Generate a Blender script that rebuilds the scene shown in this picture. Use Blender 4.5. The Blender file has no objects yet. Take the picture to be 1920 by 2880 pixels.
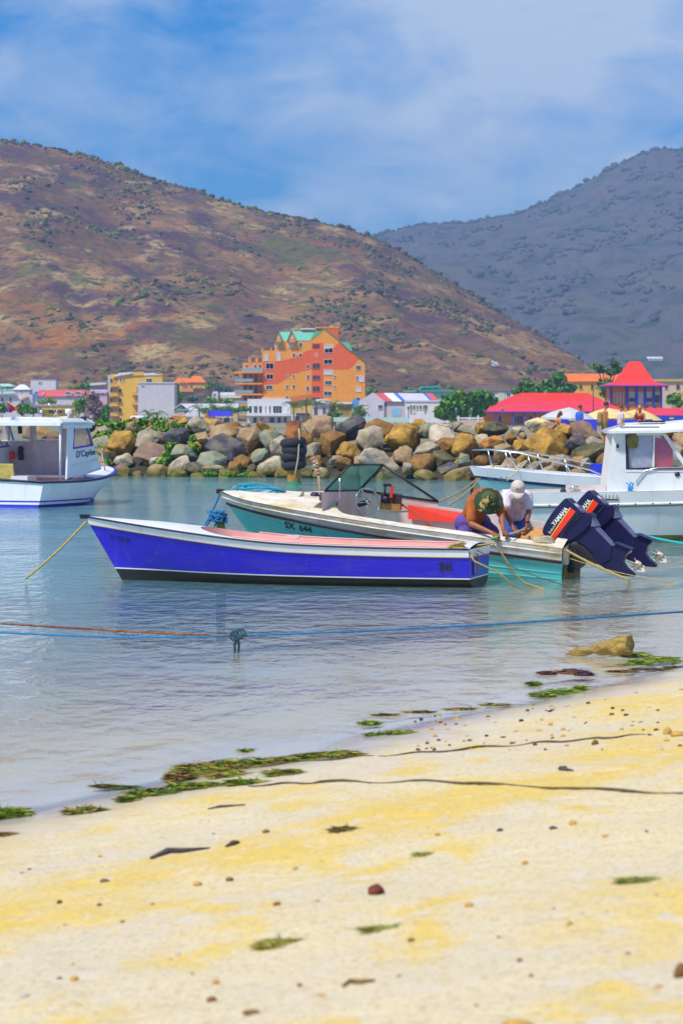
import bpy, bmesh, math, random
import numpy as np
from mathutils import Vector, Matrix, noise as mnoise
R = math.radians
random.seed(7)
SC = bpy.context.scene
COL = SC.collection

# ------------------------------------------------------------------ camera
EYE = 2.4; FPX = 8000.0; HZ = 1165.0; CX = 960.0      # eye height, focal length in photo pixels, horizon row
cam_d = bpy.data.cameras.new('camera'); cam = bpy.data.objects.new('camera', cam_d); COL.objects.link(cam)
cam.location = (0, 0, EYE); cam.rotation_euler = (R(90), 0, 0)
cam_d.sensor_fit = 'VERTICAL'; cam_d.sensor_height = 36.0; cam_d.sensor_width = 24.0
cam_d.lens = FPX / 2880 * 36.0; cam_d.shift_y = -(1440 - HZ) / 2880
cam_d.clip_start = 0.1; cam_d.clip_end = 20000
cam_d.dof.use_dof = True; cam_d.dof.focus_distance = 42.0; cam_d.dof.aperture_fstop = 5.6
SC.camera = cam
# ------------------------------------------------------------------ sky and sun
SUN_EL, SUN_AZ = R(55), R(224)       # azimuth from +Y clockwise: behind the camera, to its left
w = bpy.data.worlds.new('World'); SC.world = w; w.use_nodes = True
nt = w.node_tree; nt.nodes.clear()
def N(t, typ, **kw):
    n = t.nodes.new(typ)
    for k, v in kw.items(): setattr(n, k, v)
    return n
wo = N(nt, 'ShaderNodeOutputWorld'); bg = N(nt, 'ShaderNodeBackground'); bg.inputs[1].default_value = 0.09
sky = N(nt, 'ShaderNodeTexSky', sky_type='NISHITA'); sky.sun_disc = False
sky.sun_elevation = SUN_EL; sky.sun_rotation = SUN_AZ; sky.air_density = 1.0; sky.dust_density = 0.6; sky.ozone_density = 3.0
hs = N(nt, 'ShaderNodeHueSaturation'); hs.inputs['Saturation'].default_value = 1.5; hs.inputs['Value'].default_value = 1.1
tint = N(nt, 'ShaderNodeMixRGB', blend_type='MULTIPLY'); tint.inputs[0].default_value = 1.0; tint.inputs[2].default_value = (0.20, 0.57, 1.0, 1)
nt.links.new(sky.outputs[0], tint.inputs[1]); nt.links.new(tint.outputs[0], hs.inputs['Color'])
tc = N(nt, 'ShaderNodeTexCoord'); mp = N(nt, 'ShaderNodeMapping'); mp.inputs['Scale'].default_value = (1, 1, 1.9); mp.inputs['Rotation'].default_value = (0, R(14), 0); mp.inputs['Location'].default_value = (2.7, 1.4, .35)
n1 = N(nt, 'ShaderNodeTexNoise'); n1.inputs['Scale'].default_value = 17; n1.inputs['Detail'].default_value = 6; n1.inputs['Roughness'].default_value = 0.58; n1.inputs['Distortion'].default_value = 0.3
n2 = N(nt, 'ShaderNodeTexNoise'); n2.inputs['Scale'].default_value = 6; n2.inputs['Detail'].default_value = 3
nt.links.new(tc.outputs['Generated'], mp.inputs['Vector']); nt.links.new(mp.outputs[0], n1.inputs['Vector']); nt.links.new(mp.outputs[0], n2.inputs['Vector'])
ad = N(nt, 'ShaderNodeMath', operation='ADD'); nt.links.new(n1.outputs[0], ad.inputs[0]); nt.links.new(n2.outputs[0], ad.inputs[1])
rp = N(nt, 'ShaderNodeValToRGB'); rp.color_ramp.elements[0].position = 0.415; rp.color_ramp.elements[1].position = 0.61
hf = N(nt, 'ShaderNodeMath', operation='MULTIPLY'); hf.inputs[1].default_value = 0.5
nt.links.new(ad.outputs[0], hf.inputs[0]); nt.links.new(hf.outputs[0], rp.inputs[0])
cm = N(nt, 'ShaderNodeMath', operation='MULTIPLY'); cm.inputs[1].default_value = 0.92; nt.links.new(rp.outputs[0], cm.inputs[0])
mx = N(nt, 'ShaderNodeMixRGB'); mx.inputs[2].default_value = (5.5, 6.5, 7.9, 1)
sz = N(nt, 'ShaderNodeSeparateXYZ'); nt.links.new(tc.outputs['Generated'], sz.inputs[0]); hr_ = N(nt, 'ShaderNodeMapRange', interpolation_type='SMOOTHSTEP'); hr_.inputs[1].default_value = 0.; hr_.inputs[2].default_value = .14; hr_.inputs[3].default_value = .5; hr_.inputs[4].default_value = 0.; nt.links.new(sz.outputs[2], hr_.inputs[0])      # paler air towards the horizon
hx = N(nt, 'ShaderNodeMixRGB'); hx.inputs[2].default_value = (2.6, 4.4, 7.0, 1); nt.links.new(hr_.outputs[0], hx.inputs[0]); nt.links.new(hs.outputs[0], hx.inputs[1])
nt.links.new(cm.outputs[0], mx.inputs[0]); nt.links.new(hx.outputs[0], mx.inputs[1]); nt.links.new(mx.outputs[0], bg.inputs[0]); nt.links.new(bg.outputs[0], wo.inputs[0])
sl = bpy.data.lights.new('sun', 'SUN'); sl.energy = 3.9; sl.angle = R(6); sl.color = (1.0, 0.92, 0.79)
so = bpy.data.objects.new('sun', sl); COL.objects.link(so)
sd = Vector((math.sin(SUN_AZ) * math.cos(SUN_EL), math.cos(SUN_AZ) * math.cos(SUN_EL), math.sin(SUN_EL)))
so.rotation_euler = sd.to_track_quat('Z', 'Y').to_euler(); so.location = (0, 0, 50)
vs = SC.view_settings; vs.view_transform = 'Standard'; vs.look = 'None'; vs.gamma = 1.0; vs.use_curve_mapping = False; vs.exposure = 0.28
SC.cycles.volume_bounces = 1; SC.cycles.max_bounces = 8; SC.cycles.transparent_max_bounces = 12; SC.cycles.use_denoising = True

# ------------------------------------------------------------------ helpers
def P(px, py, D): return Vector(((px - CX) / FPX * D, D, EYE - (py - HZ) / FPX * D))
def lerp(a, b, t): return a + (b - a) * t
def interp(x, xs, ys): return float(np.interp(x, xs, ys))
def tag(o, label=None, cat=None, group=None, kind=None):
    if label: o['label'] = label
    if cat: o['category'] = cat
    if group: o['group'] = group
    if kind: o['kind'] = kind
    return o
def empty(name, loc=(0, 0, 0), rz=0, label=None, cat=None, group=None):
    o = bpy.data.objects.new(name, None); COL.objects.link(o); o.empty_display_size = 0.2
    o.location = loc; o.rotation_euler = (0, 0, rz); return tag(o, label, cat, group)
def obj(name, me, mat=None, parent=None, loc=None, rot=None, scl=None):
    o = bpy.data.objects.new(name, me); COL.objects.link(o)
    if mat is not None and len(me.materials) == 0: me.materials.append(mat)
    if parent is not None: o.parent = parent
    if loc is not None: o.location = loc
    if rot is not None: o.rotation_euler = rot
    if scl is not None: o.scale = scl
    return o
def copy_tree(o, parent=None):
    c = o.copy(); COL.objects.link(c)
    if parent is not None: c.parent = parent
    for ch in list(o.children): copy_tree(ch, c)
    return c
def mesh_np(name, V, F, smooth=False):
    V = np.asarray(V, dtype=np.float32); F = np.asarray(F, dtype=np.int32); k = F.shape[1]
    me = bpy.data.meshes.new(name); me.vertices.add(len(V)); me.vertices.foreach_set('co', V.ravel())
    me.loops.add(F.size); me.loops.foreach_set('vertex_index', F.ravel())
    me.polygons.add(len(F)); me.polygons.foreach_set('loop_start', np.arange(0, F.size, k, dtype=np.int32))
    if smooth: me.polygons.foreach_set('use_smooth', np.ones(len(F), dtype=bool))
    me.update(); me.validate(); return me
class MB:
    def __init__(s): s.v = []; s.f = []; s.sm = []
    def add(s, vs_, fs, smooth=False):
        b = len(s.v); s.v += [tuple(p) for p in vs_]; s.f += [tuple(i + b for i in f) for f in fs]; s.sm += [smooth] * len(fs); return s
    def box(s, c, d, M=None):
        x, y, z = d[0] / 2, d[1] / 2, d[2] / 2
        q = [Vector(p) for p in ((-x, -y, -z), (x, -y, -z), (x, y, -z), (-x, y, -z), (-x, -y, z), (x, -y, z), (x, y, z), (-x, y, z))]
        if M is not None: q = [M @ p for p in q]
        c = Vector(c); q = [p + c for p in q]
        return s.add(q, [(3, 2, 1, 0), (4, 5, 6, 7), (0, 1, 5, 4), (1, 2, 6, 5), (2, 3, 7, 6), (3, 0, 4, 7)])
    def bb(s, x0, x1, y0, y1, z0, z1): return s.box(((x0 + x1) / 2, (y0 + y1) / 2, (z0 + z1) / 2), (abs(x1 - x0), abs(y1 - y0), abs(z1 - z0)))
    def tube(s, pts, r, n=8, cap=True, smooth=True, closed=False):
        pts = [Vector(p) for p in pts]; m = len(pts); rs = list(r) if hasattr(r, '__len__') else [r] * m
        vs_ = []; ref = None
        for i, p in enumerate(pts):
            if closed: t = pts[(i + 1) % m] - pts[i - 1]
            else: t = pts[min(i + 1, m - 1)] - pts[max(i - 1, 0)]
            t = t.normalized() if t.length > 1e-9 else Vector((0, 0, 1))
            if ref is None: ref = Vector((0, 0, 1)) if abs(t.z) < .9 else Vector((1, 0, 0))
            a = ref - t * ref.dot(t); a = a.normalized() if a.length > 1e-6 else t.orthogonal().normalized(); b = t.cross(a); ref = a
            for k in range(n):
                an = 2 * math.pi * k / n; vs_.append(p + (a * math.cos(an) + b * math.sin(an)) * rs[i])
        fs = []; mm = m if closed else m - 1
        for i in range(mm):
            j = (i + 1) % m
            for k in range(n): fs.append((i * n + k, i * n + (k + 1) % n, j * n + (k + 1) % n, j * n + k))
        if cap and not closed: fs += [tuple(range(n))[::-1], tuple(range((m - 1) * n, m * n))]
        return s.add(vs_, fs, smooth)
    def rows(s, rows, smooth=True, flip=False, closed=False):
        n = len(rows[0]); vs_ = [p for r_ in rows for p in r_]; fs = []
        for i in range(len(rows) - 1):
            for k in range(n if closed else n - 1):
                q = (i * n + k, i * n + (k + 1) % n, (i + 1) * n + (k + 1) % n, (i + 1) * n + k); fs.append(q[::-1] if flip else q)
        return s.add(vs_, fs, smooth)
    def lathe(s, prof, n=16, c=(0, 0, 0), M=None, smooth=True):
        c = Vector(c); rows = []
        for r_, z in prof:
            row = []
            for k in range(n):
                p = Vector((r_ * math.cos(2 * math.pi * k / n), r_ * math.sin(2 * math.pi * k / n), z))
                row.append((M @ p if M is not None else p) + c)
            rows.append(row)
        return s.rows(rows, smooth, False, True)
    def prism(s, poly, y0, y1):                              # polygon in x-z, from y0 to y1
        n = len(poly); a = [(p[0], y0, p[1]) for p in poly]; b = [(p[0], y1, p[1]) for p in poly]
        fs = [tuple(range(n)), tuple(range(2 * n - 1, n - 1, -1))] + [(i, (i + 1) % n, n + (i + 1) % n, n + i)[::-1] for i in range(n)]
        return s.add(a + b, fs)
    def mesh(s, name):
        me = bpy.data.meshes.new(name); me.from_pydata([tuple(v) for v in s.v], [], s.f)
        me.polygons.foreach_set('use_smooth', s.sm); me.update()
        bm = bmesh.new(); bm.from_mesh(me); bmesh.ops.recalc_face_normals(bm, faces=bm.faces); bm.to_mesh(me); bm.free()
        return me
    def build(s, name, mat, parent=None, loc=None, rot=None): return obj(name, s.mesh(name), mat, parent, loc, rot)

_rng = np.random.default_rng(3); _tab = _rng.random((256, 256))
def vn(x, y, seed=0):
    x = np.asarray(x, float) + seed * 17.3; y = np.asarray(y, float) + seed * 5.7
    xi = np.floor(x).astype(int); yi = np.floor(y).astype(int); fx = x - xi; fy = y - yi
    fx = fx * fx * (3 - 2 * fx); fy = fy * fy * (3 - 2 * fy)
    g = lambda a, b: _tab[a & 255, b & 255]
    return (g(xi, yi) * (1 - fx) + g(xi + 1, yi) * fx) * (1 - fy) + (g(xi, yi + 1) * (1 - fx) + g(xi + 1, yi + 1) * fx) * fy
def fbm(x, y, o=4, seed=0):
    t = 0; a = 1; s_ = 0
    for i in range(o): t = t + a * vn(np.asarray(x) * 2 ** i, np.asarray(y) * 2 ** i, seed + i * 3); s_ += a; a *= .5
    return t / s_ - .5

# ------------------------------------------------------------------ materials
MATS = {}
def mat(name, c=(), rough=.6, var=.12, scale=4., c2=None, cpos=(.45, .62), bump=0., bscale=None, spec=.4, metal=0., detail=5, stretch=None, coat=0., alpha=None):
    """painted or natural surface: base colour broken up by noise, optional second colour in patches, optional fine relief"""
    if name in MATS: return MATS[name]
    m = bpy.data.materials.new(name); m.use_nodes = True; t = m.node_tree; b = t.nodes['Principled BSDF']
    b.inputs['Roughness'].default_value = rough; b.inputs['Specular IOR Level'].default_value = spec; b.inputs['Metallic'].default_value = metal; b.inputs['Coat Weight'].default_value = coat
    tcn = N(t, 'ShaderNodeTexCoord'); mpn = N(t, 'ShaderNodeMapping'); t.links.new(tcn.outputs['Object'], mpn.inputs['Vector'])
    if stretch: mpn.inputs['Scale'].default_value = stretch
    nz = N(t, 'ShaderNodeTexNoise'); nz.inputs['Scale'].default_value = scale; nz.inputs['Detail'].default_value = detail; nz.inputs['Roughness'].default_value = .6
    t.links.new(mpn.outputs[0], nz.inputs['Vector'])
    r_ = N(t, 'ShaderNodeValToRGB'); e = r_.color_ramp.elements
    e[0].position = .3; e[1].position = .7
    e[0].color = (*[max(0, x * (1 - var)) for x in c], 1); e[1].color = (*[min(1, x * (1 + var)) for x in c], 1)
    t.links.new(nz.outputs[0], r_.inputs[0]); out = r_.outputs[0]
    if c2 is not None:
        nz2 = N(t, 'ShaderNodeTexNoise'); nz2.inputs['Scale'].default_value = scale * .6; nz2.inputs['Detail'].default_value = detail + 2; nz2.inputs['Roughness'].default_value = .65
        mp2 = N(t, 'ShaderNodeMapping'); mp2.inputs['Location'].default_value = (3.1, 7.7, 1.3); t.links.new(mpn.outputs[0], mp2.inputs['Vector']); t.links.new(mp2.outputs[0], nz2.inputs['Vector'])
        r2 = N(t, 'ShaderNodeValToRGB'); r2.color_ramp.elements[0].position = cpos[0]; r2.color_ramp.elements[1].position = cpos[1]; t.links.new(nz2.outputs[0], r2.inputs[0])
        mm = N(t, 'ShaderNodeMixRGB'); mm.inputs[2].default_value = (*c2, 1); t.links.new(r2.outputs[0], mm.inputs[0]); t.links.new(out, mm.inputs[1]); out = mm.outputs[0]
    t.links.new(out, b.inputs['Base Color'])
    if bump:
        nb = N(t, 'ShaderNodeTexNoise'); nb.inputs['Scale'].default_value = bscale or scale * 3; nb.inputs['Detail'].default_value = 6; t.links.new(mpn.outputs[0], nb.inputs['Vector'])
        bp = N(t, 'ShaderNodeBump'); bp.inputs['Strength'].default_value = bump; bp.inputs['Distance'].default_value = .05; t.links.new(nb.outputs[0], bp.inputs['Height']); t.links.new(bp.outputs[0], b.inputs['Normal'])
    MATS[name] = m; return m
def attr_mat(name, rough=.8, spec=.2):
    m = bpy.data.materials.new(name); m.use_nodes = True; t = m.node_tree; b = t.nodes['Principled BSDF']
    b.inputs['Roughness'].default_value = rough; b.inputs['Specular IOR Level'].default_value = spec
    a = N(t, 'ShaderNodeAttribute'); a.attribute_name = 'Col'; t.links.new(a.outputs['Color'], b.inputs['Base Color']); MATS[name] = m; return m
def set_col(me, cols):                                     # one colour for each vertex
    at = me.color_attributes.new('Col', 'FLOAT_COLOR', 'POINT'); c = np.ones((len(cols), 4), dtype=np.float32); c[:, :3] = cols; at.data.foreach_set('color', c.ravel())
# ------------------------------------------------------------------ beach, sea bed and water
SHO_PX = [(1920, 1880), (1500, 1975), (1040, 2070), (880, 2118), (450, 2200), (0, 2300)]
_sd = [EYE * FPX / (y - HZ) for x, y in SHO_PX]; _sx = [(x - CX) / FPX * d for (x, y), d in zip(SHO_PX, _sd)]
_sd = [60.] + _sd + [5., -10.]; _sx = [_sx[0] + (60 - _sd[1]) * .5] + _sx + [_sx[-1] - 5.2, _sx[-1] - 12.]
def shore_s(x, d):                                        # metres inland (+) or out to sea (-)
    xs = np.interp(-np.asarray(d, float), [-q for q in _sd], _sx); return (np.asarray(x) - xs) * .89
def sand_z(x, d):
    s_ = shore_s(x, d) + .35 * fbm(np.asarray(x) * .35, np.asarray(d) * .3, 3, 5)
    z = np.where(s_ > 0, .115 * s_ + .004 * s_ ** 2, .10 * s_)
    z = np.maximum(z, -1.6)
    land = np.clip((s_ + .2) / 1.2, 0, 1)
    z = z + land * (.05 * fbm(np.asarray(x) * 1.3, np.asarray(d) * .9, 3, 9) + .018 * fbm(np.asarray(x) * 6, np.asarray(d) * 4, 3, 2))
    return np.minimum(z, 1.25 + .05 * fbm(np.asarray(x), np.asarray(d), 2, 4))
def hit_sand(px, py):
    ds = np.linspace(5.5, 45, 1600); x = (px - CX) / FPX * ds; z = EYE - (py - HZ) / FPX * ds; g = sand_z(x, ds)
    i = int(np.argmax(z <= np.maximum(g, 0.0))); return Vector((x[i], ds[i], float(max(g[i], 0.0))))
ds = np.concatenate([np.linspace(-12, 4, 20), np.linspace(4.2, 32, 420), np.linspace(33, 130, 60)]); xs = np.concatenate([np.linspace(-60, -4, 30), np.linspace(-3.8, 4.8, 240), np.linspace(5, 60, 30)])
X, Dg = np.meshgrid(xs, ds); Z = sand_z(X, Dg)
def grid_faces(r_, c_):
    i = np.arange((r_ - 1) * (c_ - 1)); a = (i // (c_ - 1)) * c_ + i % (c_ - 1); return np.stack([a, a + 1, a + c_ + 1, a + c_], 1)
def sand_material():
    m = bpy.data.materials.new('beach_sand'); m.use_nodes = True; t = m.node_tree; b = t.nodes['Principled BSDF']; b.inputs['Roughness'].default_value = .85; b.inputs['Specular IOR Level'].default_value = .2
    tcn = N(t, 'ShaderNodeTexCoord')
    def noise(scale, st, det=4, loc=(0, 0, 0)):
        mp_ = N(t, 'ShaderNodeMapping'); mp_.inputs['Scale'].default_value = st; mp_.inputs['Location'].default_value = loc; t.links.new(tcn.outputs['Object'], mp_.inputs['Vector'])
        n_ = N(t, 'ShaderNodeTexNoise'); n_.inputs['Scale'].default_value = scale; n_.inputs['Detail'].default_value = det; n_.inputs['Roughness'].default_value = .6; t.links.new(mp_.outputs[0], n_.inputs['Vector']); return n_.outputs[0]
    def ramp(src, p0, p1):
        r_ = N(t, 'ShaderNodeValToRGB'); r_.color_ramp.elements[0].position = p0; r_.color_ramp.elements[1].position = p1; t.links.new(src, r_.inputs[0]); return r_.outputs[0]
    def mixc(f, a, bcol):
        x = N(t, 'ShaderNodeMixRGB'); t.links.new(f, x.inputs[0])
        if isinstance(a, tuple): x.inputs[1].default_value = (*a, 1)
        else: t.links.new(a, x.inputs[1])
        x.inputs[2].default_value = (*bcol, 1); return x.outputs[0]
    c = mixc(ramp(noise(.35, (1, 1, 1), 3), .42, .6), (.68, .58, .36), (.61, .54, .41))
    c = mixc(ramp(noise(.8, (.7, .5, 1), 4, (4, 9, 0)), .49, .64), c, (.70, .51, .12))
    c = mixc(ramp(noise(2.6, (1, .38, 1), 4, (1, 2, 0)), .53, .65), c, (.70, .52, .14))
    c = mixc(ramp(noise(34, (1, .6, 1), 4), .50, .78), c, (.44, .35, .20)); c = mixc(ramp(noise(130, (1, .6, 1), 3, (5, 1, 0)), .54, .72), c, (.34, .26, .15)); c = mixc(ramp(noise(9, (1, .5, 1), 5, (2, 7, 0)), .55, .72), c, (.60, .55, .48))
    at = N(t, 'ShaderNodeAttribute'); at.attribute_name = 'Col'; sp = N(t, 'ShaderNodeSeparateColor'); t.links.new(at.outputs['Color'], sp.inputs[0])
    c = mixc(sp.outputs[0], c, (.56, .50, .45)); rg = N(t, 'ShaderNodeMapRange'); rg.inputs[3].default_value = .85; rg.inputs[4].default_value = .6; t.links.new(sp.outputs[0], rg.inputs[0]); t.links.new(rg.outputs[0], b.inputs['Roughness'])
    pw = N(t, 'ShaderNodeMath', operation='POWER'); pw.inputs[1].default_value = 1.6; t.links.new(sp.outputs[1], pw.inputs[0]); t.links.new(pw.outputs[0], b.inputs['Coat Weight']); b.inputs['Coat Roughness'].default_value = .08; b.inputs['Coat IOR'].default_value = 1.33
    t.links.new(c, b.inputs['Base Color'])
    bp = N(t, 'ShaderNodeBump'); bp.inputs['Strength'].default_value = .6; bp.inputs['Distance'].default_value = .02
    vo = N(t, 'ShaderNodeTexVoronoi'); vo.inputs['Scale'].default_value = 3.2; t.links.new(tcn.outputs['Object'], vo.inputs['Vector']); vr_ = N(t, 'ShaderNodeValToRGB'); vr_.color_ramp.elements[1].position = .35; t.links.new(vo.outputs['Distance'], vr_.inputs[0])
    b2 = N(t, 'ShaderNodeMath', operation='MULTIPLY_ADD'); b2.inputs[1].default_value = 1.2; t.links.new(vr_.outputs[0], b2.inputs[0]); t.links.new(noise(26, (1, 1, 1), 7), b2.inputs[2]); t.links.new(b2.outputs[0], bp.inputs['Height']); t.links.new(bp.outputs[0], b.inputs['Normal']); return m
me = mesh_np('beach', np.stack([X, Dg, Z], -1).reshape(-1, 3), grid_faces(len(ds), len(xs)), True)
wet = np.clip(1 - (shore_s(X, Dg) - .05 + .5 * fbm(X * .8, Dg * .8, 3, 6)) / 1.1, 0, 1); wc = np.zeros((X.size, 3)); wc[:, 0] = (wet * np.clip(1 + (shore_s(X, Dg) + .4) / 2.5, .45, 1)).ravel(); wc[:, 1] = (wet * np.clip((shore_s(X, Dg) + .25) / .2, 0, 1)).ravel(); set_col(me, wc)      # sand left damp by the last waves
tag(obj('beach', me, sand_material()), kind='structure')

def water_material():
    m = bpy.data.materials.new('sea_water'); m.use_nodes = True; t = m.node_tree; t.nodes.clear()
    o = N(t, 'ShaderNodeOutputMaterial'); tcn = N(t, 'ShaderNodeTexCoord')
    def noise(scale, st, det):
        mp_ = N(t, 'ShaderNodeMapping'); mp_.inputs['Scale'].default_value = st; t.links.new(tcn.outputs['Object'], mp_.inputs['Vector'])
        n_ = N(t, 'ShaderNodeTexNoise'); n_.inputs['Scale'].default_value = scale; n_.inputs['Detail'].default_value = det; n_.inputs['Roughness'].default_value = .55; t.links.new(mp_.outputs[0], n_.inputs['Vector']); return n_.outputs[0]
    a1 = noise(4.2, (1, .42, 1), 4); a2 = noise(.9, (1, .5, 1), 2)
    # wind ripples grow away from the sheltered shallows
    at = N(t, 'ShaderNodeAttribute'); at.attribute_name = 'Col'; sp = N(t, 'ShaderNodeSeparateColor'); t.links.new(at.outputs['Color'], sp.inputs[0])
    wp = N(t, 'ShaderNodeMapRange'); wp.inputs[1].default_value = .35; wp.inputs[2].default_value = .62; wp.inputs[3].default_value = .35; wp.inputs[4].default_value = 1.15; t.links.new(noise(.16, (.5, 1, 1), 3), wp.inputs[0]); wm = N(t, 'ShaderNodeMath', operation='MULTIPLY'); t.links.new(wp.outputs[0], wm.inputs[0]); t.links.new(sp.outputs[1], wm.inputs[1])      # wind patches
    ml = N(t, 'ShaderNodeMath', operation='MULTIPLY'); t.links.new(a1, ml.inputs[0]); t.links.new(wm.outputs[0], ml.inputs[1])
    m2 = N(t, 'ShaderNodeMath', operation='MULTIPLY_ADD'); t.links.new(a2, m2.inputs[0]); m2.inputs[1].default_value = .5; t.links.new(ml.outputs[0], m2.inputs[2])
    bp = N(t, 'ShaderNodeBump'); bp.inputs['Strength'].default_value = 1.0; bp.inputs['Distance'].default_value = .11; t.links.new(m2.outputs[0], bp.inputs['Height'])
    fr = N(t, 'ShaderNodeFresnel'); fr.inputs['IOR'].default_value = 1.2; t.links.new(bp.outputs[0], fr.inputs['Normal'])
    gl = N(t, 'ShaderNodeBsdfGlossy'); gl.inputs['Roughness'].default_value = .04; t.links.new(bp.outputs[0], gl.inputs['Normal']); gl.inputs['Color'].default_value = (.95, .97, 1, 1)
    tr = N(t, 'ShaderNodeBsdfTransparent'); tr.inputs['Color'].default_value = (.92, .96, .97, 1)
    df = N(t, 'ShaderNodeBsdfDiffuse'); dcm = N(t, 'ShaderNodeMixRGB'); dcm.inputs[1].default_value = (.50, .52, .50, 1); dcm.inputs[2].default_value = (.14, .36, .41, 1); t.links.new(sp.outputs[2], dcm.inputs[0]); t.links.new(dcm.outputs[0], df.inputs['Color'])          # silt held in the deeper water
    body = N(t, 'ShaderNodeMixShader'); t.links.new(sp.outputs[0], body.inputs[0]); t.links.new(tr.outputs[0], body.inputs[1]); t.links.new(df.outputs[0], body.inputs[2])
    mxs = N(t, 'ShaderNodeMixShader'); t.links.new(fr.outputs[0], mxs.inputs[0]); t.links.new(body.outputs[0], mxs.inputs[1]); t.links.new(gl.outputs[0], mxs.inputs[2]); t.links.new(mxs.outputs[0], o.inputs[0])
    return m
ds2 = np.concatenate([np.linspace(4, 40, 73), np.linspace(42, 126, 22)]); xs2 = np.concatenate([np.linspace(-60, -6, 10), np.linspace(-5, 8, 53), np.linspace(9, 60, 10)])
X2, D2 = np.meshgrid(xs2, ds2); me = mesh_np('sea_water', np.stack([X2, D2, 0 * X2], -1).reshape(-1, 3), grid_faces(len(ds2), len(xs2)))
dep = np.clip(-shore_s(X2, D2), 0, None); cc = np.zeros((X2.size, 3)); cc[:, 0] = (1 - np.exp(-dep / 15.)).ravel(); cc[:, 1] = np.clip(.16 + (dep / 8.) ** 1.3, 0, 1).ravel()
cc[:, 2] = np.clip((dep - 2.5) / 6., 0, 1).ravel(); set_col(me, cc); tag(obj('sea_water', me, water_material()), kind='structure')

# ------------------------------------------------------------------ town ground and hills
gm = mat('dry_ground', (.30, .25, .17), .9, .25, .12, c2=(.12, .14, .05), bump=.2)
me = mesh_np('town_ground', [(-1500, 123, .4), (1500, 123, .4), (2500, 6000, .4), (-2500, 6000, .4)], [(0, 1, 2, 3)])
tag(obj('town_ground', me, gm), kind='structure')
tag(MB().add([(-60, 124, 1.05), (-12, 119, 1.05), (0, 112, 1.05), (12, 107, 1.05), (60, 100, 1.05), (60, 124, 1.05), (-60, 124, -1.2), (-12, 119, -1.2), (0, 112, -1.2), (12, 107, -1.2), (60, 100, -1.2), (60, 124, -1.2)], [(0, 1, 2, 3, 4, 5)] + [(i, (i + 1) % 6, 6 + (i + 1) % 6, 6 + i) for i in range(6)]).build('promenade', mat('promenade', (.42, .36, .28), .85, .15, 2.)), kind='structure')

def hill_material(name, cols, sc_, bumpd):
    m = bpy.data.materials.new(name); m.use_nodes = True; t = m.node_tree; b = t.nodes['Principled BSDF']; b.inputs['Roughness'].default_value = .95; b.inputs['Specular IOR Level'].default_value = .1
    tcn = N(t, 'ShaderNodeTexCoord')
    def noise(scale, st=(1, 1, 1), det=6, loc=(0, 0, 0)):
        mp_ = N(t, 'ShaderNodeMapping'); mp_.inputs['Scale'].default_value = st; mp_.inputs['Location'].default_value = loc; t.links.new(tcn.outputs['Object'], mp_.inputs['Vector'])
        n_ = N(t, 'ShaderNodeTexNoise'); n_.inputs['Scale'].default_value = scale; n_.inputs['Detail'].default_value = det; n_.inputs['Roughness'].default_value = .68; t.links.new(mp_.outputs[0], n_.inputs['Vector']); return n_.outputs[0]
    out = None
    for i, (col, scale, p0, p1, st) in enumerate(cols):
        if out is None: out = col; continue
        r_ = N(t, 'ShaderNodeValToRGB'); r_.color_ramp.elements[0].position = p0; r_.color_ramp.elements[1].position = p1; t.links.new(noise(scale * sc_, st, 7, (i * 31, i * 7, 3)), r_.inputs[0])
        x = N(t, 'ShaderNodeMixRGB'); t.links.new(r_.outputs[0], x.inputs[0])
        if isinstance(out, tuple): x.inputs[1].default_value = (*out, 1)
        else: t.links.new(out, x.inputs[1])
        x.inputs[2].default_value = (*col, 1); out = x.outputs[0]
    t.links.new(out, b.inputs['Base Color'])
    bp = N(t, 'ShaderNodeBump'); bp.inputs['Strength'].default_value = .9; bp.inputs['Distance'].default_value = bumpd; t.links.new(noise(.3 * sc_, (1, 1, 1), 8), bp.inputs['Height']); t.links.new(bp.outputs[0], b.inputs['Normal']); return m
class Hill:
    def __init__(s, sil, Dr, D0, D1, x0, x1, seed, amp, expo):
        s.Dr, s.D0, s.D1, s.seed, s.amp, s.expo = Dr, D0, D1, seed, amp, expo; s.x0, s.x1 = x0, x1
        s.sx = [(p[0] - CX) / FPX * Dr for p in sil]; s.sz = [(HZ - p[1]) / FPX * Dr + EYE for p in sil]
    def z(s, x, y):
        x = np.asarray(x, float); y = np.asarray(y, float); zr = np.interp(x, s.sx, s.sz); t = (y - s.D0) / (s.Dr - s.D0)
        pr = np.where(t < 1, np.clip(t, 0, 1) ** s.expo, np.clip(1 - (t - 1) * 1.3, 0, 1)); k = s.Dr / 1500.
        edge = np.clip(np.abs(t - 1) * 4, .12, 1) * np.clip(t * 3, 0, 1)
        g = fbm(x / (38 * k) + .25 * y / (60 * k), y / (210 * k), 4, s.seed) * 2.2 + .5 * fbm(x / (9 * k), y / (16 * k), 3, s.seed + 1)
        return zr * pr + s.amp * g * edge * np.clip(zr / 40, .1, 1)
    def build(s, name, m, nx, ny):
        xs = np.linspace(s.x0, s.x1, nx); ys = np.linspace(s.D0 - 20, s.D1, ny); X, Y = np.meshgrid(xs, ys); Z = s.z(X, Y)
        me = mesh_np(name, np.stack([X, Y, Z], -1).reshape(-1, 3), grid_faces(ny, nx), True); return tag(obj(name, me, m), kind='structure')
SIL_L = [(-3200, 700), (-2000, 480), (-700, 340), (0, 392), (60, 402), (160, 420), (290, 447), (330, 465), (430, 500), (560, 537), (610, 560), (720, 590), (800, 608), (900, 627), (985, 645), (1045, 668), (1150, 722), (1250, 782), (1350, 845), (1450, 912), (1550, 982), (1600, 1012), (1640, 1045), (1700, 1092), (1800, 1150), (2000, 1180), (4000, 1185)]
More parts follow.
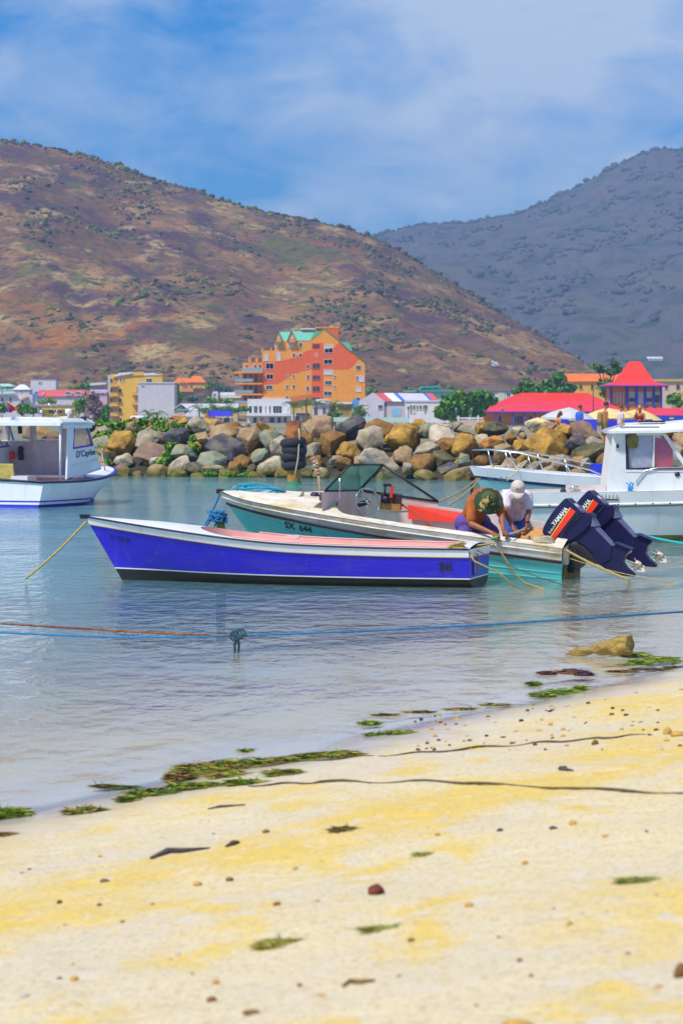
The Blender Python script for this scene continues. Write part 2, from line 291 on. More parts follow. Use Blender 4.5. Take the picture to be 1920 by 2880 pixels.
SIL_R = [(-3000, 1100), (0, 900), (700, 760), (1000, 688), (1060, 662), (1150, 637), (1215, 628), (1310, 631), (1400, 613), (1455, 605), (1500, 582), (1600, 532), (1700, 480), (1800, 430), (1850, 415), (1920, 420), (2100, 380), (2600, 460), (3600, 700), (5000, 900)]
hill_l = Hill(SIL_L, 1500., 830., 2100., -620, 420, 11, 9.0, 1.25)
hill_r = Hill(SIL_R, 3600., 1900., 4000., -1700, 1800, 23, 26., 1.15)
hm_l = hill_material('dry_scrub_slope', [((.185, .095, .052), 0, 0, 0, 0), ((.35, .195, .080), .020, .46, .59, (1, .5, 2)), ((.105, .052, .070), .030, .48, .60, (1, .6, 1)), ((.42, .155, .035), .018, .56, .68, (1, .6, 1)), ((.48, .33, .135), .045, .54, .64, (1, .35, 2)), ((.13, .13, .035), .012, .56, .66, (1, .6, 1)), ((.16, .15, .04), .06, .56, .66, (1, .4, 1)), ((.085, .095, .03), .16, .53, .62, (1, .7, 1)), ((.045, .03, .055), .26, .53, .66, (1, 1, 1))], 1.0, 2.2)
hm_r = hill_material('haze_toned_slope', [((.115, .100, .105), 0, 0, 0, 0), ((.13, .125, .075), .012, .46, .66, (1, .5, 2)), ((.05, .068, .038), .04, .48, .62, (1, .6, 1)), ((.14, .095, .10), .02, .54, .70, (1, .5, 1))], 1.0, 4.)  # paler, violet-tinged tones put some distance haze into the slope colour
hill_l.build('scrub_hill', hm_l, 330, 260); hill_r.build('far_hill', hm_r, 300, 170)
def hit_hill(h, px, py):
    ds_ = np.linspace(h.D0, h.Dr, 900); x = (px - CX) / FPX * ds_; z = EYE - (py - HZ) / FPX * ds_; return float(ds_[int(np.argmax(z <= h.z(x, ds_)))])

ico = bmesh.new(); bmesh.ops.create_icosphere(ico, subdivisions=2, radius=1.0); ICO_V = np.array([v.co[:] for v in ico.verts]); ICO_F = np.array([[v.index for v in f.verts] for f in ico.faces]); ico.free()
ic1 = bmesh.new(); bmesh.ops.create_icosphere(ic1, subdivisions=1, radius=1.0); IC1_V = np.array([v.co[:] for v in ic1.verts]); IC1_F = np.array([[v.index for v in f.verts] for f in ic1.faces]); ic1.free()
def scatter_scrub(name, label, hill, pts, size, pal, m, rng):
    n = len(pts); V = []; F = []; C = []; nv = len(IC1_V)
    for i, (x, y) in enumerate(pts):
        s_ = size[0] + (size[1] - size[0]) * rng.random() ** 2.2; z = float(hill.z(x, y)); j = 1 + .62 * (rng.random((nv, 1)) - .5) * 2
        sc_ = np.array([s_ * (.8 + .7 * rng.random()), s_ * (.8 + .5 * rng.random()), s_ * (.55 + .5 * rng.random())])
        V.append(IC1_V * j * sc_ + np.array([x, y, z + s_ * .25])); F.append(IC1_F + i * nv); c = np.array(pal[int(rng.integers(len(pal)))]) * (.7 + .6 * rng.random()); C.append(np.repeat(c[None], nv, 0))
    me = mesh_np(name, np.concatenate(V), np.concatenate(F)); set_col(me, np.concatenate(C)); return tag(obj(name, me, m), label, 'scrub', kind='stuff')
rng = np.random.default_rng(21); sm_ = attr_mat('scrub_leaves')
def hill_pts(h, n, rng, pxr, ylo):
    out = []
    while len(out) < n:
        y = ylo + (h.Dr * 1.01 - ylo) * rng.random() ** .85; px = pxr[0] + (pxr[1] - pxr[0]) * rng.random(); x = (px - CX) / FPX * y
        if h.z(x, y) > 3 and fbm(x / 26., y / 60., 3, 40) > .02 + .16 * rng.random(): out.append((x, y))
    return out
pal = [(.06, .085, .025), (.075, .10, .028), (.12, .14, .03), (.10, .07, .04), (.09, .055, .05), (.05, .06, .03), (.17, .17, .035)]
pts = hill_pts(hill_l, 4600, rng, (-120, 1760), 860)
ridge = [((px - CX) / FPX * 1500, 1490 + 14 * rng.random()) for px in np.linspace(-80, 1650, 330) + rng.normal(0, 4, 330)]
scatter_scrub('dry_scrub', 'low dry scrub bushes covering the brown hillside', hill_l, pts, (.2, 1.35), pal, sm_, rng)
scatter_scrub('ridge_scrub', 'dark green bushes along the crest of the brown hill', hill_l, ridge, (.5, 1.9), [(.05, .07, .02), (.09, .10, .025), (.07, .05, .04)], sm_, rng)
ridge = [((px - CX) / FPX * 3600, 3590 + 20 * rng.random()) for px in np.linspace(1000, 2000, 220) + rng.normal(0, 3, 220)]
pts = hill_pts(hill_r, 1500, rng, (960, 2000), 2100)
scatter_scrub('far_scrub', 'bluish scrub covering the distant hill', hill_r, pts + ridge, (1.5, 4.5), [(.06, .075, .045), (.075, .08, .05), (.085, .07, .065)], sm_, rng)
# ------------------------------------------------------------------ boats
def glass_mat(name, tint=(.75, .9, .88), dens=.25, refl=.12):
    if name in MATS: return MATS[name]
    m = bpy.data.materials.new(name); m.use_nodes = True; t = m.node_tree; t.nodes.clear(); o = N(t, 'ShaderNodeOutputMaterial')
    tr = N(t, 'ShaderNodeBsdfTransparent'); tr.inputs[0].default_value = (*tint, 1); gl = N(t, 'ShaderNodeBsdfGlossy'); gl.inputs['Roughness'].default_value = .03
    df = N(t, 'ShaderNodeBsdfDiffuse'); df.inputs[0].default_value = (*[q * .6 for q in tint], 1)
    nz = N(t, 'ShaderNodeTexNoise'); nz.inputs['Scale'].default_value = 6; nz.inputs['Detail'].default_value = 4; mr = N(t, 'ShaderNodeMapRange'); mr.inputs[3].default_value = dens * .5; mr.inputs[4].default_value = dens * 1.5
    t.links.new(nz.outputs[0], mr.inputs[0])
    a = N(t, 'ShaderNodeMixShader'); t.links.new(mr.outputs[0], a.inputs[0]); t.links.new(tr.outputs[0], a.inputs[1]); t.links.new(df.outputs[0], a.inputs[2])
    lw_ = N(t, 'ShaderNodeLayerWeight'); lw_.inputs[0].default_value = .3; fr = N(t, 'ShaderNodeMath', operation='MULTIPLY_ADD'); fr.inputs[1].default_value = .35; fr.inputs[2].default_value = .03; t.links.new(lw_.outputs['Facing'], fr.inputs[0]); b = N(t, 'ShaderNodeMixShader'); t.links.new(fr.outputs[0], b.inputs[0]); t.links.new(a.outputs[0], b.inputs[1]); t.links.new(gl.outputs[0], b.inputs[2]); t.links.new(b.outputs[0], o.inputs[0])
    MATS[name] = m; return m
def text_pts(s, size=1., xs=1., shear=0., bold=0.):
    cu = bpy.data.curves.new('t', 'FONT'); cu.body = s; cu.size = size; cu.shear = shear; cu.offset = bold; cu.resolution_u = 3
    o = bpy.data.objects.new('t', cu); COL.objects.link(o); dg = bpy.context.evaluated_depsgraph_get(); me = bpy.data.meshes.new_from_object(o.evaluated_get(dg))
    bm = bmesh.new(); bm.from_mesh(me); bmesh.ops.triangulate(bm, faces=bm.faces)
    bmesh.ops.subdivide_edges(bm, edges=[e for e in bm.edges if e.calc_length() > size * .35], cuts=2); bmesh.ops.triangulate(bm, faces=bm.faces)
    V = [(v.co.x * xs, v.co.y) for v in bm.verts]; F = [tuple(v.index for v in f.verts) for f in bm.faces]; bm.free()
    bpy.data.objects.remove(o); bpy.data.curves.remove(cu); bpy.data.meshes.remove(me); return V, F
def text_on(name, s, size, fn, m, parent, xs=1., shear=0., bold=0.):
    V, F = text_pts(s, size, xs, shear, bold); mb = MB(); mb.add([fn(u, q) for u, q in V], F); me = bpy.data.meshes.new(name); me.from_pydata(mb.v, [], mb.f); return obj(name, me, m, parent)
class Hull:
    def __init__(s, L, xf, B, Bc, S, C, K):
        s.L, s.xf = L, xf; s.t = {k: ([q[0] for q in a], [q[1] for q in a]) for k, a in dict(B=B, Bc=Bc, S=S, C=C, K=K).items()}; s.d = {k: [float(q) for q in np.gradient(np.asarray(a[1]), np.asarray(a[0]))] for k, a in s.t.items()}; s.yc = {}
    def g(s, k, t):
        xs, ys = s.t[k]; d = s.d[k]; i = 0                                  # smooth piecewise curve
        while i < len(xs) - 2 and t > xs[i + 1]: i += 1
        h = xs[i + 1] - xs[i]; u = (t - xs[i]) / h; u2 = u * u; u3 = u2 * u
        return (2 * u3 - 3 * u2 + 1) * ys[i] + (u3 - 2 * u2 + u) * h * d[i] + (-2 * u3 + 3 * u2) * ys[i + 1] + (u3 - u2) * h * d[i + 1]
    def p(s, t, v, side, off=0.):
        B, Bc, S, C, K = (s.g(k, t) for k in ('B', 'Bc', 'S', 'C', 'K')); B = max(B, 0); Bc = max(Bc, 0)
        if v <= .3: q = v / .3; y = Bc * q; z = K + (C - K) * q ** 1.2
        else: q = (v - .3) / .7; y = Bc + (B - Bc) * q ** .8; z = C + (S - C) * q
        k1 = s.g('K', 1.); s1 = s.g('S', 1.); x = t * (s.xf + (s.L - s.xf) * min(1.05, max(0, (z - k1) / (s1 - k1))))
        return Vector((x, side * (y + off), z))
    def vz(s, t, z):
        C, S = s.g('C', t), s.g('S', t); K = s.g('K', t)
        if z >= C: return .3 + .7 * min(1, (z - C) / (S - C))
        return .3 * max(0, min(1, (z - K) / max(1e-4, C - K))) ** (1 / 1.2)
    def y_at(s, x, z):
        def col(i):
            if i not in s.yc:
                ps = [s.p(k / 40, s.vz(k / 40, i * .02), 1) for k in range(41)]; s.yc[i] = ([q.x for q in ps], [q.y for q in ps])
            return float(np.interp(x, *s.yc[i]))
        i = math.floor(z / .02); return lerp(col(i), col(i + 1), z / .02 - i)
    def band(s, v0, v1, nv=4, nt=40, off=0., transom=True, thick=None):
        mb = MB(); f0 = v0 if callable(v0) else (lambda t: v0); f1 = v1 if callable(v1) else (lambda t: v1)
        ts = [1 - (1 - i / nt) ** 1.25 for i in range(nt + 1)]
        for sd_ in (1, -1): mb.rows([[s.p(t, lerp(f0(t), f1(t), k / nv), sd_, off) for k in range(nv + 1)] for t in ts], True, sd_ < 0)
        if transom:
            a = [s.p(0, lerp(f0(0), f1(0), k / nv), 1, off) for k in range(nv + 1)]; b = [s.p(0, lerp(f0(0), f1(0), k / nv), -1, off) for k in range(nv + 1)]
            if off: a = [q - Vector((off, 0, 0)) for q in a]; b = [q - Vector((off, 0, 0)) for q in b]
            mb.rows([a, b], False)
        return mb
    def rail(s, v, r, off=0., t0=0, t1=1., n=40, both=True, dz=0.):
        mb = MB(); ts = [lerp(t0, t1, i / n) for i in range(n + 1)]
        for sd_ in ((1, -1) if both else (1,)):
            pts = []
            for t in ts:
                q = s.p(t, v(t) if callable(v) else v, sd_, off); q.z += dz; pts.append(q)
            mb.tube(pts, r, 6)
        return mb
    def inner(s, t, t0, t1, w, tr):
        if t < t0 or t > t1: return 0.
        b = max(0, s.g('B', t) - w)
        if t > tr: b *= math.sqrt(max(0, 1 - ((t - tr) / (t1 - tr)) ** 2))
        return b
    def deck(s, t0, t1, w, tr, camber=.05, nt=60, dz=0.004):
        mb = MB(); ts = sorted(set([i / nt for i in range(nt + 1)] + [t0 - 1e-4, t0 + 1e-4, t1, t1 - .004, t1 - .015])); ts = [t for t in ts if 0 <= t <= 1]
        for sd_ in (1, -1):
            rows = []
            for t in ts:
                b = max(.001, s.g('B', t)); i = s.inner(t, t0, t1, w, tr); z = s.g('S', t) + dz; x = s.p(t, 1, 1).x
                rows.append([Vector((x, sd_ * lerp(b, i, k / 6), z + camber * (1 - (lerp(b, i, k / 6) / max(.2, b)) ** 2) * min(1, b / .5))) for k in range(7)])
            mb.rows(rows, True, sd_ < 0)
        return mb
    def liner(s, t0, t1, w, tr, zf, camber=.05, nt=40, slope=.06):
        mb = MB(); ts = [lerp(t0 + 1e-4, t1, i / nt) for i in range(nt + 1)]; top = []; bot = []
        for t in ts:
            b = max(.001, s.g('B', t)); i = s.inner(t, t0, t1, w, tr); z = s.g('S', t) + .004 + camber * (1 - (i / max(.2, b)) ** 2) * min(1, b / .5); x = s.p(t, 1, 1).x
            top.append((x, i, z)); xb_ = x - (.12 if t > tr else 0); bot.append((xb_, max(0, min(i - slope, s.y_at(xb_, zf) - .05)) if i > 0 else 0, zf))
        for sd_ in (1, -1):
            mb.rows([[(x, sd_ * y, z) for x, y, z in top], [(x, sd_ * y, z) for x, y, z in bot]], True, sd_ < 0)
            mb.rows([[(x, sd_ * y, z) for x, y, z in bot], [(x, 0, z) for x, y, z in bot]], False, sd_ < 0)
        x, y, z = top[0]; x2, y2, z2 = bot[0]; mb.add([(x, -y, z), (x, y, z), (x2, y2, z2), (x2, -y2, z2)], [(0, 1, 2, 3)]); return mb
def local_hit(M, px, py, yl=None, xl=None, zl=None):
    """boat coordinates of what stands on this line of sight in the given lengthwise, crosswise or level plane"""
    Mi = M.inverted(); o = Mi @ Vector((0, 0, EYE)); d = (Mi.to_3x3() @ Vector(((px - CX) / FPX, 1, -(py - HZ) / FPX)))
    k = (yl - o.y) / d.y if yl is not None else ((xl - o.x) / d.x if xl is not None else (zl - o.z) / d.z); return o + d * k
def place(o, loc, rx, ry, rz):
    o.location = loc; o.rotation_euler = (rx, ry, rz); return Matrix.Translation(Vector(loc)) @ o.rotation_euler.to_matrix().to_4x4()
white = mat('white_gelcoat', (.74, .75, .78), .35, .05, 3., c2=(.62, .57, .48), cpos=(.60, .80), spec=.5)
wornw = mat('worn_cream_gelcoat', (.70, .67, .60), .5, .10, 5., c2=(.52, .36, .10), cpos=(.50, .72), bump=.15, stretch=(.35, 1, 1.6))
blueh = mat('royal_blue_paint', (.020, .010, .56), .32, .12, 5., c2=(.05, .045, .44), cpos=(.52, .78), spec=.5, bump=.12, stretch=(.5, 1, 2.2))
blackp = mat('black_bottom_paint', (.012, .012, .015), .5, .3, 5.)
tealh = mat('teal_gelcoat', (.13, .60, .57), .35, .10, 2., c2=(.09, .50, .54), cpos=(.4, .65))
pinkl = mat('salmon_paint', (.74, .36, .33), .5, .08, 4., c2=(.66, .44, .38), cpos=(.5, .7))
palel = mat('pale_pink_liner', (.66, .55, .54), .55, .10, 3., c2=(.55, .42, .36), cpos=(.55, .75))
navy = mat('navy_rubber', (.015, .015, .05), .5, .2, 8.)
redp = mat('red_vinyl', (.75, .035, .015), .5, .1, 6.)
steel = mat('stainless_tube', (.62, .62, .62), .25, .05, 6., metal=.9)
darkp = mat('black_plastic', (.018, .018, .024), .45, .2, 8.)
wood = mat('varnished_wood', (.42, .20, .05), .5, .25, 8., stretch=(.4, 3, 3))
ropey = mat('yellow_rope', (.52, .40, .13), .8, .25, 30., bump=.6, bscale=120)
ropec = mat('cream_rope', (.62, .54, .38), .8, .2, 30., bump=.6, bscale=120)
ropeb = mat('blue_rope', (.03, .22, .50), .75, .3, 30., bump=.6, bscale=120)
roped = mat('weathered_rope', (.13, .10, .05), .85, .35, 20., bump=.6, bscale=100)
black_letter = mat('black_lettering', (.02, .02, .025), .5, .1)
def grime(m, col, sx=9., sz=.9, p0=.52, p1=.75, amt=.6):
    """runs and scuffs: streaks that follow the hull downwards"""
    t = m.node_tree; b_ = t.nodes['Principled BSDF']; src = b_.inputs['Base Color'].links[0].from_socket; tcn = N(t, 'ShaderNodeTexCoord'); mp_ = N(t, 'ShaderNodeMapping'); mp_.inputs['Scale'].default_value = (sx, sx, sz); t.links.new(tcn.outputs['Object'], mp_.inputs[0])
    nz = N(t, 'ShaderNodeTexNoise'); nz.inputs['Scale'].default_value = 1.; nz.inputs['Detail'].default_value = 7; nz.inputs['Roughness'].default_value = .7; t.links.new(mp_.outputs[0], nz.inputs['Vector']); mr = N(t, 'ShaderNodeMapRange'); mr.inputs[1].default_value = p0; mr.inputs[2].default_value = p1; mr.inputs[4].default_value = amt; t.links.new(nz.outputs[0], mr.inputs[0])
    x = N(t, 'ShaderNodeMixRGB'); x.inputs[2].default_value = (*col, 1); t.links.new(mr.outputs[0], x.inputs[0]); t.links.new(src, x.inputs[1]); t.links.new(x.outputs[0], b_.inputs['Base Color'])
grime(blueh, (.10, .09, .40), 5., 1.2, .54, .8, .55); grime(white, (.42, .34, .22), 6., 1., .56, .8, .5); grime(tealh, (.20, .42, .36), 6., 1.2, .52, .78, .6); grime(wornw, (.36, .24, .08), 5., 4., .52, .72, .7)
def coil(mb, c, r, n, rt, tilt=0., sq=.6, rnd=random):
    for k in range(n):
        pts = []; rr = r * (.75 + .5 * rnd.random()); ax = rnd.uniform(-tilt, tilt); ay = rnd.uniform(-tilt, tilt); cx_, cy_ = rnd.uniform(-.3, .3) * r, rnd.uniform(-.3, .3) * r
        for i in range(14):
            a = 2 * math.pi * i / 14; x, y = rr * math.cos(a), sq * rr * math.sin(a); pts.append(Vector(c) + Vector((cx_ + x, cy_ + y, k * rt * .9 + rt + ax * x + ay * y)))
        mb.tube(pts, rt, 6, closed=True)
    return mb

# --- royal blue skiff
hb = Hull(5.82, 5.20, [(0, .74), (.3, .84), (.55, .82), (.75, .62), (.9, .29), (1, .015)], [(0, .64), (.3, .70), (.55, .62), (.75, .38), (.9, .13), (1, 0)],
          [(0, .535), (.25, .55), (.5, .60), (.78, .765), (1, .915)], [(0, .06), (.5, .07), (.75, .14), (.9, .28), (1, .42)], [(0, -.13), (.6, -.16), (.85, -.12), (1, -.10)])
bs = empty('blue_skiff', label='long royal blue open skiff with white rim moored in front', cat='boat'); MBS = place(bs, (1.93, 39.92, 0.0), 0, 0, math.pi - R(14))
zb = lambda t: .115 + .05 * t ** 2
hb.band(0, lambda t: hb.vz(t, zb(t)), 6, off=0).build('bottom', blackp, bs)
hb.band(lambda t: hb.vz(t, zb(t)), lambda t: hb.vz(t, zb(t) + .018), 1, off=.003).build('boot_stripe', white, bs)
up = lambda t: hb.vz(t, hb.g('S', t) - .115 - .0 * t)
hb.band(lambda t: hb.vz(t, zb(t) + .018), up, 6).build('side_planking', blueh, bs)
hb.band(up, 1., 3, off=.008).build('sheer_strake', white, bs)
hb.rail(1., .014, .012).build('rub_rail', navy, bs); hb.rail(up, .007, .012).build('moulding', mat('old_gold_trim', (.35, .25, .08), .6), bs)
hb.deck(.045, .71, .11, .60, .06).build('deck', white, bs)
hb.liner(.045, .71, .11, .60, .10, .06).build('cockpit_liner', pinkl, bs)
hb.rail(1., .012, -.10, .05, .60, dz=.03).build('coaming', pinkl, bs)
def thwart(h, t, zz, w_, m, par, name='thwart'):
    b = h.g('B', t) - .14; x = t * h.L * .97; return MB().box((x, 0, zz), (w_, 2 * b, .03)).build(name, m, par)
thwart(hb, .18, .36, .28, pinkl, bs); thwart(hb, .42, .38, .28, pinkl, bs)
q = local_hit(MBS, 640, 1525, yl=-.3); MB().prism([(q.x - .22, .30), (q.x + .28, .30), (q.x + .1, .50)], -.45, -.38).build('seat_back', redp, bs)
q = local_hit(MBS, 243, 1453, yl=0); MB().box((q.x + .02, 0, q.z - .005), (.12, .09, .05)).box((q.x + .02, 0, q.z + .025), (.14, .11, .015)).build('bow_light', darkp, bs)
q = local_hit(MBS, 277, 1467, yl=.03); MB().tube([(q.x - .06, .03, q.z + .02), (q.x + .06, .03, q.z + .035)], .012).box((q.x, .03, q.z - .005), (.04, .04, .05)).build('cleat', steel, bs)
a = local_hit(MBS, 622, 1500, yl=-.62); b = local_hit(MBS, 708, 1512, yl=-.66)
MB().tube([a, (a + b) / 2 + Vector((0, 0, .01)), b], [.025, .03, .022]).build('wooden_pole', wood, bs)
a = local_hit(MBS, 690, 1531, yl=.70); b = local_hit(MBS, 756, 1534, yl=.74)
MB().box((a + b) / 2, ((a - b).length, .07, .05)).build('oarlock_block', mat('lilac_plastic', (.40, .38, .62), .5), bs)
a = local_hit(MBS, 775, 1506, yl=-.76); b = local_hit(MBS, 843, 1512, yl=-.76)
MB().box((a + b) / 2, ((a - b).length, .08, .05)).build('oarlock_block', mat('pink_white_plastic', (.72, .55, .58), .5), bs)
def on_side(h, x0, z0, dirn=-1, off=.014, zrot=0.):
    def f(u, q_):
        x = x0 + dirn * u; z = z0 + q_ + zrot * u; return Vector((x, h.y_at(x, z) + off, z))
    return f
text_on('name_lettering', 'SHA', .17, on_side(hb, .42, .235), black_letter, bs, .58, 0, .006)
q = local_hit(MBS, 297, 1527, yl=.25); text_on('registration_lettering', 'SX 302 M', .10, on_side(hb, q.x, .60, zrot=-.17), black_letter, bs, .85, .3, .001)
MB().tube([(-.02, .18, .18), (-.03, .18, .42), (-.03, .30, .46), (-.02, .42, .40), (-.02, .42, .20)], .008, 5).build('transom_rope', ropey, bs)
MB().bb(-.02, -.006, .16, .46, .16, .38).build('transom_pad', mat('blue_transom_panel', (.05, .03, .48), .4), bs)
rc = MB(); q = local_hit(MBS, 368, 1484, yl=.0); coil(rc, (q.x, q.y, q.z - .02), .12, 7, .014, .25)
a = local_hit(MBS, 285, 1470, yl=.02); rc.tube([(q.x + .1, q.y, q.z + .03), lerp(Vector(q), a, .5) + Vector((0, 0, .01)), a], .010, 6)
o = rc.build('coiled_rope', ropey); o.matrix_world = MBS; tag(o, 'yellow rope coiled on the white foredeck of the blue skiff', 'rope')
rc = MB(); q = local_hit(MBS, 1285, 1540, yl=.70); coil(rc, (q.x, .68, .54), .10, 5, .014, .25)
o = rc.build('coiled_rope', ropey); o.matrix_world = MBS; tag(o, 'yellow rope bundled on the stern corner of the blue skiff', 'rope')

# --- teal runabout
ht = Hull(5.45, 4.75, [(0, .86), (.3, .93), (.6, .90), (.8, .66), (.93, .33), (1, .02)], [(0, .76), (.3, .80), (.6, .70), (.8, .40), (.93, .13), (1, 0)],
          [(0, .58), (.3, .66), (.7, .76), (1, .80)], [(0, .02), (.5, .05), (.8, .18), (1, .42)], [(0, -.22), (.5, -.26), (.85, -.18), (1, -.08)])
tb = empty('teal_runabout', label='teal runabout with worn cream rim and windscreen, two men aboard', cat='boat'); MTB = place(tb, (3.38, 42.05, 0.0), R(-8), R(-4.6), math.pi - R(14))
uv = lambda t: ht.vz(t, ht.g('S', t) - .20 + .03 * t)
ht.band(0, uv, 9).build('hull', tealh, tb)
for k in range(3): ht.rail(lambda t, k=k: ht.vz(t, lerp(ht.g('C', t), ht.g('S', t) - .2, .25 + .25 * k)), .007, .0, 0, .97).build('lapstrake_edge', tealh, tb)
ht.band(uv, 1., 6, off=.018).build('gunwale_moulding', wornw, tb)
ht.rail(lambda t: ht.vz(t, ht.g('S', t) - .075), .012, .022).build('moulding_ridge', wornw, tb); ht.rail(uv, .018, .022).build('rub_rail', navy, tb); ht.rail(lambda t: ht.vz(t, ht.g('S', t) - .235 + .03 * t), .008, .01).build('rub_rail_trim', mat('brass_trim', (.45, .33, .12), .5), tb)
ht.deck(.03, .66, .17, .60, .08).build('deck', wornw, tb)
ht.liner(.03, .66, .17, .60, .06, .08).build('cockpit_liner', palel, tb)
ny, fy = .60, -.66
nb = local_hit(MTB, 913, 1381, yl=ny); ntp = local_hit(MTB, 985, 1307, yl=ny); fb = local_hit(MTB, 1010, 1379, yl=fy); ft = local_hit(MTB, 1076, 1307, yl=fy); wa = local_hit(MTB, 1232, 1411, yl=-.80)
ws = empty('windscreen'); ws.parent = tb
frm = MB().tube([nb, ntp], .016).tube([ntp, ft], .016).tube([fb, ft], .022).tube([nb, fb], .014).tube([ft, wa], .018).tube([fb, wa], .018); frm.build('frame', darkp, ws)
gt = glass_mat('green_windscreen_glass', (.22, .80, .66), .62); gt2 = glass_mat('clear_windscreen_glass', (.78, .92, .86), .12)
MB().add([nb, ntp, ft, fb], [(0, 1, 2, 3)]).build('pane', gt, ws); MB().add([fb, ft, wa], [(0, 1, 2)]).build('pane', gt2, ws)
a = local_hit(MTB, 955, 1345, yl=ny); b = local_hit(MTB, 955, 1405, yl=ny); MB().tube([a, b], .010).build('support_rod', steel, tb)
# dash bulkhead under the windscreen and side console wall
za = .50; M3 = MB()
a0 = local_hit(MTB, 905, 1383, yl=ny + .08); M3.add([(a0.x, ny + .12, a0.z), (fb.x, fy, fb.z), (fb.x - .02, fy, .05), (a0.x - .1, ny + .12, .05), (a0.x + .25, ny + .1, a0.z - .02), (fb.x + .25, fy, fb.z - .02)], [(0, 1, 2, 3), (0, 4, 5, 1)]); M3.build('dashboard', palel, tb)
# raised far side under the windscreen wing
M3 = MB().add([fb, wa, (wa.x, wa.y, wa.z - .12), (fb.x, fb.y, fb.z - .35)], [(0, 1, 2, 3)]); M3.build('side_coaming', palel, tb)
c0 = local_hit(MTB, 1033, 1412, yl=.05); swh = empty('steering_wheel', c0); swh.parent = tb
wn = Vector((.72, -.60, -.34)).normalized(); wu = (Vector((0, 0, 1)) - wn * wn.z).normalized(); Mw = Matrix((wn.cross(wu) * -1, wu, wn)).transposed()
ring = [Mw @ Vector((.215 * math.cos(a), .215 * math.sin(a), 0)) for a in [2 * math.pi * i / 28 for i in range(28)]]
MB().tube(ring, .013, 8, closed=True).build('rim', steel, swh)
for k in range(5):
    a = 2 * math.pi * k / 5; MB().tube([(0, 0, 0), Mw @ Vector((.2 * math.cos(a), .2 * math.sin(a), 0))], .007, 6).build('spoke', steel, swh)
MB().tube([Mw @ Vector((0, 0, -.02)), Mw @ Vector((0, 0, .03))], .035, 12).build('hub', steel, swh); MB().tube([Mw @ Vector((0, 0, .0)), Mw @ Vector((0, 0, .22))], .04, 10).build('column', darkp, swh)
q = local_hit(MTB, 1100, 1405, yl=-.25); cb = empty('throttle_control', q); cb.parent = tb
MB().box((0, 0, .02), (.30, .12, .14)).build('control_box', mat('dark_control_box', (.05, .03, .02), .5), cb); MB().box((0, .002, -.10), (.31, .13, .10)).build('base_board', wood, cb)
MB().tube([(.08, .09, .02), (.085, .09, .22)], .016).box((.05, .09, .235), (.12, .05, .035)).build('lever', darkp, cb); MB().box((-.02, .09, .14), (.04, .04, .18)).build('lever', redp, cb); MB().lathe([(0, -.03), (.055, -.03), (.055, .03), (0, .03)], 14, (.07, .09, .01), Matrix.Rotation(R(90), 3, 'X')).build('lever_boss', navy, cb)
a = local_hit(MTB, 1147, 1421, yl=-.70); b = local_hit(MTB, 1320, 1446, yl=-.70); c = local_hit(MTB, 1320, 1472, yl=-.64); d = local_hit(MTB, 1147, 1460, yl=-.64)
MB().add([a, b, c, d] + [q + Vector((0, -.04, 0)) for q in (a, b, c, d)], [(0, 1, 2, 3), (7, 6, 5, 4), (0, 1, 5, 4), (3, 2, 6, 7)]).build('side_panel', redp, tb)
a = local_hit(MTB, 1130, 1418, yl=-.3); b = local_hit(MTB, 1215, 1480, yl=.2)
for k in range(3): MB().tube([a + Vector((.02 * k, 0, 0)), lerp(a, b, .5) + Vector((.03 * k, 0, .03)), b + Vector((.03 * k, 0, 0))], .008, 5).build('control_cable', mat('red_cable', (.42, .06, .03), .5), tb)
a = local_hit(MTB, 1000, 1446, zl=.42); MB().box((a.x, .1, .40), (.5, .6, .06)).build('seat', redp, tb)
q = local_hit(MTB, 1400, 1490, zl=.35); MB().box((q.x, -.25, .34), (.45, 1.1, .05)).build('thwart', palel, tb)
q = local_hit(MTB, 620, 1378, yl=0.); MB().box((q.x, 0, q.z - .02), (.10, .09, .06)).build('bow_fitting', darkp, tb)
q = local_hit(MTB, 668, 1375, yl=-.1); MB().tube([(q.x - .09, q.y, q.z - .03), (q.x - .07, q.y, q.z + .02), (q.x + .07, q.y, q.z + .03), (q.x + .09, q.y, q.z - .02)], .010).build('bow_handle', steel, tb)
a = local_hit(MTB, 826, 1421, yl=.3); b = local_hit(MTB, 852, 1386, yl=.0); MB().tube([a, b], .022).build('hatch_prop', mat('grey_wood', (.30, .24, .16), .7), tb)
q = local_hit(MTB, 885, 1396, yl=-.1); MB().lathe([(.06, -.05), (.075, 0), (.07, .03), (.045, .06), (0, .065)], 14, q).build('deck_vent', navy, tb)
q = local_hit(MTB, 800, 1499, yl=.6)
q = local_hit(MTB, 797, 1487, yl=.58); text_on('registration_lettering', 'SX  644', .15, on_side(ht, q.x, q.z, zrot=-.035), black_letter, tb, .95, 0, .003)
q = local_hit(MTB, 1425, 1567, yl=.80); text_on('stern_lettering', 'SX', .14, on_side(ht, q.x, q.z, zrot=-.0), black_letter, tb, 1.2, 0, .002)
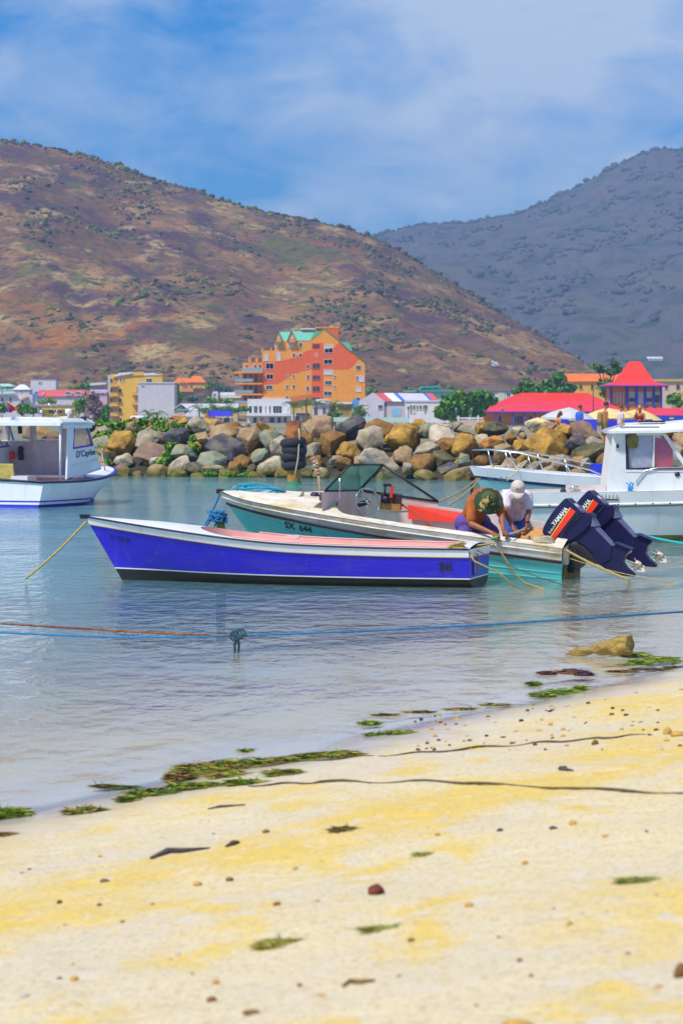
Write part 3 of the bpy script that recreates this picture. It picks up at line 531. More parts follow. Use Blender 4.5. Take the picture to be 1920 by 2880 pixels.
# stained transom with weed
MB().bb(-.03, -.012, -.70, .74, -.15, .30).build('transom_board', mat('weedy_transom', (.10, .12, .03), .8, .4, 7., c2=(.30, .16, .03), bump=.4), tb)
MB().bb(-.05, .02, -.62, .62, .30, .50).build('transom_cap', wornw, tb)
rc = MB(); q = local_hit(MTB, 735, 1388, yl=-.05); random.seed(4)
for k in range(5):
    pts = []
    for i in range(16): a = 2 * math.pi * i / 16; pts.append(q + Vector((.30 * math.cos(a) * (.8 + .1 * k) + random.uniform(-.02, .02), .13 * math.sin(a), .02 + .018 * k + .03 * math.sin(a * 2 + k))))
    rc.tube(pts, .014, 6, closed=True)
a = local_hit(MTB, 617, 1381, yl=.0); b = local_hit(MTB, 846, 1398, yl=.05); rc.tube([a, lerp(a, q, .5) + Vector((0, 0, .03)), q + Vector((.2, 0, .04))], .012, 6).tube([q + Vector((-.25, 0, .03)), lerp(q, b, .6), b], .012, 6)
for s_ in (.0, .1, .2): rc.tube([q + Vector((.15 + s_, -.05, .05)), q + Vector((.2 + s_, .02, .09)), q + Vector((.17 + s_, .08, .04))], .016, 6)
o = rc.build('coiled_rope', mat('bright_blue_rope', (.03, .36, .55), .75, .3, 30., bump=.6, bscale=120)); o.matrix_world = MTB; tag(o, 'bright blue rope coiled on the foredeck of the teal runabout', 'rope')
# fishing gaff standing in the bow well
a = local_hit(MTB, 907, 1432, yl=.2); b = local_hit(MTB, 890, 1290, yl=.1); gf = empty('fishing_rod', label='taped wooden fishing rod standing in the bow of the teal runabout', cat='fishing rod'); gf.matrix_world = MTB
MB().tube([a, lerp(a, b, .5), b], [.028, .024, .016], 8).build('shaft', mat('weathered_pole', (.34, .24, .15), .7, .3, 12.), gf)
for k in range(4): MB().tube([lerp(a, b, .68 + .07 * k), lerp(a, b, .70 + .07 * k)], .028, 8).build('tape_band', [navy, redp, darkp, mat('yellow_tape', (.7, .45, .05), .5)][k], gf)
MB().tube([lerp(a, b, 0), lerp(a, b, .28)], .034, 8).build('handle', navy, gf)
for k in range(3): c = lerp(a, b, .82 + .08 * k) + Vector((.05, 0, 0)); MB().tube([c + Vector((.025 * math.cos(x), 0, .025 * math.sin(x))) for x in [i * .7 for i in range(9)]], .006, 5, closed=True).build('line_guide', steel, gf)
# --- white cabin cruiser cut by the frame
hc = Hull(7.6, 6.6, [(0, 1.12), (.3, 1.22), (.6, 1.15), (.8, .80), (.93, .38), (1, .02)], [(0, .95), (.3, 1.0), (.6, .82), (.8, .45), (.93, .14), (1, 0)],
          [(0, .90), (.3, .93), (.6, 1.0), (.8, 1.1), (1, 1.22)], [(0, .02), (.5, .05), (.8, .2), (1, .5)], [(0, -.3), (.5, -.35), (.85, -.25), (1, -.1)])
cc_ = empty('cabin_cruiser', label='white cabin cruiser with hardtop roof, bow out of the frame', cat='boat'); MCC = place(cc_, (3.12, 55.2, 0), 0, 0, R(-2))
# this one points to the frame edge: its near side is the minus side of its own axis
shade = mat('chalky_white_gelcoat', (.70, .73, .76), .4, .05, 2., c2=(.58, .60, .60), cpos=(.5, .8))
shadedh = mat('shaded_white_hull', (.55, .62, .66), .35, .06, 1.5, c2=(.45, .52, .55), cpos=(.5, .75))  # shade and reflection on the inward-sloping white side, put into its colour
grime(shade, (.45, .38, .22), 5., .7, .56, .8, .45); grime(shadedh, (.34, .38, .34), 4., .8, .52, .78, .5)
cv = lambda t: hc.vz(t, hc.g('S', t) - .24)
hc.band(lambda t: hc.vz(t, .10), cv, 7).build('hull', shadedh, cc_); hc.band(cv, 1., 3, off=.03).build('topside', shade, cc_)
hc.band(0, lambda t: hc.vz(t, .10), 5, off=.004).build('bottom', mat('weedy_bottom', (.12, .16, .03), .8, .5, 6., c2=(.35, .30, .05), bump=.4), cc_)
hc.rail(cv, .028, .03).build('rub_rail', shade, cc_); hc.rail(lambda t: hc.vz(t, hc.g('S', t) - .28), .014, .02).build('rub_rail_weed', mat('mossy_trim', (.16, .19, .04), .8), cc_)
for k in range(14): t = .03 + k * .045; p = hc.p(t, cv(t), -1, .058); MB().lathe([(0, -.006), (.017, -.006), (.017, .006), (0, .006)], 8, p, Matrix.Rotation(R(90), 3, 'X')).build('rivet', darkp, cc_)
hc.deck(.04, .36, .2, .345, .03).build('deck', shade, cc_); hc.liner(.04, .36, .2, .345, .35, .03).build('cockpit_liner', palel, cc_)
yn = -1.02                                                    # near cabin side
def cl(px, py, y=yn): return local_hit(MCC, px, py, yl=y)
# cabin side built round its window opening
def panel(mb, pts, y0, y1): mb.prism([(p.x, p.z) for p in pts], y0, y1)
A = cl(1701, 1388); B_ = cl(1722, 1219); C_ = cl(1758, 1221); D_ = cl(1760, 1318); E_ = cl(1760, 1322)
for sgn, nm in ((1, 'cabin_side'), (-1, 'cabin_side')):
    y0, y1 = (yn, yn + .05) if sgn > 0 else (-yn - .05, -yn)
    mb = MB(); panel(mb, [A, B_, C_, E_, cl(1758, 1391)], y0, y1); panel(mb, [cl(1758, 1391), E_, cl(1960, 1322), cl(2140, 1322), cl(2160, 1380)], y0, y1)
    panel(mb, [C_, cl(1760, 1224), cl(1866, 1224), cl(1870, 1219), cl(1722, 1214)], y0 + .002, y1 - .002)
    mb.build(nm, shade, cc_)
    mb = MB(); panel(mb, [cl(1862, 1222), cl(1874, 1222), cl(1942, 1322), cl(1928, 1322)], y0 - .003, y1); mb.build('windscreen_post', shade, cc_)
    mb = MB(); panel(mb, [cl(1836, 1222), cl(1841, 1222), cl(1838, 1320), cl(1833, 1320)], y0 + .004, y1); mb.build('window_bar', shade, cc_)
    mb = MB(); panel(mb, [cl(1757, 1222), cl(1764, 1222), cl(1768, 1316), cl(1928, 1312), cl(1932, 1318), cl(1759, 1320)], y0 - .006, y0 + .01); mb.build('window_seal', navy, cc_)
    mb = MB(); panel(mb, [cl(1763, 1224), cl(1864, 1224), cl(1926, 1316), cl(1766, 1316)], y0 + .02, y0 + .026); mb.build('window_pane', glass_mat('hazy_cabin_glass', (.95, .96, .99), .05), cc_)
zR = cl(1800, 1219).z; x0 = cl(1684, 1212).x; x1 = cl(1874, 1216).x
# hardtop: lofted slab with rounded, upswept edge
rows = []
for yy, ins, dz in [(-1.22, .10, .0), (-1.22, .06, .05), (-1.05, .22, .155), (0, .25, .20), (1.05, .22, .155), (1.22, .06, .05), (1.22, .10, .0)]:
    rows.append([Vector((x0 + ins * 2.2 + .0, yy, zR + dz)), Vector((x0 + .9 + ins, yy, zR + dz + .012)), Vector((x1 - .1, yy, zR + dz + .01)), Vector((x1 + 1.3 - ins * 2, yy, zR + dz + .10))])
rows.append(rows[0]); MB().rows(rows, False).build('hardtop', white, cc_)
MB().add([rows[0][0], rows[0][3], rows[6][3], rows[6][0]], [(0, 1, 2, 3)]).build('hardtop_lining', shade, cc_)
q = cl(1797, 1201, -1.16); MB().box((q.x, -1.13, q.z), (.74, .05, .03)).box((q.x - .34, -1.10, q.z - .02), (.03, .05, .06)).box((q.x + .34, -1.10, q.z - .02), (.03, .05, .06)).build('grab_rail', steel, cc_)
q = cl(1830, 1187, -.6); MB().box((q.x, -.6, q.z + .012), (.5, .35, .035)).build('roof_hatch', darkp, cc_)
q = cl(1735, 1255); MB().box((q.x, yn - .01, q.z), (.075, .03, .105)).build('switch_housing', shade, cc_); MB().box((q.x, yn - .022, q.z), (.045, .02, .07)).build('switch', darkp, cc_)
# stored things seen through the window
MB().box((cl(1801, 1272).x, -.95, cl(1801, 1272).z), (.50, .02, .64)).build('clear_curtain', mat('crumpled_plastic', (.52, .56, .70), .3, .2, 9., bump=.8, bscale=12), cc_)
MB().box((cl(1866, 1276).x, -.93, cl(1866, 1276).z), (.34, .02, .60)).build('cabin_curtain', mat('magenta_cloth', (.70, .02, .12), .7, .2, 3., c2=(.42, .05, .40)), cc_)
rc = MB(); rc.lathe([(.02, -.16), (.11, -.14), (.13, .0), (.10, .13), (0, .16)], 9, (cl(1776, 1238).x, -.96, cl(1776, 1238).z)).build('canvas_bag', mat('khaki_canvas', (.24, .19, .06), .9, .3, 10., bump=.6), cc_)
q = cl(1900, 1298); MB().box((q.x, -.5, q.z - .03), (.3, .3, .10)).build('seat_cushion', mat('cream_cushion', (.72, .62, .30), .7), cc_)
MB().bb(cl(1712, 1390).x, 6.5, -.9, .9, .94, .99).build('cabin_sole', palel, cc_)
# trunk line and coaming aft of the cabin
MB().bb(cl(1590, 1380).x, cl(1702, 1380).x, yn - .02, yn + .08, .93, cl(1600, 1364).z).build('cockpit_coaming', palel, cc_)
q = cl(1612, 1373); MB().tube([(q.x - .09, yn - .06, q.z - .03), (q.x, yn - .06, q.z + .03), (q.x + .09, yn - .06, q.z + .02)], .02).tube([(q.x - .02, yn - .06, q.z - .06), (q.x + .02, yn - .06, q.z + .05)], .014).build('cleat', steel, cc_)
q = cl(1582, 1376); MB().lathe([(.05, -.04), (.06, 0), (.03, .05), (0, .05)], 10, (q.x, yn - .04, q.z - .03)).build('cockpit_light', darkp, cc_)
vx0 = cl(1684, 1397, -1.22).x; vz0 = cl(1684, 1397, -1.22).z; va = empty('vent_grille', (vx0, -1.21, vz0)); va.parent = cc_
MB().bb(0, .36, -.012, .012, -.068, .068).build('backing', darkp, va)
MB().bb(-.01, .37, -.02, -.008, .062, .075).bb(-.01, .37, -.02, -.008, -.075, -.062).bb(-.012, .0, -.02, -.008, -.062, .062).bb(.36, .372, -.02, -.008, -.062, .062).build('frame', mat('grey_vent', (.20, .22, .20), .5), va)
for k in range(5): MB().prism([(.015 + .07 * k, -.045), (.055 + .07 * k, -.045), (.055 + .07 * k, .045), (.04 + .07 * k, .045)], -.035, -.012).build('louvre', steel, va)
a = cl(1786, 1357, -1.05); b = cl(1812, 1324, -1.05); c = cl(1850, 1315, -1.05); d = cl(2060, 1312, -1.05); MB().tube([a, b, c, d], .014, 8).build('handrail', steel, cc_)
MB().bb(x0 + .5, cl(2150, 1300).x, yn - .012, yn - .001, cl(1800, 1327).z, cl(1800, 1324).z).build('side_moulding', white, cc_)
q = cl(1903, 1334); MB().lathe([(0, -.02), (.045, -.02), (.05, .01), (0, .012)], 12, (q.x, yn - .01, q.z), Matrix.Rotation(R(90), 3, 'X')).build('fuel_cap', darkp, cc_)
rc = MB(); q = cl(1772, 1366, -1.12); random.seed(9)
for k in range(5): rc.tube([q + Vector((random.uniform(-.09, .09), -.02, .12 * random.random())), q + Vector((random.uniform(-.05, .06), -.04, -.05)), q + Vector((random.uniform(-.08, .05), -.03, -.12))], .014, 6)
rc.tube([q + Vector((.05, 0, .05)), q + Vector((0, -.03, -.15)), q + Vector((-.03, -.04, -.34))], .014, 6).tube([q + Vector((.03, 0, 0)), q + Vector((-.05, -.03, -.2)), q + Vector((-.06, -.04, -.37))], .013, 6)
o = rc.build('knotted_rope', mat('sky_blue_rope', (.03, .30, .62), .75, .3, 30.)); o.matrix_world = MCC; tag(o, 'bright blue rope knotted at the handrail of the cabin cruiser', 'rope')

# --- white and teal bow rider behind
hr = Hull(6.0, 5.3, [(0, 1.0), (.3, 1.05), (.6, 1.0), (.8, .72), (.93, .36), (1, .06)], [(0, .85), (.3, .9), (.6, .75), (.8, .42), (.93, .14), (1, 0)],
          [(0, .92), (.3, .96), (.7, 1.08), (1, 1.24)], [(0, .05), (.5, .1), (.8, .25), (1, .6)], [(0, -.2), (.5, -.25), (.85, -.15), (1, 0)])
br = empty('bow_rider', label='white decked boat with pale teal hull and bow rail behind the cruiser', cat='boat'); MBR = place(br, (8.75, 61.6, 0.02), 0, 0, math.pi - R(7))
rv = lambda t: hr.vz(t, hr.g('S', t) - .20); rv2 = lambda t: hr.vz(t, hr.g('S', t) - .27)
hr.band(0, rv2, 8).build('hull', mat('pale_teal_hull', (.22, .45, .50), .4, .1, 2.), br); hr.band(rv2, rv, 1, off=.008).build('stripe', mat('dark_blue_stripe', (.02, .03, .10), .4), br); hr.band(rv, 1., 3, off=.02).build('topside', white, br)
hr.deck(.05, .55, .2, .5, .05).build('deck', white, br); hr.liner(.05, .55, .2, .5, .4, .05).build('cockpit_liner', shade, br)
q = local_hit(MBR, 1370, 1352, yl=.3); text_on('registration_lettering', 'SX 1400', .13, on_side(hr, q.x, q.z, off=.02), mat('blue_grey_lettering', (.10, .16, .22), .5), br, 1., 0, .004)
def rl(px, py, y): return local_hit(MBR, px, py, yl=y)
near = [rl(1705, 1352, .62), rl(1692, 1336, .62), rl(1660, 1322, .62), rl(1560, 1298, .60), rl(1460, 1274, .50), rl(1370, 1264, .3), rl(1328, 1266, .05)]
far = [rl(1328, 1266, .05), rl(1400, 1264, -.35), rl(1500, 1274, -.55), rl(1600, 1292, -.62), rl(1690, 1310, -.62), rl(1700, 1330, -.62), rl(1704, 1345, -.62)]
rr = empty('bow_rail'); rr.parent = br; MB().tube(near, .018, 8).build('top_rail', steel, rr); MB().tube(far, .018, 8).build('top_rail', steel, rr)
for (u, q_, y) in (((1371, 1265), (1384, 1320), .3), ((1420, 1270), (1432, 1322), .45), ((1484, 1283), (1498, 1332), .52), ((1590, 1306), (1598, 1345), .6)): MB().tube([rl(*u, y), rl(*q_, y)], .014, 7).build('stanchion', steel, rr)
for (u, q_, y) in (((1430, 1266), (1450, 1318), -.4), ((1510, 1275), (1526, 1324), -.56), ((1586, 1290), (1602, 1330), -.62)): MB().tube([rl(*u, y), rl(*q_, y)], .014, 7).build('stanchion', steel, rr)
q = rl(1342, 1310, 0.); MB().box((q.x, 0, q.z), (.16, .1, .06)).build('bow_cleat', darkp, br)
rc = MB(); random.seed(2); q = rl(1402, 1318, .1); coil(rc, q - Vector((0, 0, .06)), .22, 6, .02, .12); o = rc.build('coiled_rope', ropec); o.matrix_world = MBR; tag(o, 'cream rope coiled on the bow of the boat with the rail', 'rope')
rc = MB(); a = rl(1482, 1296, .5); 
for k in range(5): rc.tube([rl(1432, 1326, .45) + Vector((0, 0, -.012 * k)), rl(1455, 1316, .48) + Vector((0, .02, .012 * k)), a + Vector((.01 * k, .02, .0))], .016, 6)
rc.tube([a, rl(1460, 1320, .7), rl(1428, 1348, .95), rl(1425, 1352, 1.0)], .016, 6); o = rc.build('mooring_rope', ropec); o.matrix_world = MBR; tag(o, 'cream mooring rope lashed to the bow rail', 'rope')
q = rl(1690, 1330, -.1); bx_ = MB().box((q.x, -.1, q.z), (.46, .5, .40)); o = bx_.build('storage_bin', mat('blue_plastic', (.02, .04, .55), .4)); o.matrix_world = MBR; tag(o, 'bright blue plastic bin beside the cruiser cabin', 'bin')

# --- white wheelhouse launch, seen over its stern quarter
hd = Hull(6.2, 5.3, [(0, 1.36), (.3, 1.42), (.6, 1.32), (.8, .96), (.93, .48), (1, .03)], [(0, 1.2), (.3, 1.2), (.6, .98), (.8, .46), (.93, .15), (1, 0)],
          [(0, .66), (.4, .66), (.7, .76), (1, .95)], [(0, .0), (.5, .04), (.8, .2), (1, .5)], [(0, -.3), (.5, -.35), (.85, -.25), (1, -.1)])
dc = empty('wheelhouse_launch', label='white wheelhouse launch with blue trim moored by the breakwater', cat='boat'); MDC = place(dc, (-8.90, 73.575, 0), 0, 0, R(67.5))
lw = mat('launch_white', (.72, .74, .80), .4, .05, 2., c2=(.60, .60, .64), cpos=(.5, .8)); lb = mat('launch_blue', (.03, .03, .50), .4, .1, 4.); mauve = mat('mauve_interior', (.46, .35, .38), .7, .15, 3., c2=(.42, .20, .14), cpos=(.55, .75))
grime(lw, (.40, .34, .24), 4., .6, .55, .8, .5); hd.band(0, lambda t: hd.vz(t, .07), 5).build('bottom', lb, dc); hd.band(lambda t: hd.vz(t, .07), lambda t: hd.vz(t, .13), 1).build('waterline_gap', lw, dc); hd.band(lambda t: hd.vz(t, .13), lambda t: hd.vz(t, .17), 1, off=.004).build('boot_stripe', lb, dc)
hd.band(lambda t: hd.vz(t, .17), 1., 6).build('hull', lw, dc); hd.rail(.985, .03, .01).build('rub_rail', navy, dc); MB().tube([(-.02, -1.36, .64), (-.03, 0, .72), (-.02, 1.36, .64)], .03, 8).build('transom_rail', navy, dc)
hd.deck(.03, .55, .16, .53, .04).build('deck', lw, dc); hd.deck(.03, .97, .13, .93, .0, dz=.012).build('waterway', lb, dc); hd.liner(.03, .55, .16, .53, .12, .04).build('cockpit_liner', mauve, dc)
text_on('name_lettering', 'e', .22, lambda u, q_: Vector((-.012, .36 - u, .34 + q_)), lb, dc, 1.2, .25, .004)
def dl(px, py, y=-1.17): return local_hit(MDC, px, py, yl=y)
a0, a1 = dl(186, 1348), dl(191, 1196); b0, b1 = dl(278, 1316), dl(241, 1190); w0, w1, w2, w3 = dl(204, 1261), dl(208, 1192), dl(240, 1190), dl(259, 1252)
for s_ in (1, -1):
    y0, y1 = (-1.20, -1.15) if s_ > 0 else (1.15, 1.20)
    mb = MB(); mb.prism([(a0.x, a0.z), (w0.x, w0.z), (w1.x, w1.z + .02), (a1.x, a1.z + .02)], y0, y1); mb.prism([(a0.x, a0.z), (b0.x + .1, b0.z), (w3.x + .04, w3.z), (w0.x, w0.z)], y0, y1); mb.prism([(w3.x, w3.z), (w3.x + .06, w3.z), (w2.x + .06, w2.z + .03), (w2.x, w2.z + .03)], y0, y1); mb.build('wheelhouse_side', lw, dc)
    wf = MB(); pts = [Vector((q.x, 0, q.z)) for q in (w0, w1, w2, w3)]; wf.tube([Vector((q.x, y0 - .0, q.z)) for q in pts], .028, 6, closed=True, smooth=False); wfo = wf.build('side_window', lb, dc)
    MB().prism([(q.x, q.z) for q in pts], (y0 + y1) / 2 - .004, (y0 + y1) / 2 + .004).build('pane', glass_mat('clear_cabin_glass', (.96, .98, .98), .03), wfo)
for k, (u, v_) in enumerate((((204, 1311), (276, 1291)), ((204, 1345), (284, 1318)))): MB().tube([dl(*u, -1.215), dl(*v_, -1.215)], .02, 6).build('side_moulding', white, dc)
# front bulkhead with two window openings
xb = w2.x + .05; zr = dl(190, 1194).z; zt = zr + .02
def fl(px, py): return local_hit(MDC, px, py, xl=xb)
def fwin(px0, px1, py0, py1): p, q = fl(px0, py0), fl(px1, py1); return (p.y, q.y, q.z, p.z)
wins = [fwin(6, 85, 1182, 1240), fwin(100, 175, 1180, 1237)]
zs0, zs1 = wins[0][2], wins[0][3]; mb = MB()
mb.bb(xb, xb + .05, -1.15, 1.15, .70, zs0); mb.bb(xb, xb + .05, -1.15, 1.15, zs1, zt)
edges = [1.15, wins[0][0], wins[0][1], wins[1][0], wins[1][1], -1.15]
for i in (0, 2, 4): mb.bb(xb + .001, xb + .049, edges[i], edges[i + 1], zs0, zs1)
mb.build('front_bulkhead', mauve, dc)
for y0, y1, z0, z1 in wins:
    f_ = MB().tube([(xb - .01, y0, z0), (xb - .01, y0, z1), (xb - .01, y1, z1), (xb - .01, y1, z0)], .018, 6, closed=True, smooth=False).build('front_window', white, dc); MB().bb(xb + .02, xb + .026, y1, y0, z0, z1).build('pane', glass_mat('clear_cabin_glass'), f_)
MB().bb(xb - .5, xb, -1.13, 1.13, .72, .78).build('dash_shelf', white, dc); MB().bb(xb - .35, xb - .02, -1.13, 1.13, .15, .72).build('dash_front', mauve, dc)
# roof
ra = local_hit(MDC, 172, 1186, yl=-1.28); rows = []
for yy, dz in ((-1.29, 0), (-1.31, .05), (-1.23, .13), (0, .18), (1.23, .13), (1.31, .05), (1.29, 0)): rows.append([Vector((ra.x, yy, zr + dz)), Vector((ra.x + .05, yy, zr + dz + .02)), Vector((xb - .1, yy, zr + dz + .02)), Vector((xb + .25, yy, zr + dz - .02))])
rows.append(rows[0]); mb = MB().rows(rows, False); mb.add([r_[0] for r_ in rows[:7]], [tuple(range(7))]); mb.add([r_[3] for r_ in rows[:7]], [tuple(range(7))]); mb.build('roof', white, dc)
MB().bb(ra.x - .03, ra.x, -1.28, 1.28, zr - .03, zr + .06).build('roof_edge', lw, dc); MB().bb(ra.x + .2, xb + .2, -1.25, -1.205, zr - .10, zr + .01).build('roof_skirt', lw, dc)
for yy in (-1.18, 1.18): MB().tube([(ra.x + .15, yy, .68), (ra.x + .15, yy, zr)], .03, 8).build('roof_post', lw, dc)
MB().tube([dl(272, 1254, -.85), dl(287, 1272, -.8), dl(297, 1330, -.5)], .022, 8).tube([dl(297, 1330, -.5), dl(308, 1318, .0)], .001, 4).build('bow_rail', steel, dc)
MB().tube([(xb + .1, .6, 1.3), (xb + .9, .5, 1.25), (xb + 1.35, .3, .86)], .022, 8).build('bow_rail', steel, dc)
text_on('name_lettering', "D'Caylee", .235, lambda u, q_: dl(215, 1287, -1.212) + Vector((u * 1.02, 0, q_ + .10 * u * 0 + .065 * u)), black_letter, dc, 1.25, .08, .003)
q = dl(117, 1158, 0.2); MB().tube([(q.x, .2, zr + .15), (q.x, .2, zr + .32)], .022, 8).lathe([(0, .06), (.05, .05), (.06, 0), (.03, -.03)], 10, (q.x, .2, zr + .33)).build('roof_light', steel, dc)
q = dl(190, 1160, -.6); MB().tube([(q.x - .05, -.3, zr + .16), (q.x, -.85, zr + .2)], .04, 8).build('search_light', mat('cream_lamp_housing', (.62, .58, .40), .5), dc); MB().lathe([(0, .1), (.09, .08), (.10, -.02), (.04, -.05), (.03, -.12)], 10, (xb - .1, -.7, zr + .32)).build('radar_dome', white, dc)
for k in range(3): MB().tube([(xb - .1 - .1 * k, -.45 + .1 * k, zr + .15), (xb - .3 + .3 * k, -.2 - .15 * k, zr + .55)], .006, 5).build('aerial', steel, dc)
MB().box(dl(236, 1178, -1.22), (.12, .10, .12)).build('navigation_light', navy, dc)
MB().box((.9, -.75, .52), (.6, .4, .22)).build('wooden_box', wood, dc)
MB().tube([(a0.x - .1, -1.30, .70), (a0.x + .12, -1.30, .73)], .02, 6).build('cleat', darkp, dc)
mb = MB(); mb.box((1.5, .62, .72), (.05, .6, .75), Matrix.Rotation(R(-12), 3, 'Y')); mb.build('folded_cover', mat('yellow_canvas', (.55, .48, .12), .8, .2, 6., bump=.4), dc)
MB().box((1.6, .1, .70), (.5, .5, .14)).build('engine_box', lw, dc)
for (px, py, m_, nm) in ((45, 1280, redp, 'life_ring'), (70, 1283, darkp, 'tackle_box'), (69, 1265, darkp, 'thermos_flask')):
    q = fl(px, py); q.x -= .2; MB().lathe([(0, -.11), (.07, -.10), (.08, .06), (.03, .11), (0, .11)], 10, q).build(nm, m_, dc)
MB().tube([(xb - .2, .72, zr - .05), (xb - .2, .70, zr - .25)], .06, 8).build('hanging_lamp', darkp, dc)
# flag on the roof
fg = empty('flag', label='red and blue flag drooping from a staff on the launch roof', cat='flag'); fg.matrix_world = MDC
p0 = dl(26, 1160, .2); p1 = dl(0, 1082, .2); MB().tube([p0, p1], .015, 6).build('staff', steel, fg)
def cloth(pts0, pts1, m_):
    rows = []
    for i in range(7):
        a = i / 6; rows.append([lerp(Vector(u), Vector(v_), a) + Vector((0, .05 * math.sin(a * 9 + k), 0)) for k, (u, v_) in enumerate(zip(pts0, pts1))])
    MB().rows(rows).build('cloth', m_, fg)
cloth([dl(12, 1118, .2), dl(20, 1128, .2), dl(27, 1140, .2)], [dl(30, 1157, .2), dl(40, 1155, .2), dl(52, 1146, .2)], mat('red_flag', (.70, .06, .01), .8)); cloth([dl(16, 1130, .2), dl(18, 1134, .2), dl(22, 1140, .2)], [dl(24, 1160, .2), dl(30, 1160, .2), dl(33, 1158, .2)], lb)
# ------------------------------------------------------------------ boulder breakwater
rng = np.random.default_rng(5)
def boulder_mesh(i):
    """fractured block: hull of scattered points, edges worn off, faces pitted"""
    bm = bmesh.new(); r_ = random.Random(100 + i); off = Vector((i * 7.1, i * 3.3, i * 1.7)); rounded = i % 3 == 0
    for k in range(26 if rounded else 11 + i % 6):
        v = Vector((r_.gauss(0, 1), r_.gauss(0, 1), r_.gauss(0, 1))).normalized(); bm.verts.new(v * r_.uniform(.82, 1.0))
    h = bmesh.ops.convex_hull(bm, input=bm.verts); bmesh.ops.delete(bm, geom=[v for v in bm.verts if not v.link_faces], context='VERTS')
    bmesh.ops.dissolve_limit(bm, angle_limit=R(14), verts=bm.verts, edges=bm.edges)
    bmesh.ops.bevel(bm, geom=bm.edges[:] + bm.verts[:], offset=.13 if rounded else .055, segments=3 if rounded else 2, profile=.6, affect='EDGES')
    bmesh.ops.triangulate(bm, faces=bm.faces)
    for _ in range(3):
        ed_ = [e for e in bm.edges if e.calc_length() > .20]
        if ed_: bmesh.ops.subdivide_edges(bm, edges=ed_, cuts=1); bmesh.ops.triangulate(bm, faces=[f for f in bm.faces if len(f.verts) > 3])
    bm.normal_update()
    for v in bm.verts: v.co += v.normal * (.05 * mnoise.noise(v.co * 2.3 + off) + .03 * mnoise.noise(v.co * 6 + off) + .014 * mnoise.noise(v.co * 13 + off))
    me = bpy.data.meshes.new('boulder')
    for e in bm.edges: e.smooth = e.calc_face_angle(0) < R(24)
    bm.to_mesh(me); bm.free()
    me.polygons.foreach_set('use_smooth', np.ones(len(me.polygons), dtype=bool)); me.materials.append(None); return me
def bound(me):
    c = np.empty(len(me.vertices) * 3); me.vertices.foreach_get('co', c); c = c.reshape(-1, 3); return c.min(0), c.max(0)
BM_ = [boulder_mesh(i) for i in range(16)]; BB_ = [bound(m) for m in BM_]
BMAT = {
 'o': mat('ochre_rock', (0.462, 0.264, 0.052), .85, .28, 2.2, c2=(0.252, 0.136, 0.037), cpos=(.46, .62), bump=1.0, bscale=5, spec=.25),
 't': mat('tan_rock', (0.386, 0.272, 0.148), .85, .24, 2.0, c2=(0.286, 0.184, 0.111), cpos=(.46, .62), bump=.8, bscale=5, spec=.25),
 'g': mat('grey_rock', (0.344, 0.296, 0.222), .85, .26, 2.5, c2=(0.235, 0.200, 0.104), cpos=(.5, .66), bump=1.0, bscale=4, spec=.25),
 'w': mat('pale_rock', (0.470, 0.400, 0.303), .85, .20, 2.5, c2=(0.336, 0.272, 0.148), cpos=(.52, .68), bump=1.0, bscale=4, spec=.25),
 'p': mat('mauve_rock', (0.252, 0.160, 0.126), .85, .24, 2.0, c2=(0.302, 0.216, 0.111), cpos=(.48, .66), bump=.7, bscale=5, spec=.25),
 's': mat('slate_rock', (0.071, 0.072, 0.089), .7, .35, 2.2, c2=(0.185, 0.152, 0.089), cpos=(.5, .66), bump=1.0, bscale=4, spec=.35),
 'e': mat('greenish_rock', (0.235, 0.272, 0.200), .85, .26, 2.4, c2=(0.302, 0.240, 0.096), cpos=(.5, .64), bump=.8, bscale=6, spec=.25),
 'd': mat('dark_green_rock', (0.076, 0.080, 0.044), .8, .35, 2.2, c2=(0.168, 0.136, 0.052), cpos=(.48, .64), bump=1.0, bscale=4),
 'b': mat('brown_rock', (0.277, 0.144, 0.044), .85, .28, 2.0, c2=(0.168, 0.088, 0.030), cpos=(.48, .64), bump=.8, bscale=5, spec=.25),
 'r': mat('orange_rock', (0.462, 0.208, 0.059), .85, .2, 2.0, c2=(0.336, 0.208, 0.074), cpos=(.5, .66), bump=.7, bscale=5, spec=.25)}
for m_ in BMAT.values():                                      # weed and wet at the waterline
    t = m_.node_tree; b_ = t.nodes['Principled BSDF']; src = b_.inputs['Base Color'].links[0].from_socket; ge = N(t, 'ShaderNodeNewGeometry'); sx_ = N(t, 'ShaderNodeSeparateXYZ'); t.links.new(ge.outputs['Position'], sx_.inputs[0])
    nz_ = N(t, 'ShaderNodeTexNoise'); nz_.inputs['Scale'].default_value = 2.5; t.links.new(ge.outputs['Position'], nz_.inputs['Vector']); md = N(t, 'ShaderNodeMath', operation='MULTIPLY_ADD'); md.inputs[1].default_value = -.5; t.links.new(nz_.outputs[0], md.inputs[0]); t.links.new(sx_.outputs[2], md.inputs[2])
    mr_ = N(t, 'ShaderNodeMapRange'); mr_.inputs[1].default_value = -.02; mr_.inputs[2].default_value = .22; mr_.inputs[3].default_value = .9; mr_.inputs[4].default_value = 0.; t.links.new(md.outputs[0], mr_.inputs[0]); wx = N(t, 'ShaderNodeMixRGB'); wx.inputs[2].default_value = (.16, .13, .03, 1); t.links.new(mr_.outputs[0], wx.inputs[0]); t.links.new(src, wx.inputs[1]); t.links.new(wx.outputs[0], b_.inputs['Base Color'])
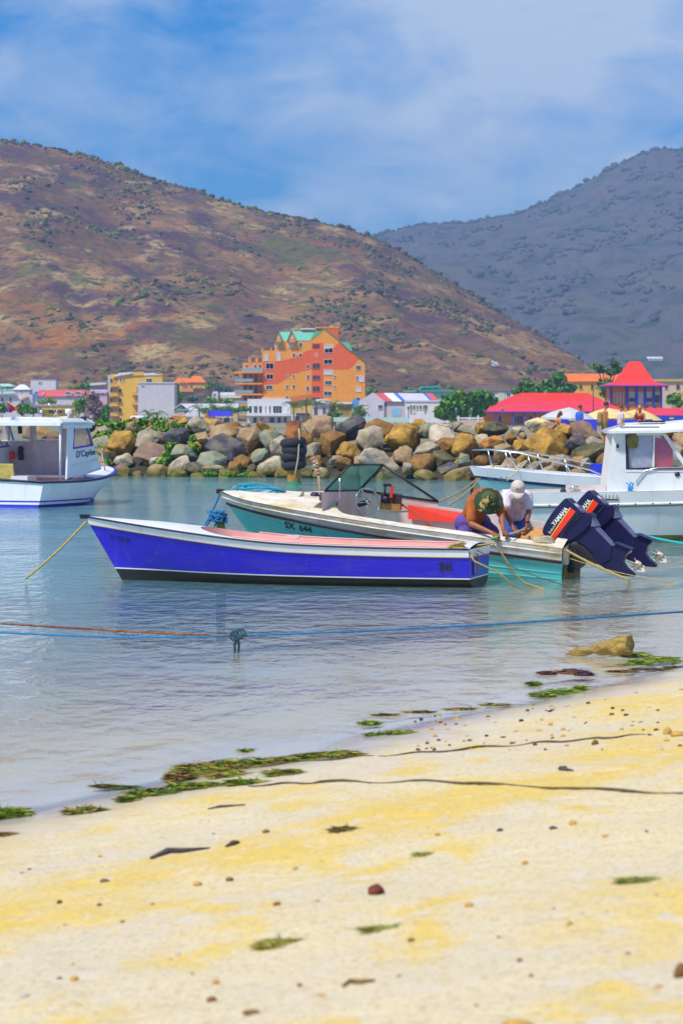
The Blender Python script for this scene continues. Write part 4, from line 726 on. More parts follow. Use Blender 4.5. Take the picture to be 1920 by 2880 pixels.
ROCKS = """343,1255,76,80,o 417,1236,84,54,g 463,1227,50,54,p 427,1278,112,62,p 499,1234,62,58,s 516,1282,74,58,e 349,1297,62,36,w 343,1326,58,38,p 385,1328,54,36,o
450,1328,66,36,t 446,1306,52,28,w 501,1315,74,28,w 551,1320,56,34,s 509,1338,52,24,o 596,1299,84,54,e 570,1242,62,52,t 629,1225,80,56,t 636,1265,110,86,s 699,1240,76,74,t
745,1208,50,44,o 764,1242,58,62,e 790,1255,56,56,w 560,1202,66,50,g 678,1196,58,40,g 610,1194,42,30,t 728,1282,60,42,e 711,1307,46,52,s 762,1311,76,48,w 602,1324,66,30,g
640,1336,52,28,o 661,1320,48,30,b 682,1303,46,46,b 471,1197,42,28,t 509,1188,46,28,o 884,1206,54,52,t 850,1240,54,50,b 903,1207,82,52,t 990,1206,96,54,s 1068,1206,88,44,b
1045,1242,64,80,g 1131,1232,92,76,o 932,1249,84,68,b 989,1269,68,42,o 959,1276,30,26,o 885,1269,46,46,g 889,1300,54,32,b 959,1304,66,34,b 938,1295,48,26,g 1064,1304,114,50,w
1132,1279,50,48,t 1196,1269,82,40,g 1185,1306,80,50,b 1246,1290,64,44,d 1292,1300,50,48,e 1240,1232,100,56,w 1257,1253,58,42,b 1310,1258,80,78,o 1211,1212,58,44,e 1180,1195,48,24,o
1313,1209,52,30,g 1352,1205,38,32,o 1192,1340,112,36,t 1281,1340,88,40,t 910,1332,94,40,w 868,1322,54,34,s 1145,1318,28,34,g 1261,1321,68,28,s 1531,1248,122,84,o 1477,1223,50,32,t
1408,1234,46,38,t 1440,1240,42,34,b 1384,1248,62,40,r 1352,1244,44,30,w 1394,1207,74,32,d 1464,1252,44,32,o 1502,1201,44,30,g 1547,1201,48,26,t 1577,1306,56,52,g 1588,1217,80,36,o
1650,1219,88,48,p 1626,1244,80,40,s 1672,1250,48,40,g 1653,1282,102,48,d 1706,1244,34,64,w 1698,1298,36,48,b 1580,1307,70,50,p 1626,1301,42,34,r 1653,1317,52,42,g 1622,1330,50,26,t
288,1250,58,44,e 300,1215,50,36,g 320,1205,44,30,t 372,1206,52,32,t 420,1199,46,26,o 300,1290,50,44,d 296,1325,54,36,t 545,1260,40,34,o 1420,1275,60,50,t 1480,1285,56,46,o 1370,1290,58,50,b
1430,1310,60,40,t 1500,1320,64,40,g 1360,1330,60,34,t 806,1215,46,40,b 1015,1300,44,34,t 830,1300,48,40,o 800,1335,52,30,o 850,1345,50,24,t 1000,1335,66,30,o 1080,1340,60,28,t 720,1342,56,24,o 560,1342,50,20,t 1540,1335,70,34,t 1610,1350,60,30,o"""
bwk = empty('breakwater', (2.0, 104, -1.0), 0, 'low breakwater of piled ochre, grey and slate boulders across the bay', 'breakwater')
def dwl(px): return interp(px, [-300, 0, 600, 1100, 1700, 2200], [118, 113, 108.5, 104.5, 99.5, 97.])
FIT = {}
def put_rock(px, py, wpx, hpx, code, k, rz=None, extra=0.):
    v = (1352 - py) / 160.; D = dwl(px) + max(0, v) * 5.2 + extra; me = BM_[k % len(BM_)]; c = P(px, py, D); sx = wpx * D / FPX; sz = hpx * D / FPX; sy = .5 * (sx + sz) * 1.05
    o = obj('boulder', me, None, bwk); rx, ry, rz_ = random.uniform(-.5, .5), random.uniform(-.5, .5), random.uniform(0, 6.28)
    M = Matrix.Rotation(rz_, 3, 'Z') @ Matrix.Rotation(rx, 3, 'X') @ Matrix.Rotation(ry, 3, 'Y'); key = (k % len(BM_), round(rx, 3), round(ry, 3), round(rz_, 3))
    co = np.empty(len(me.vertices) * 3); me.vertices.foreach_get('co', co); co = co.reshape(-1, 3) @ np.array(M).T; mn, mx_ = co.min(0), co.max(0); e = mx_ - mn; mid = (mn + mx_) / 2
    S3 = Matrix.Diagonal((sx / e[0], sy / e[1], sz / e[2])); T = c - S3 @ Vector(mid) - Vector(bwk.location)
    o.matrix_local = Matrix.Translation(T) @ (S3 @ M).to_4x4()
    o.material_slots[0].link = 'OBJECT'; o.material_slots[0].material = BMAT[code]; return o
random.seed(31)
for k, r_ in enumerate(ROCKS.split()):
    x, y, w_, h_, c = r_.split(','); put_rock(float(x), float(y), float(w_) * 1.12, float(h_) * 1.12, c, k * 5 + int(float(x)))
codes = 'oottgwpsedbbotg'
for k in range(90):                                           # smaller stones wedged behind and between
    px = random.uniform(250, 1730); py = random.uniform(1205, 1340); put_rock(px, py, random.uniform(36, 60), random.uniform(28, 44), random.choice(codes), k, extra=1.0)
for k in range(40): px = random.uniform(-160, 290); py = random.uniform(1195, 1325); put_rock(px, py, random.uniform(50, 95), random.uniform(36, 60), random.choice(codes), k)
for k in range(26): px = random.uniform(1720, 2060); py = random.uniform(1200, 1345); put_rock(px, py, random.uniform(50, 95), random.uniform(36, 60), random.choice(codes), k)
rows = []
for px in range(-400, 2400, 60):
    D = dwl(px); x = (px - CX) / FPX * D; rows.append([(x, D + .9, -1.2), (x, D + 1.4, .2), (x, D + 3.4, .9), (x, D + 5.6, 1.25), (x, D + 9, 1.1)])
cb_ = MB().rows(rows).build('rubble_core', mat('shade_dark_rubble', (.045, .038, .028), .95, .4, 1.5, bump=.9, bscale=4), bwk); cb_.matrix_parent_inverse = Matrix.Translation(-Vector(bwk.location))  # core coloured near black to paint shade in the crevices between boulders

# leafy creeper growing over the boulders at the launch end
def leaf_cloud(centres, n, size, rng, pal, flat=.0, asp=.55):
    V = np.zeros((n * 4, 3)); C = np.zeros((n * 4, 3)); c = np.array(centres)[rng.integers(len(centres), size=n)]
    d = rng.normal(size=(n, 3)); d /= np.linalg.norm(d, axis=1)[:, None]; r_ = rng.random(n) ** .45; pos = c[:, :3] + d * r_[:, None] * c[:, 3:6]
    a = rng.normal(size=(n, 3)); a[:, 2] *= (1 - flat); a /= np.linalg.norm(a, axis=1)[:, None]; b = np.cross(a, rng.normal(size=(n, 3))); b /= np.linalg.norm(b, axis=1)[:, None]
    s_ = size * (.5 + rng.random(n))[:, None]; p = np.array(pal)[rng.integers(len(pal), size=n)] * (.65 + .7 * rng.random((n, 1)))
    V[0::4] = pos - a * s_; V[1::4] = pos + b * s_ * asp; V[2::4] = pos + a * s_; V[3::4] = pos - b * s_ * asp
    for k in range(4): C[k::4] = p
    return V, np.arange(n * 4).reshape(n, 4), C
leafm = attr_mat('leaves', .6, .3)
def leaf_obj(name, centres, n, size, rng, pal, parent=None, flat=.0):
    V, F, C = leaf_cloud(centres, n, size, rng, pal, flat); me = mesh_np(name, V, F); set_col(me, C); return obj(name, me, leafm, parent)
GREENS = [(.06, .20, .014), (.10, .26, .018), (.15, .33, .025), (.24, .36, .04), (.04, .13, .014)]
cen = []
for (px, py, w_, h_) in ((300, 1225, 40, 14), (340, 1195, 50, 10), (400, 1188, 60, 12), (460, 1186, 60, 12), (450, 1205, 70, 10), (520, 1200, 40, 14), (550, 1240, 22, 20), (545, 1262, 18, 14), (480, 1255, 20, 12), (280, 1270, 20, 20), (300, 1305, 16, 16), (455, 1300, 14, 12), (470, 1285, 12, 18), (330, 1218, 30, 12), (500, 1222, 30, 8), (290, 1190, 30, 10), (372, 1225, 20, 8)):
    D = dwl(px) + max(0, (1352 - py) / 160.) * 5.2 - .35; c = P(px, py, D); cen.append((c.x, c.y, c.z, w_ / 75, .4, h_ / 75))
o = leaf_obj('creeper', cen, 3000, .10, rng, GREENS); tag(o, 'green creeper spreading over the boulders beside the launch', 'creeper', kind='stuff')
cen = []
for px, py in ((640, 1345), (690, 1348), (590, 1346)): D = dwl(px) - .1; c = P(px, py, D); cen.append((c.x, c.y, .12, .35, .2, .08))
o = leaf_obj('shore_weed', cen, 260, .06, rng, GREENS[:3]); tag(o, 'bright green weed at the foot of the boulders', 'weed', kind='stuff')

# ------------------------------------------------------------------ rusty mooring post with tyres
D = 96.; c = P(826, 1365, D); ps = empty('mooring_post', (c.x, D, -1.2), 0, 'rusty brown mooring post standing in the water by the breakwater', 'post')
rust = mat('rusted_steel', (.34, .12, .025), .8, .35, 4., c2=(.10, .04, .02), cpos=(.42, .6), bump=.5); rust2 = mat('orange_rust', (.50, .17, .02), .85, .3, 5., c2=(.28, .22, .03), cpos=(.5, .7), bump=.5)
ztop = P(826, 1183, D).z + 1.2; zt = P(826, 1320, D).z + 1.2
MB().lathe([(0, ztop - .02), (.235, ztop - .02), (.26, ztop), (.26, zt)], 20).build('upper_casing', rust, ps)
MB().lathe([(.228, zt + .01), (.225, 1.6), (.22, 1.25), (.23, 0)], 20).build('lower_pile', rust2, ps); MB().lathe([(.236, 1.34), (.25, 1.26), (.29, 1.205), (.40, 1.20)], 20).build('weed_collar', mat('teal_weed', (.03, .20, .12), .8, .3, 12.), ps)
tyrem = mat('tyre_rubber', (.022, .020, .026), .75, .3, 9., bump=.5)
z0, z1 = P(826, 1318, D).z, P(826, 1238, D).z
for k in range(4):
    zz = lerp(z0 + .12, z1 - .08, k / 3); pts = [(c.x + (.285 - .012 * (3 - k)) * math.cos(a) + .02 * (-1) ** k, D + (.285 - .012 * (3 - k)) * math.sin(a), zz + .035 * math.cos(a + 2 * k)) for a in [2 * math.pi * i / 22 for i in range(22)]]
    mb = MB().tube(pts, .165, 12, closed=True); o = mb.build('tyre', tyrem); tag(o, ['lowest black tyre hung round the rusty mooring post', 'second lowest black tyre on the rusty mooring post', 'second highest black tyre on the rusty mooring post', 'topmost black tyre hung round the rusty mooring post'][k], 'tyre', 'tyres round the mooring post')
a = P(842, 1228, D - .30); b = P(838, 1290, D - .5); d = P(826, 1352, D - .35); o = MB().tube([P(840, 1205, D - .24), a, b, lerp(b, d, .5) + Vector((0, -.05, 0)), d], .022, 6).build('hanging_rope', ropec); tag(o, 'pale rope hanging down the tyres of the mooring post', 'rope')
# ------------------------------------------------------------------ town buildings
GZ = .4
panem = mat('dark_window_glass', (.035, .045, .06), .15, .3, 3., spec=.6); framem = mat('white_window_frame', (.75, .73, .76), .5, .05)
shutm = mat('pale_shutter', (.62, .56, .58), .6, .1)
def W(name, rgb=(), var=.07, sc=.8): return MATS[name] if name in MATS else mat(name, rgb, .8, var, sc, c2=tuple(q * .86 for q in rgb), cpos=(.52, .74), bump=.15)
class Bld:
    """a building drawn in photograph pixels at its own distance, with real depth behind the front"""
    def __init__(s, name, label, D, cx, cat='building'):
        s.D = D; s.k = D / FPX; s.base = Vector(((cx - CX) * s.k, D, GZ)); s.o = empty(name, s.base, 0, label, cat)
    def X(s, px): return (px - CX) * s.k - s.base.x
    def Z(s, py): return max(EYE - (py - HZ) * s.k - GZ, -.3)
    def wall(s, x0, x1, y0, y1, m, d0=0., d1=9., name='wall'): return MB().bb(s.X(x0), s.X(x1), d0, d1, s.Z(y1), s.Z(y0)).build(name, m, s.o)
    def poly(s, pts, m, d0=0., d1=9., name='wall'): return MB().prism([(s.X(x), s.Z(y)) for x, y in pts], d0, d1).build(name, m, s.o)
    def win(s, x0, x1, y0, y1, d=0., bars=1, fm=None, pm=None, t=1.1):
        a0, a1, z0, z1 = s.X(x0), s.X(x1), s.Z(y1), s.Z(y0); f = t * s.k; mb = MB()
        mb.bb(a0 - f, a1 + f, d - .10, d + .02, z1, z1 + f).bb(a0 - f, a1 + f, d - .14, d + .02, z0 - f, z0).bb(a0 - f, a0, d - .10, d + .02, z0, z1).bb(a1, a1 + f, d - .10, d + .02, z0, z1)
        for b in range(bars): xx = lerp(a0, a1, (b + 1) / (bars + 1)); mb.bb(xx - f * .3, xx + f * .3, d - .09, d + .02, z0, z1)
        w_ = mb.build('window', fm or framem, s.o); MB().bb(a0, a1, d - .03, d + .01, z0, z1).build('pane', pm or panem, w_); return w_
    def gable(s, x0, x1, ye, yr, m, d0=0., d1=9., name='roof', over=1.5, axis='y', th=2.2, xr=None):
        """axis y: ridge runs away from the viewer; axis x: ridge runs across"""
        if axis == 'y':
            xm = (x0 + x1) / 2 if xr is None else xr
            return MB().prism([(s.X(x0 - over), s.Z(ye)), (s.X(xm), s.Z(yr)), (s.X(x1 + over), s.Z(ye)), (s.X(x1 + over), s.Z(ye - th)), (s.X(xm), s.Z(yr - th)), (s.X(x0 - over), s.Z(ye - th))], d0 - .3, d1 + .3).build(name, m, s.o)
        a0, a1 = s.X(x0 - over), s.X(x1 + over); dm = (d0 + d1) / 2; ze, zr, tt = s.Z(ye), s.Z(yr), th * s.k; mb = MB()
        pr = [(d0 - .4, ze), (dm, zr), (d1 + .4, ze), (d1 + .4, ze - tt), (dm, zr - tt), (d0 - .4, ze - tt)]; n = 6
        mb.add([(a0, y, z) for y, z in pr] + [(a1, y, z) for y, z in pr], [tuple(range(6)), tuple(range(11, 5, -1))] + [(i, (i + 1) % n, n + (i + 1) % n, n + i) for i in range(n)]); return mb.build(name, m, s.o)
    def hip(s, x0, x1, ye, xr0, xr1, yr, m, d0=0., d1=9., name='roof', over=1.5):
        a0, a1 = s.X(x0 - over), s.X(x1 + over); ze, zr = s.Z(ye), s.Z(yr); dm = (d0 + d1) / 2; e = .35
        V = [(a0, d0 - e, ze), (a1, d0 - e, ze), (a1, d1 + e, ze), (a0, d1 + e, ze), (s.X(xr0), dm, zr), (s.X(xr1), dm, zr), (a0, d0 - e, ze - .18), (a1, d0 - e, ze - .18), (a1, d1 + e, ze - .18), (a0, d1 + e, ze - .18)]
        return MB().add(V, [(0, 1, 5, 4), (1, 2, 5), (2, 3, 4, 5), (3, 0, 4), (0, 6, 7, 1), (1, 7, 8, 2), (2, 8, 9, 3), (3, 9, 6, 0), (9, 8, 7, 6)]).build(name, m, s.o)
org = W('orange_render', (.86, .33, .02)); red_o = W('red_orange_render', (.80, .125, .012)); yel = W('yellow_render', (.82, .50, .05)); wht = W('white_render', (.70, .70, .74)); lil = W('lilac_white_render', (.62, .58, .66)); gryw = W('grey_white_render', (.58, .58, .64))
grn_r = mat('green_metal_roof', (.16, .48, .36), .5, .1, 1.); red_r = mat('scarlet_roof', (.78, .022, .006), .6, .12, .6, c2=(.62, .05, .03), cpos=(.45, .7)); pink_r = mat('rose_roof', (.70, .035, .07), .6, .12, .8); orr = mat('orange_tile_roof', (.72, .17, .03), .7, .15, 1.2); blu = mat('blue_trim', (.02, .06, .55), .5, .1); whr = mat('white_metal_roof', (.72, .74, .80), .5, .08, .8)
mint = W('mint_render', (.35, .66, .55)); tan_ = W('tan_render', (.62, .44, .22)); brn = mat('brown_roof', (.13, .085, .09), .8, .2, 1.); tealr = mat('teal_roof', (.05, .36, .30), .6, .1); glassb = mat('balcony_glass', (.25, .38, .42), .2, .2, 2.)

# orange hotel: facade as stacked coloured strips so the painted wave is part of the wall paint
b = Bld('orange_hotel', 'tall orange hotel with red painted wave and green roofs', 750., 860)
main = [(740, 1172), (740, 988), (772, 986), (772, 958), (871, 958), (914, 926), (1026, 1021), (1026, 1172)]
b.poly(main, org, 0, 16)
wave = [(740, 1018), (770, 1017), (800, 1013), (830, 1004), (855, 990), (876, 983), (908, 982), (938, 979), (950, 965), (955, 962), (1010, 1009), (992, 1030), (978, 1039), (908, 1040), (876, 1038), (850, 1044), (820, 1054), (795, 1072), (780, 1080), (740, 1083), (728, 1081), (728, 1046), (740, 1044)]
b.poly([p for p in wave if p[0] >= 740], red_o, -.03, .06, 'painted_wave')
b.wall(876, 909, 964, 1120, red_o, -.06, .02, 'stair_bay'); b.wall(879, 899, 968, 980, mat('shaded_red_opening', (.16, .03, .02), .9), -.09, -.05, 'stair_opening')
for (y0, y1) in ((1018, 1036), (1052, 1068), (1083, 1100), (1114, 1122)): b.win(879, 899, y0 + 4, y1, -.06, 1, red_o)
for x0, x1, y0, y1 in ((748, 769, 1022, 1037), (749, 768, 1053, 1066), (748, 766, 1084, 1095), (911, 934, 1011, 1023), (914, 932, 1071, 1082), (911, 932, 1101, 1112), (1001, 1014, 1028, 1040), (1001, 1007, 1058, 1069)): b.win(x0, x1, y0, y1)
for x0, x1, y0, y1 in ((913, 935, 970, 992), (911, 935, 1040, 1053), (1001, 1014, 1089, 1101), (1010, 1022, 1057, 1073)): b.win(x0, x1, y0, y1, 0, 1, framem, shutm)
for x0, x1, y0, y1 in ((842, 849, 964, 976), (823, 829, 994, 1005), (842, 848, 994, 1005), (863, 868, 1025, 1036), (863, 869, 1055, 1067), (862, 868, 1086, 1099), (823, 828, 1054, 1062), (806, 810, 1054, 1061), (823, 829, 1083, 1093), (805, 810, 1083, 1093), (939, 944, 1056, 1062), (939, 944, 1086, 1092), (804, 810, 1114, 1120), (1002, 1012, 1118, 1126), (887, 892, 994, 1002), (785, 789, 966, 977)): b.win(x0, x1, y0, y1, 0, 0)
b.win(777, 785, 965, 977, 0, 0, framem, shutm); b.win(810, 826, 963, 976, 0, 1, framem, shutm); b.win(779, 788, 991, 1014, 0, 0, framem, shutm); b.win(744, 753, 995, 1014, 0, 0, framem, shutm)
for x0, x1 in ((772, 792), (808, 832)):
    b.poly([(x0, 962), ((x0 + x1) / 2, 931), (x1, 962)], org, -1.2, 4, 'dormer_gable'); b.gable(x0, x1, 960, 929, grn_r, -1.2, 5, 'dormer_roof', 1., 'y', 1.6)
    b.poly([((x0 + x1) / 2 - 4, 954), ((x0 + x1) / 2, 944), ((x0 + x1) / 2 + 4, 954)], shutm, -1.26, -1.18, 'dormer_vent')
MB().add([(b.X(784), 4, b.Z(932)), (b.X(818), 4, b.Z(932)), (b.X(812), .0, b.Z(960)), (b.X(794), .0, b.Z(960))], [(0, 1, 2, 3)]).build('roof', grn_r, b.o)
MB().add([(b.X(820), 4, b.Z(930)), (b.X(888), 4, b.Z(930)), (b.X(872), -.1, b.Z(958)), (b.X(832), -.1, b.Z(958))], [(0, 1, 2, 3)]).build('roof', grn_r, b.o)
MB().add([(b.X(872), -.1, b.Z(958)), (b.X(886), .8, b.Z(930)), (b.X(908), 1, b.Z(925)), (b.X(912), -.1, b.Z(926))], [(0, 1, 2, 3)]).build('roof', mat('deep_green_roof', (.06, .32, .17), .6), b.o)
b.wall(844, 888, 922, 925, whr, 3, 10, 'ridge_cap'); b.gable(871, 1026, 958, 926, grn_r, 0, 16, 'roof_edge', .5, 'y', 1.5, 914) if False else None
MB().prism([(b.X(913), b.Z(925)), (b.X(1028), b.Z(1021)), (b.X(1028), b.Z(1019.5)), (b.X(914), b.Z(923))], -.3, 16).build('verge', mat('deep_green_roof', ()), b.o)
b.wall(914, 952, 922, 958, red_o, .5, 8, 'stair_tower'); b.wall(886, 953, 919, 923, org, .4, 8.2, 'parapet'); b.wall(928, 936, 914, 920, org, 2, 4, 'chimney')
b.poly([(957, 962), (978, 963), (991, 986), (986, 988)], grn_r, -.4, 3, 'roof_light')
b.wall(737, 772, 986, 1020, org, .2, 12, 'terrace_block')
for x in (735, 760): b.wall(x, x + 4, 978, 992, org, .1, 1.2, 'terrace_pier')
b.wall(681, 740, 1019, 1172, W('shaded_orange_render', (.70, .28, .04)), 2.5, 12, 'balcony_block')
for x in (698, 718): b.wall(x, x + 6, 1005, 1020, org, 2.5, 4, 'chimney')
b.wall(680, 740, 1034, 1046, mat('balcony_glass', ()), -.2, 0, 'glass_rail')
for k, y in enumerate((1045, 1077, 1107, 1137, 1165)):
    b.wall(658 + (3 if k else 0), 738, y, y + 4.5, org, -1.2, 4, 'balcony_slab')
    if k < 4: b.wall(661, 712, y + 20, y + 29, mat('balcony_glass', ()), -1.15, -1.05, 'glass_rail')
    for x in (686, 701, 716): 
        if k < 4: b.win(x, x + 6, y + 8, y + 28, 2.5, 0, mat('brown_frame', (.22, .09, .03), .7))
for x in (690, 714, 728): b.win(x, x + 6, 1025, 1036, 2.5, 0, framem)
# yellow flats and blank grey wall
b = Bld('yellow_apartment_block', 'yellow apartment block with stacked balconies left of the blank wall', 800., 380)
b.wall(312, 457, 1052, 1190, yel, 0, 14); b.wall(303, 314, 1055, 1188, W('blue_grey_render', (.42, .50, .60)), 1, 12, 'side_wing')
b.poly([(320, 1060), (335, 1049), (372, 1046), (372, 1051), (340, 1056)], whr, -.6, 9, 'roof'); b.wall(372, 404, 1046, 1056, yel, -.3, 8, 'parapet'); b.poly([(404, 1050), (430, 1048), (457, 1055), (404, 1056)], whr, -.2, 10, 'roof')
b.win(412, 427, 1065, 1075); b.win(339, 343, 1064, 1073, 0, 0); b.win(347, 350, 1064, 1073, 0, 0)
for y in (1066, 1093, 1121, 1149):
    b.wall(309, 334, y + 17, y + 21, yel, -1.4, 0, 'balcony_slab'); b.wall(311, 331, y + 11, y + 17, W('amber_render', (.60, .36, .07)), -1.35, -1.25, 'balcony_rail')
    b.win(312, 316, y, y + 16, 0, 0, mat('brown_frame', ())); b.win(321, 328, y, y + 16, 0, 0, mat('brown_frame', ()), mat('amber_render', ())); b.win(334, 342, y + 27, y + 38, 0, 0, yel)
    b.wall(372, 390, y + 41, y + 45, yel, -1.2, 0, 'balcony_slab') if y < 1140 else None; b.wall(373, 387, y + 36, y + 41, W('amber_render', ()), -1.15, -1.05, 'balcony_rail') if y < 1140 else None
    b.win(386, 389, y + 22, y + 40, 0, 0, yel) if y < 1140 else None
b = Bld('blank_grey_building', 'plain pale grey windowless building wall in front of yellow flats', 770., 440)
b.wall(388, 491, 1077, 1190, gryw, 0, 12); b.wall(387, 492, 1075, 1078, W('parapet_grey', (.66, .66, .70)), -.2, 12.2, 'parapet'); b.win(398, 406, 1084, 1087, 0, 0)
# houses at the launch end
b = Bld('white_box_house', 'white flat roofed box house high at the foot of the hill', 880., 122); b.wall(87, 158, 1067, 1120, wht, 0, 9); b.wall(86, 159, 1066, 1068.5, mat('grey_parapet', (.3, .3, .33), .8), -.1, 9.1, 'parapet'); b.win(109, 113, 1074, 1079, 0, 0); b.win(115, 118, 1074, 1079, 0, 0)
b = Bld('red_roofed_row', 'long low building with rose red roof, white dormers and blue gable', 760., 165); b.wall(104, 236, 1112, 1180, lil, 0, 8)
b.gable(106, 236, 1114, 1096, mat('faded_red_roof', (.60, .10, .11), .7, .12, .8), 0, 8, 'roof', 1., 'x'); b.poly([(93, 1128), (93, 1109), (100, 1101), (108, 1113), (108, 1128)], W('sky_blue_render', (.10, .32, .66)), -.4, 8, 'blue_gable'); b.wall(93, 108, 1128, 1180, lil, -.3, 8, 'end_wall')
for x in (183, 211): b.wall(x, x + 21, 1106, 1113, wht, -.5, 2, 'dormer'); b.gable(x, x + 21, 1106, 1102, wht, -.5, 2, 'dormer_roof', .5, 'y', 1.); b.win(x + 10, x + 14, 1106, 1111, -.5, 0)
b.wall(120, 124, 1104, 1110, wht, -.2, 1, 'roof_vent'); b.wall(121, 143, 1093, 1100, whr, 7, 10, 'rear_roof')
b = Bld('white_hip_house', 'lilac house with bright white hip roof beneath the mint house', 820., 62); b.wall(40, 84, 1094, 1180, lil, 0, 8); b.hip(38, 84, 1095, 52, 66, 1081, whr, 0, 8); b.win(60, 63, 1097, 1104, 0, 0, lil); b.win(73, 78, 1095, 1099, 0, 0); b.win(42, 46, 1095, 1099, 0, 0)
b = Bld('mint_house', 'mint green house at the edge of the frame under the hill', 860., 15); b.wall(-25, 38, 1084, 1130, mint, 0, 8); b.hip(-27, 40, 1086, -5, 22, 1079, W('pale_mint_roof', (.42, .68, .56)), 0, 8); b.win(20, 26, 1087, 1094, 0, 0); b.win(2, 7, 1087, 1094, 0, 0)
b = Bld('lilac_terrace', 'long lilac white terrace behind the launch with pale porch roofs', 720., 40); b.wall(-60, 92, 1110, 1190, lil, 0, 7); b.poly([(-60, 1110), (20, 1103), (45, 1101), (45, 1106), (-60, 1113)], whr, -1, 5, 'roof'); b.poly([(55, 1122), (75, 1112), (82, 1116), (60, 1126)], W('peach_awning', (.68, .50, .40)), -1.5, 0, 'awning'); b.win(5, 10, 1118, 1130, 0, 0, lil); b.win(28, 33, 1118, 1130, 0, 0, lil); b.win(62, 67, 1128, 1138, 0, 0, lil)
b = Bld('yellow_arcade', 'low yellow arcade building seen above the launch roof', 560., 156); b.wall(98, 120, 1142, 1185, lil, 0, 6, 'end_wall'); b.wall(120, 212, 1143, 1152, W('bright_yellow_render', (.78, .55, .10)), -.6, 6, 'fascia'); b.wall(122, 210, 1152, 1185, W('bright_yellow_render', ()), .4, 6)
for x in (137, 158, 181): b.win(x, x + 16, 1153, 1162, .4, 1, mat('bright_yellow_render', ()))
b.wall(97, 213, 1138, 1143, mat('grey_tile_roof', (.34, .28, .30), .8, .2, 2.), -.8, 6.3, 'roof')
b = Bld('tan_white_roof_house', 'tan house with pale sloping roof left of the yellow apartments', 850., 278); b.wall(256, 302, 1082, 1130, tan_, 0, 8); b.poly([(250, 1085), (252, 1079), (275, 1076), (300, 1076), (300, 1081)], whr, -.8, 8, 'roof'); [b.win(x, x + 4, 1088, 1093, 0, 0) for x in (263, 270, 282, 289)]
b = Bld('pink_cottage', 'small pink and violet cottages left of the yellow apartments', 800., 276); b.wall(252, 302, 1100, 1175, W('pink_render', (.62, .42, .52)), 0, 7); b.gable(254, 300, 1104, 1096, W('violet_roof', (.50, .34, .56)), 0, 7, 'roof', 1., 'x'); [b.win(x, x + 5, 1106, 1112, 0, 0, framem) for x in (262, 274, 288)]
b = Bld('orange_roof_villa', 'villa with bright orange hipped roof above the blank grey wall', 870., 532); b.wall(494, 574, 1076, 1110, tan_, 0, 9); b.hip(488, 545, 1077, 498, 530, 1062, orr, 0, 9); b.hip(530, 578, 1075, 540, 562, 1057, orr, -1, 8); b.poly([(507, 1077), (515, 1067), (524, 1077)], W('apricot_render', (.72, .34, .09)), -1, 0, 'porch_gable'); b.wall(543, 578, 1076, 1092, yel, -.9, 3, 'wing'); [b.win(x, x + 6, 1079, 1086, -.9, 0, yel, shutm) for x in (549, 561)]; b.wall(504, 545, 1093, 1102, W('apricot_render', ()), -2, 0, 'terrace_wall')
b = Bld('white_bungalow', 'white flat bungalow beside the hotel balconies', 830., 640); b.wall(619, 662, 1103, 1112, wht, 0, 7); b.poly([(619, 1113), (680, 1113), (676, 1119), (622, 1119)], whr, -1.5, 6, 'porch_roof'); b.wall(622, 672, 1119, 1150, yel, 0, 6, 'lower_wall'); b.wall(596, 612, 1101, 1122, wht, 1, 7, 'annex'); b.win(601, 606, 1107, 1114, 1, 0)
b = Bld('long_grey_roof_hall', 'long low hall with pale lilac roof left of the hotel', 700., 580); b.wall(491, 668, 1152, 1190, tan_, 0, 8); b.gable(513, 668, 1153, 1135, mat('lilac_metal_roof', (.55, .54, .64), .6, .08, .8), 0, 8, 'roof', 1., 'x'); b.gable(489, 530, 1153, 1136, whr, -1, 5, 'cross_roof', .5, 'y', 2.); b.wall(491, 528, 1153, 1190, W('peach_render', (.62, .44, .30)), -.8, 2, 'cross_wall'); b.win(519, 526, 1156, 1163, -.8, 0); b.wall(496, 530, 1150, 1154, mat('teal_gutter', (.12, .48, .48), .6), -1.1, -.8, 'gutter')
b = Bld('white_beach_huts', 'white low beach hut roofs with red end behind boulders', 560., 535); b.wall(482, 505, 1170, 1190, W('rust_render', (.55, .16, .06)), 0, 3, 'red_end'); b.poly([(512, 1172), (525, 1162), (540, 1155), (560, 1156), (575, 1172)], whr, -.4, 4, 'roof'); b.wall(505, 590, 1172, 1190, lil, 0, 4)
b = Bld('blue_roof_pavilion', 'open pavilion with bright blue roof left of white building', 500., 618); MB().add([(b.X(583), 0, b.Z(1172)), (b.X(653), 0, b.Z(1170)), (b.X(647), 3, b.Z(1155)), (b.X(584), 3, b.Z(1155))], [(0, 1, 2, 3)]).build('roof', mat('cobalt_roof', (.025, .02, .55), .5, .1, .8), b.o)
MB().add([(b.X(583), 6, b.Z(1172)), (b.X(653), 6, b.Z(1170)), (b.X(647), 3, b.Z(1155)), (b.X(584), 3, b.Z(1155))], [(3, 2, 1, 0)]).build('roof', mat('cobalt_roof', ()), b.o); b.poly([(576, 1172), (584, 1156), (587, 1172)], W('rust_render', ()), .1, 5, 'gable_end'); b.wall(574, 602, 1172, 1192, yel, .2, 5)
for x in (606, 626, 648): b.wall(x, x + 2, 1170, 1192, framem, .1, .3, 'post')
b.wall(602, 652, 1176, 1192, W('lavender_wall', (.45, .42, .60)), 4, 5, 'back_wall'); [b.win(x, x + 7, 1176, 1184, 4, 0) for x in (610, 632)]
b = Bld('white_two_storey_building', 'white two storey building with glazed front below the orange hotel', 650., 757); b.wall(696, 817, 1122, 1190, wht, 0, 9); b.wall(694, 818, 1163, 1170, wht, -1.6, 0, 'canopy')
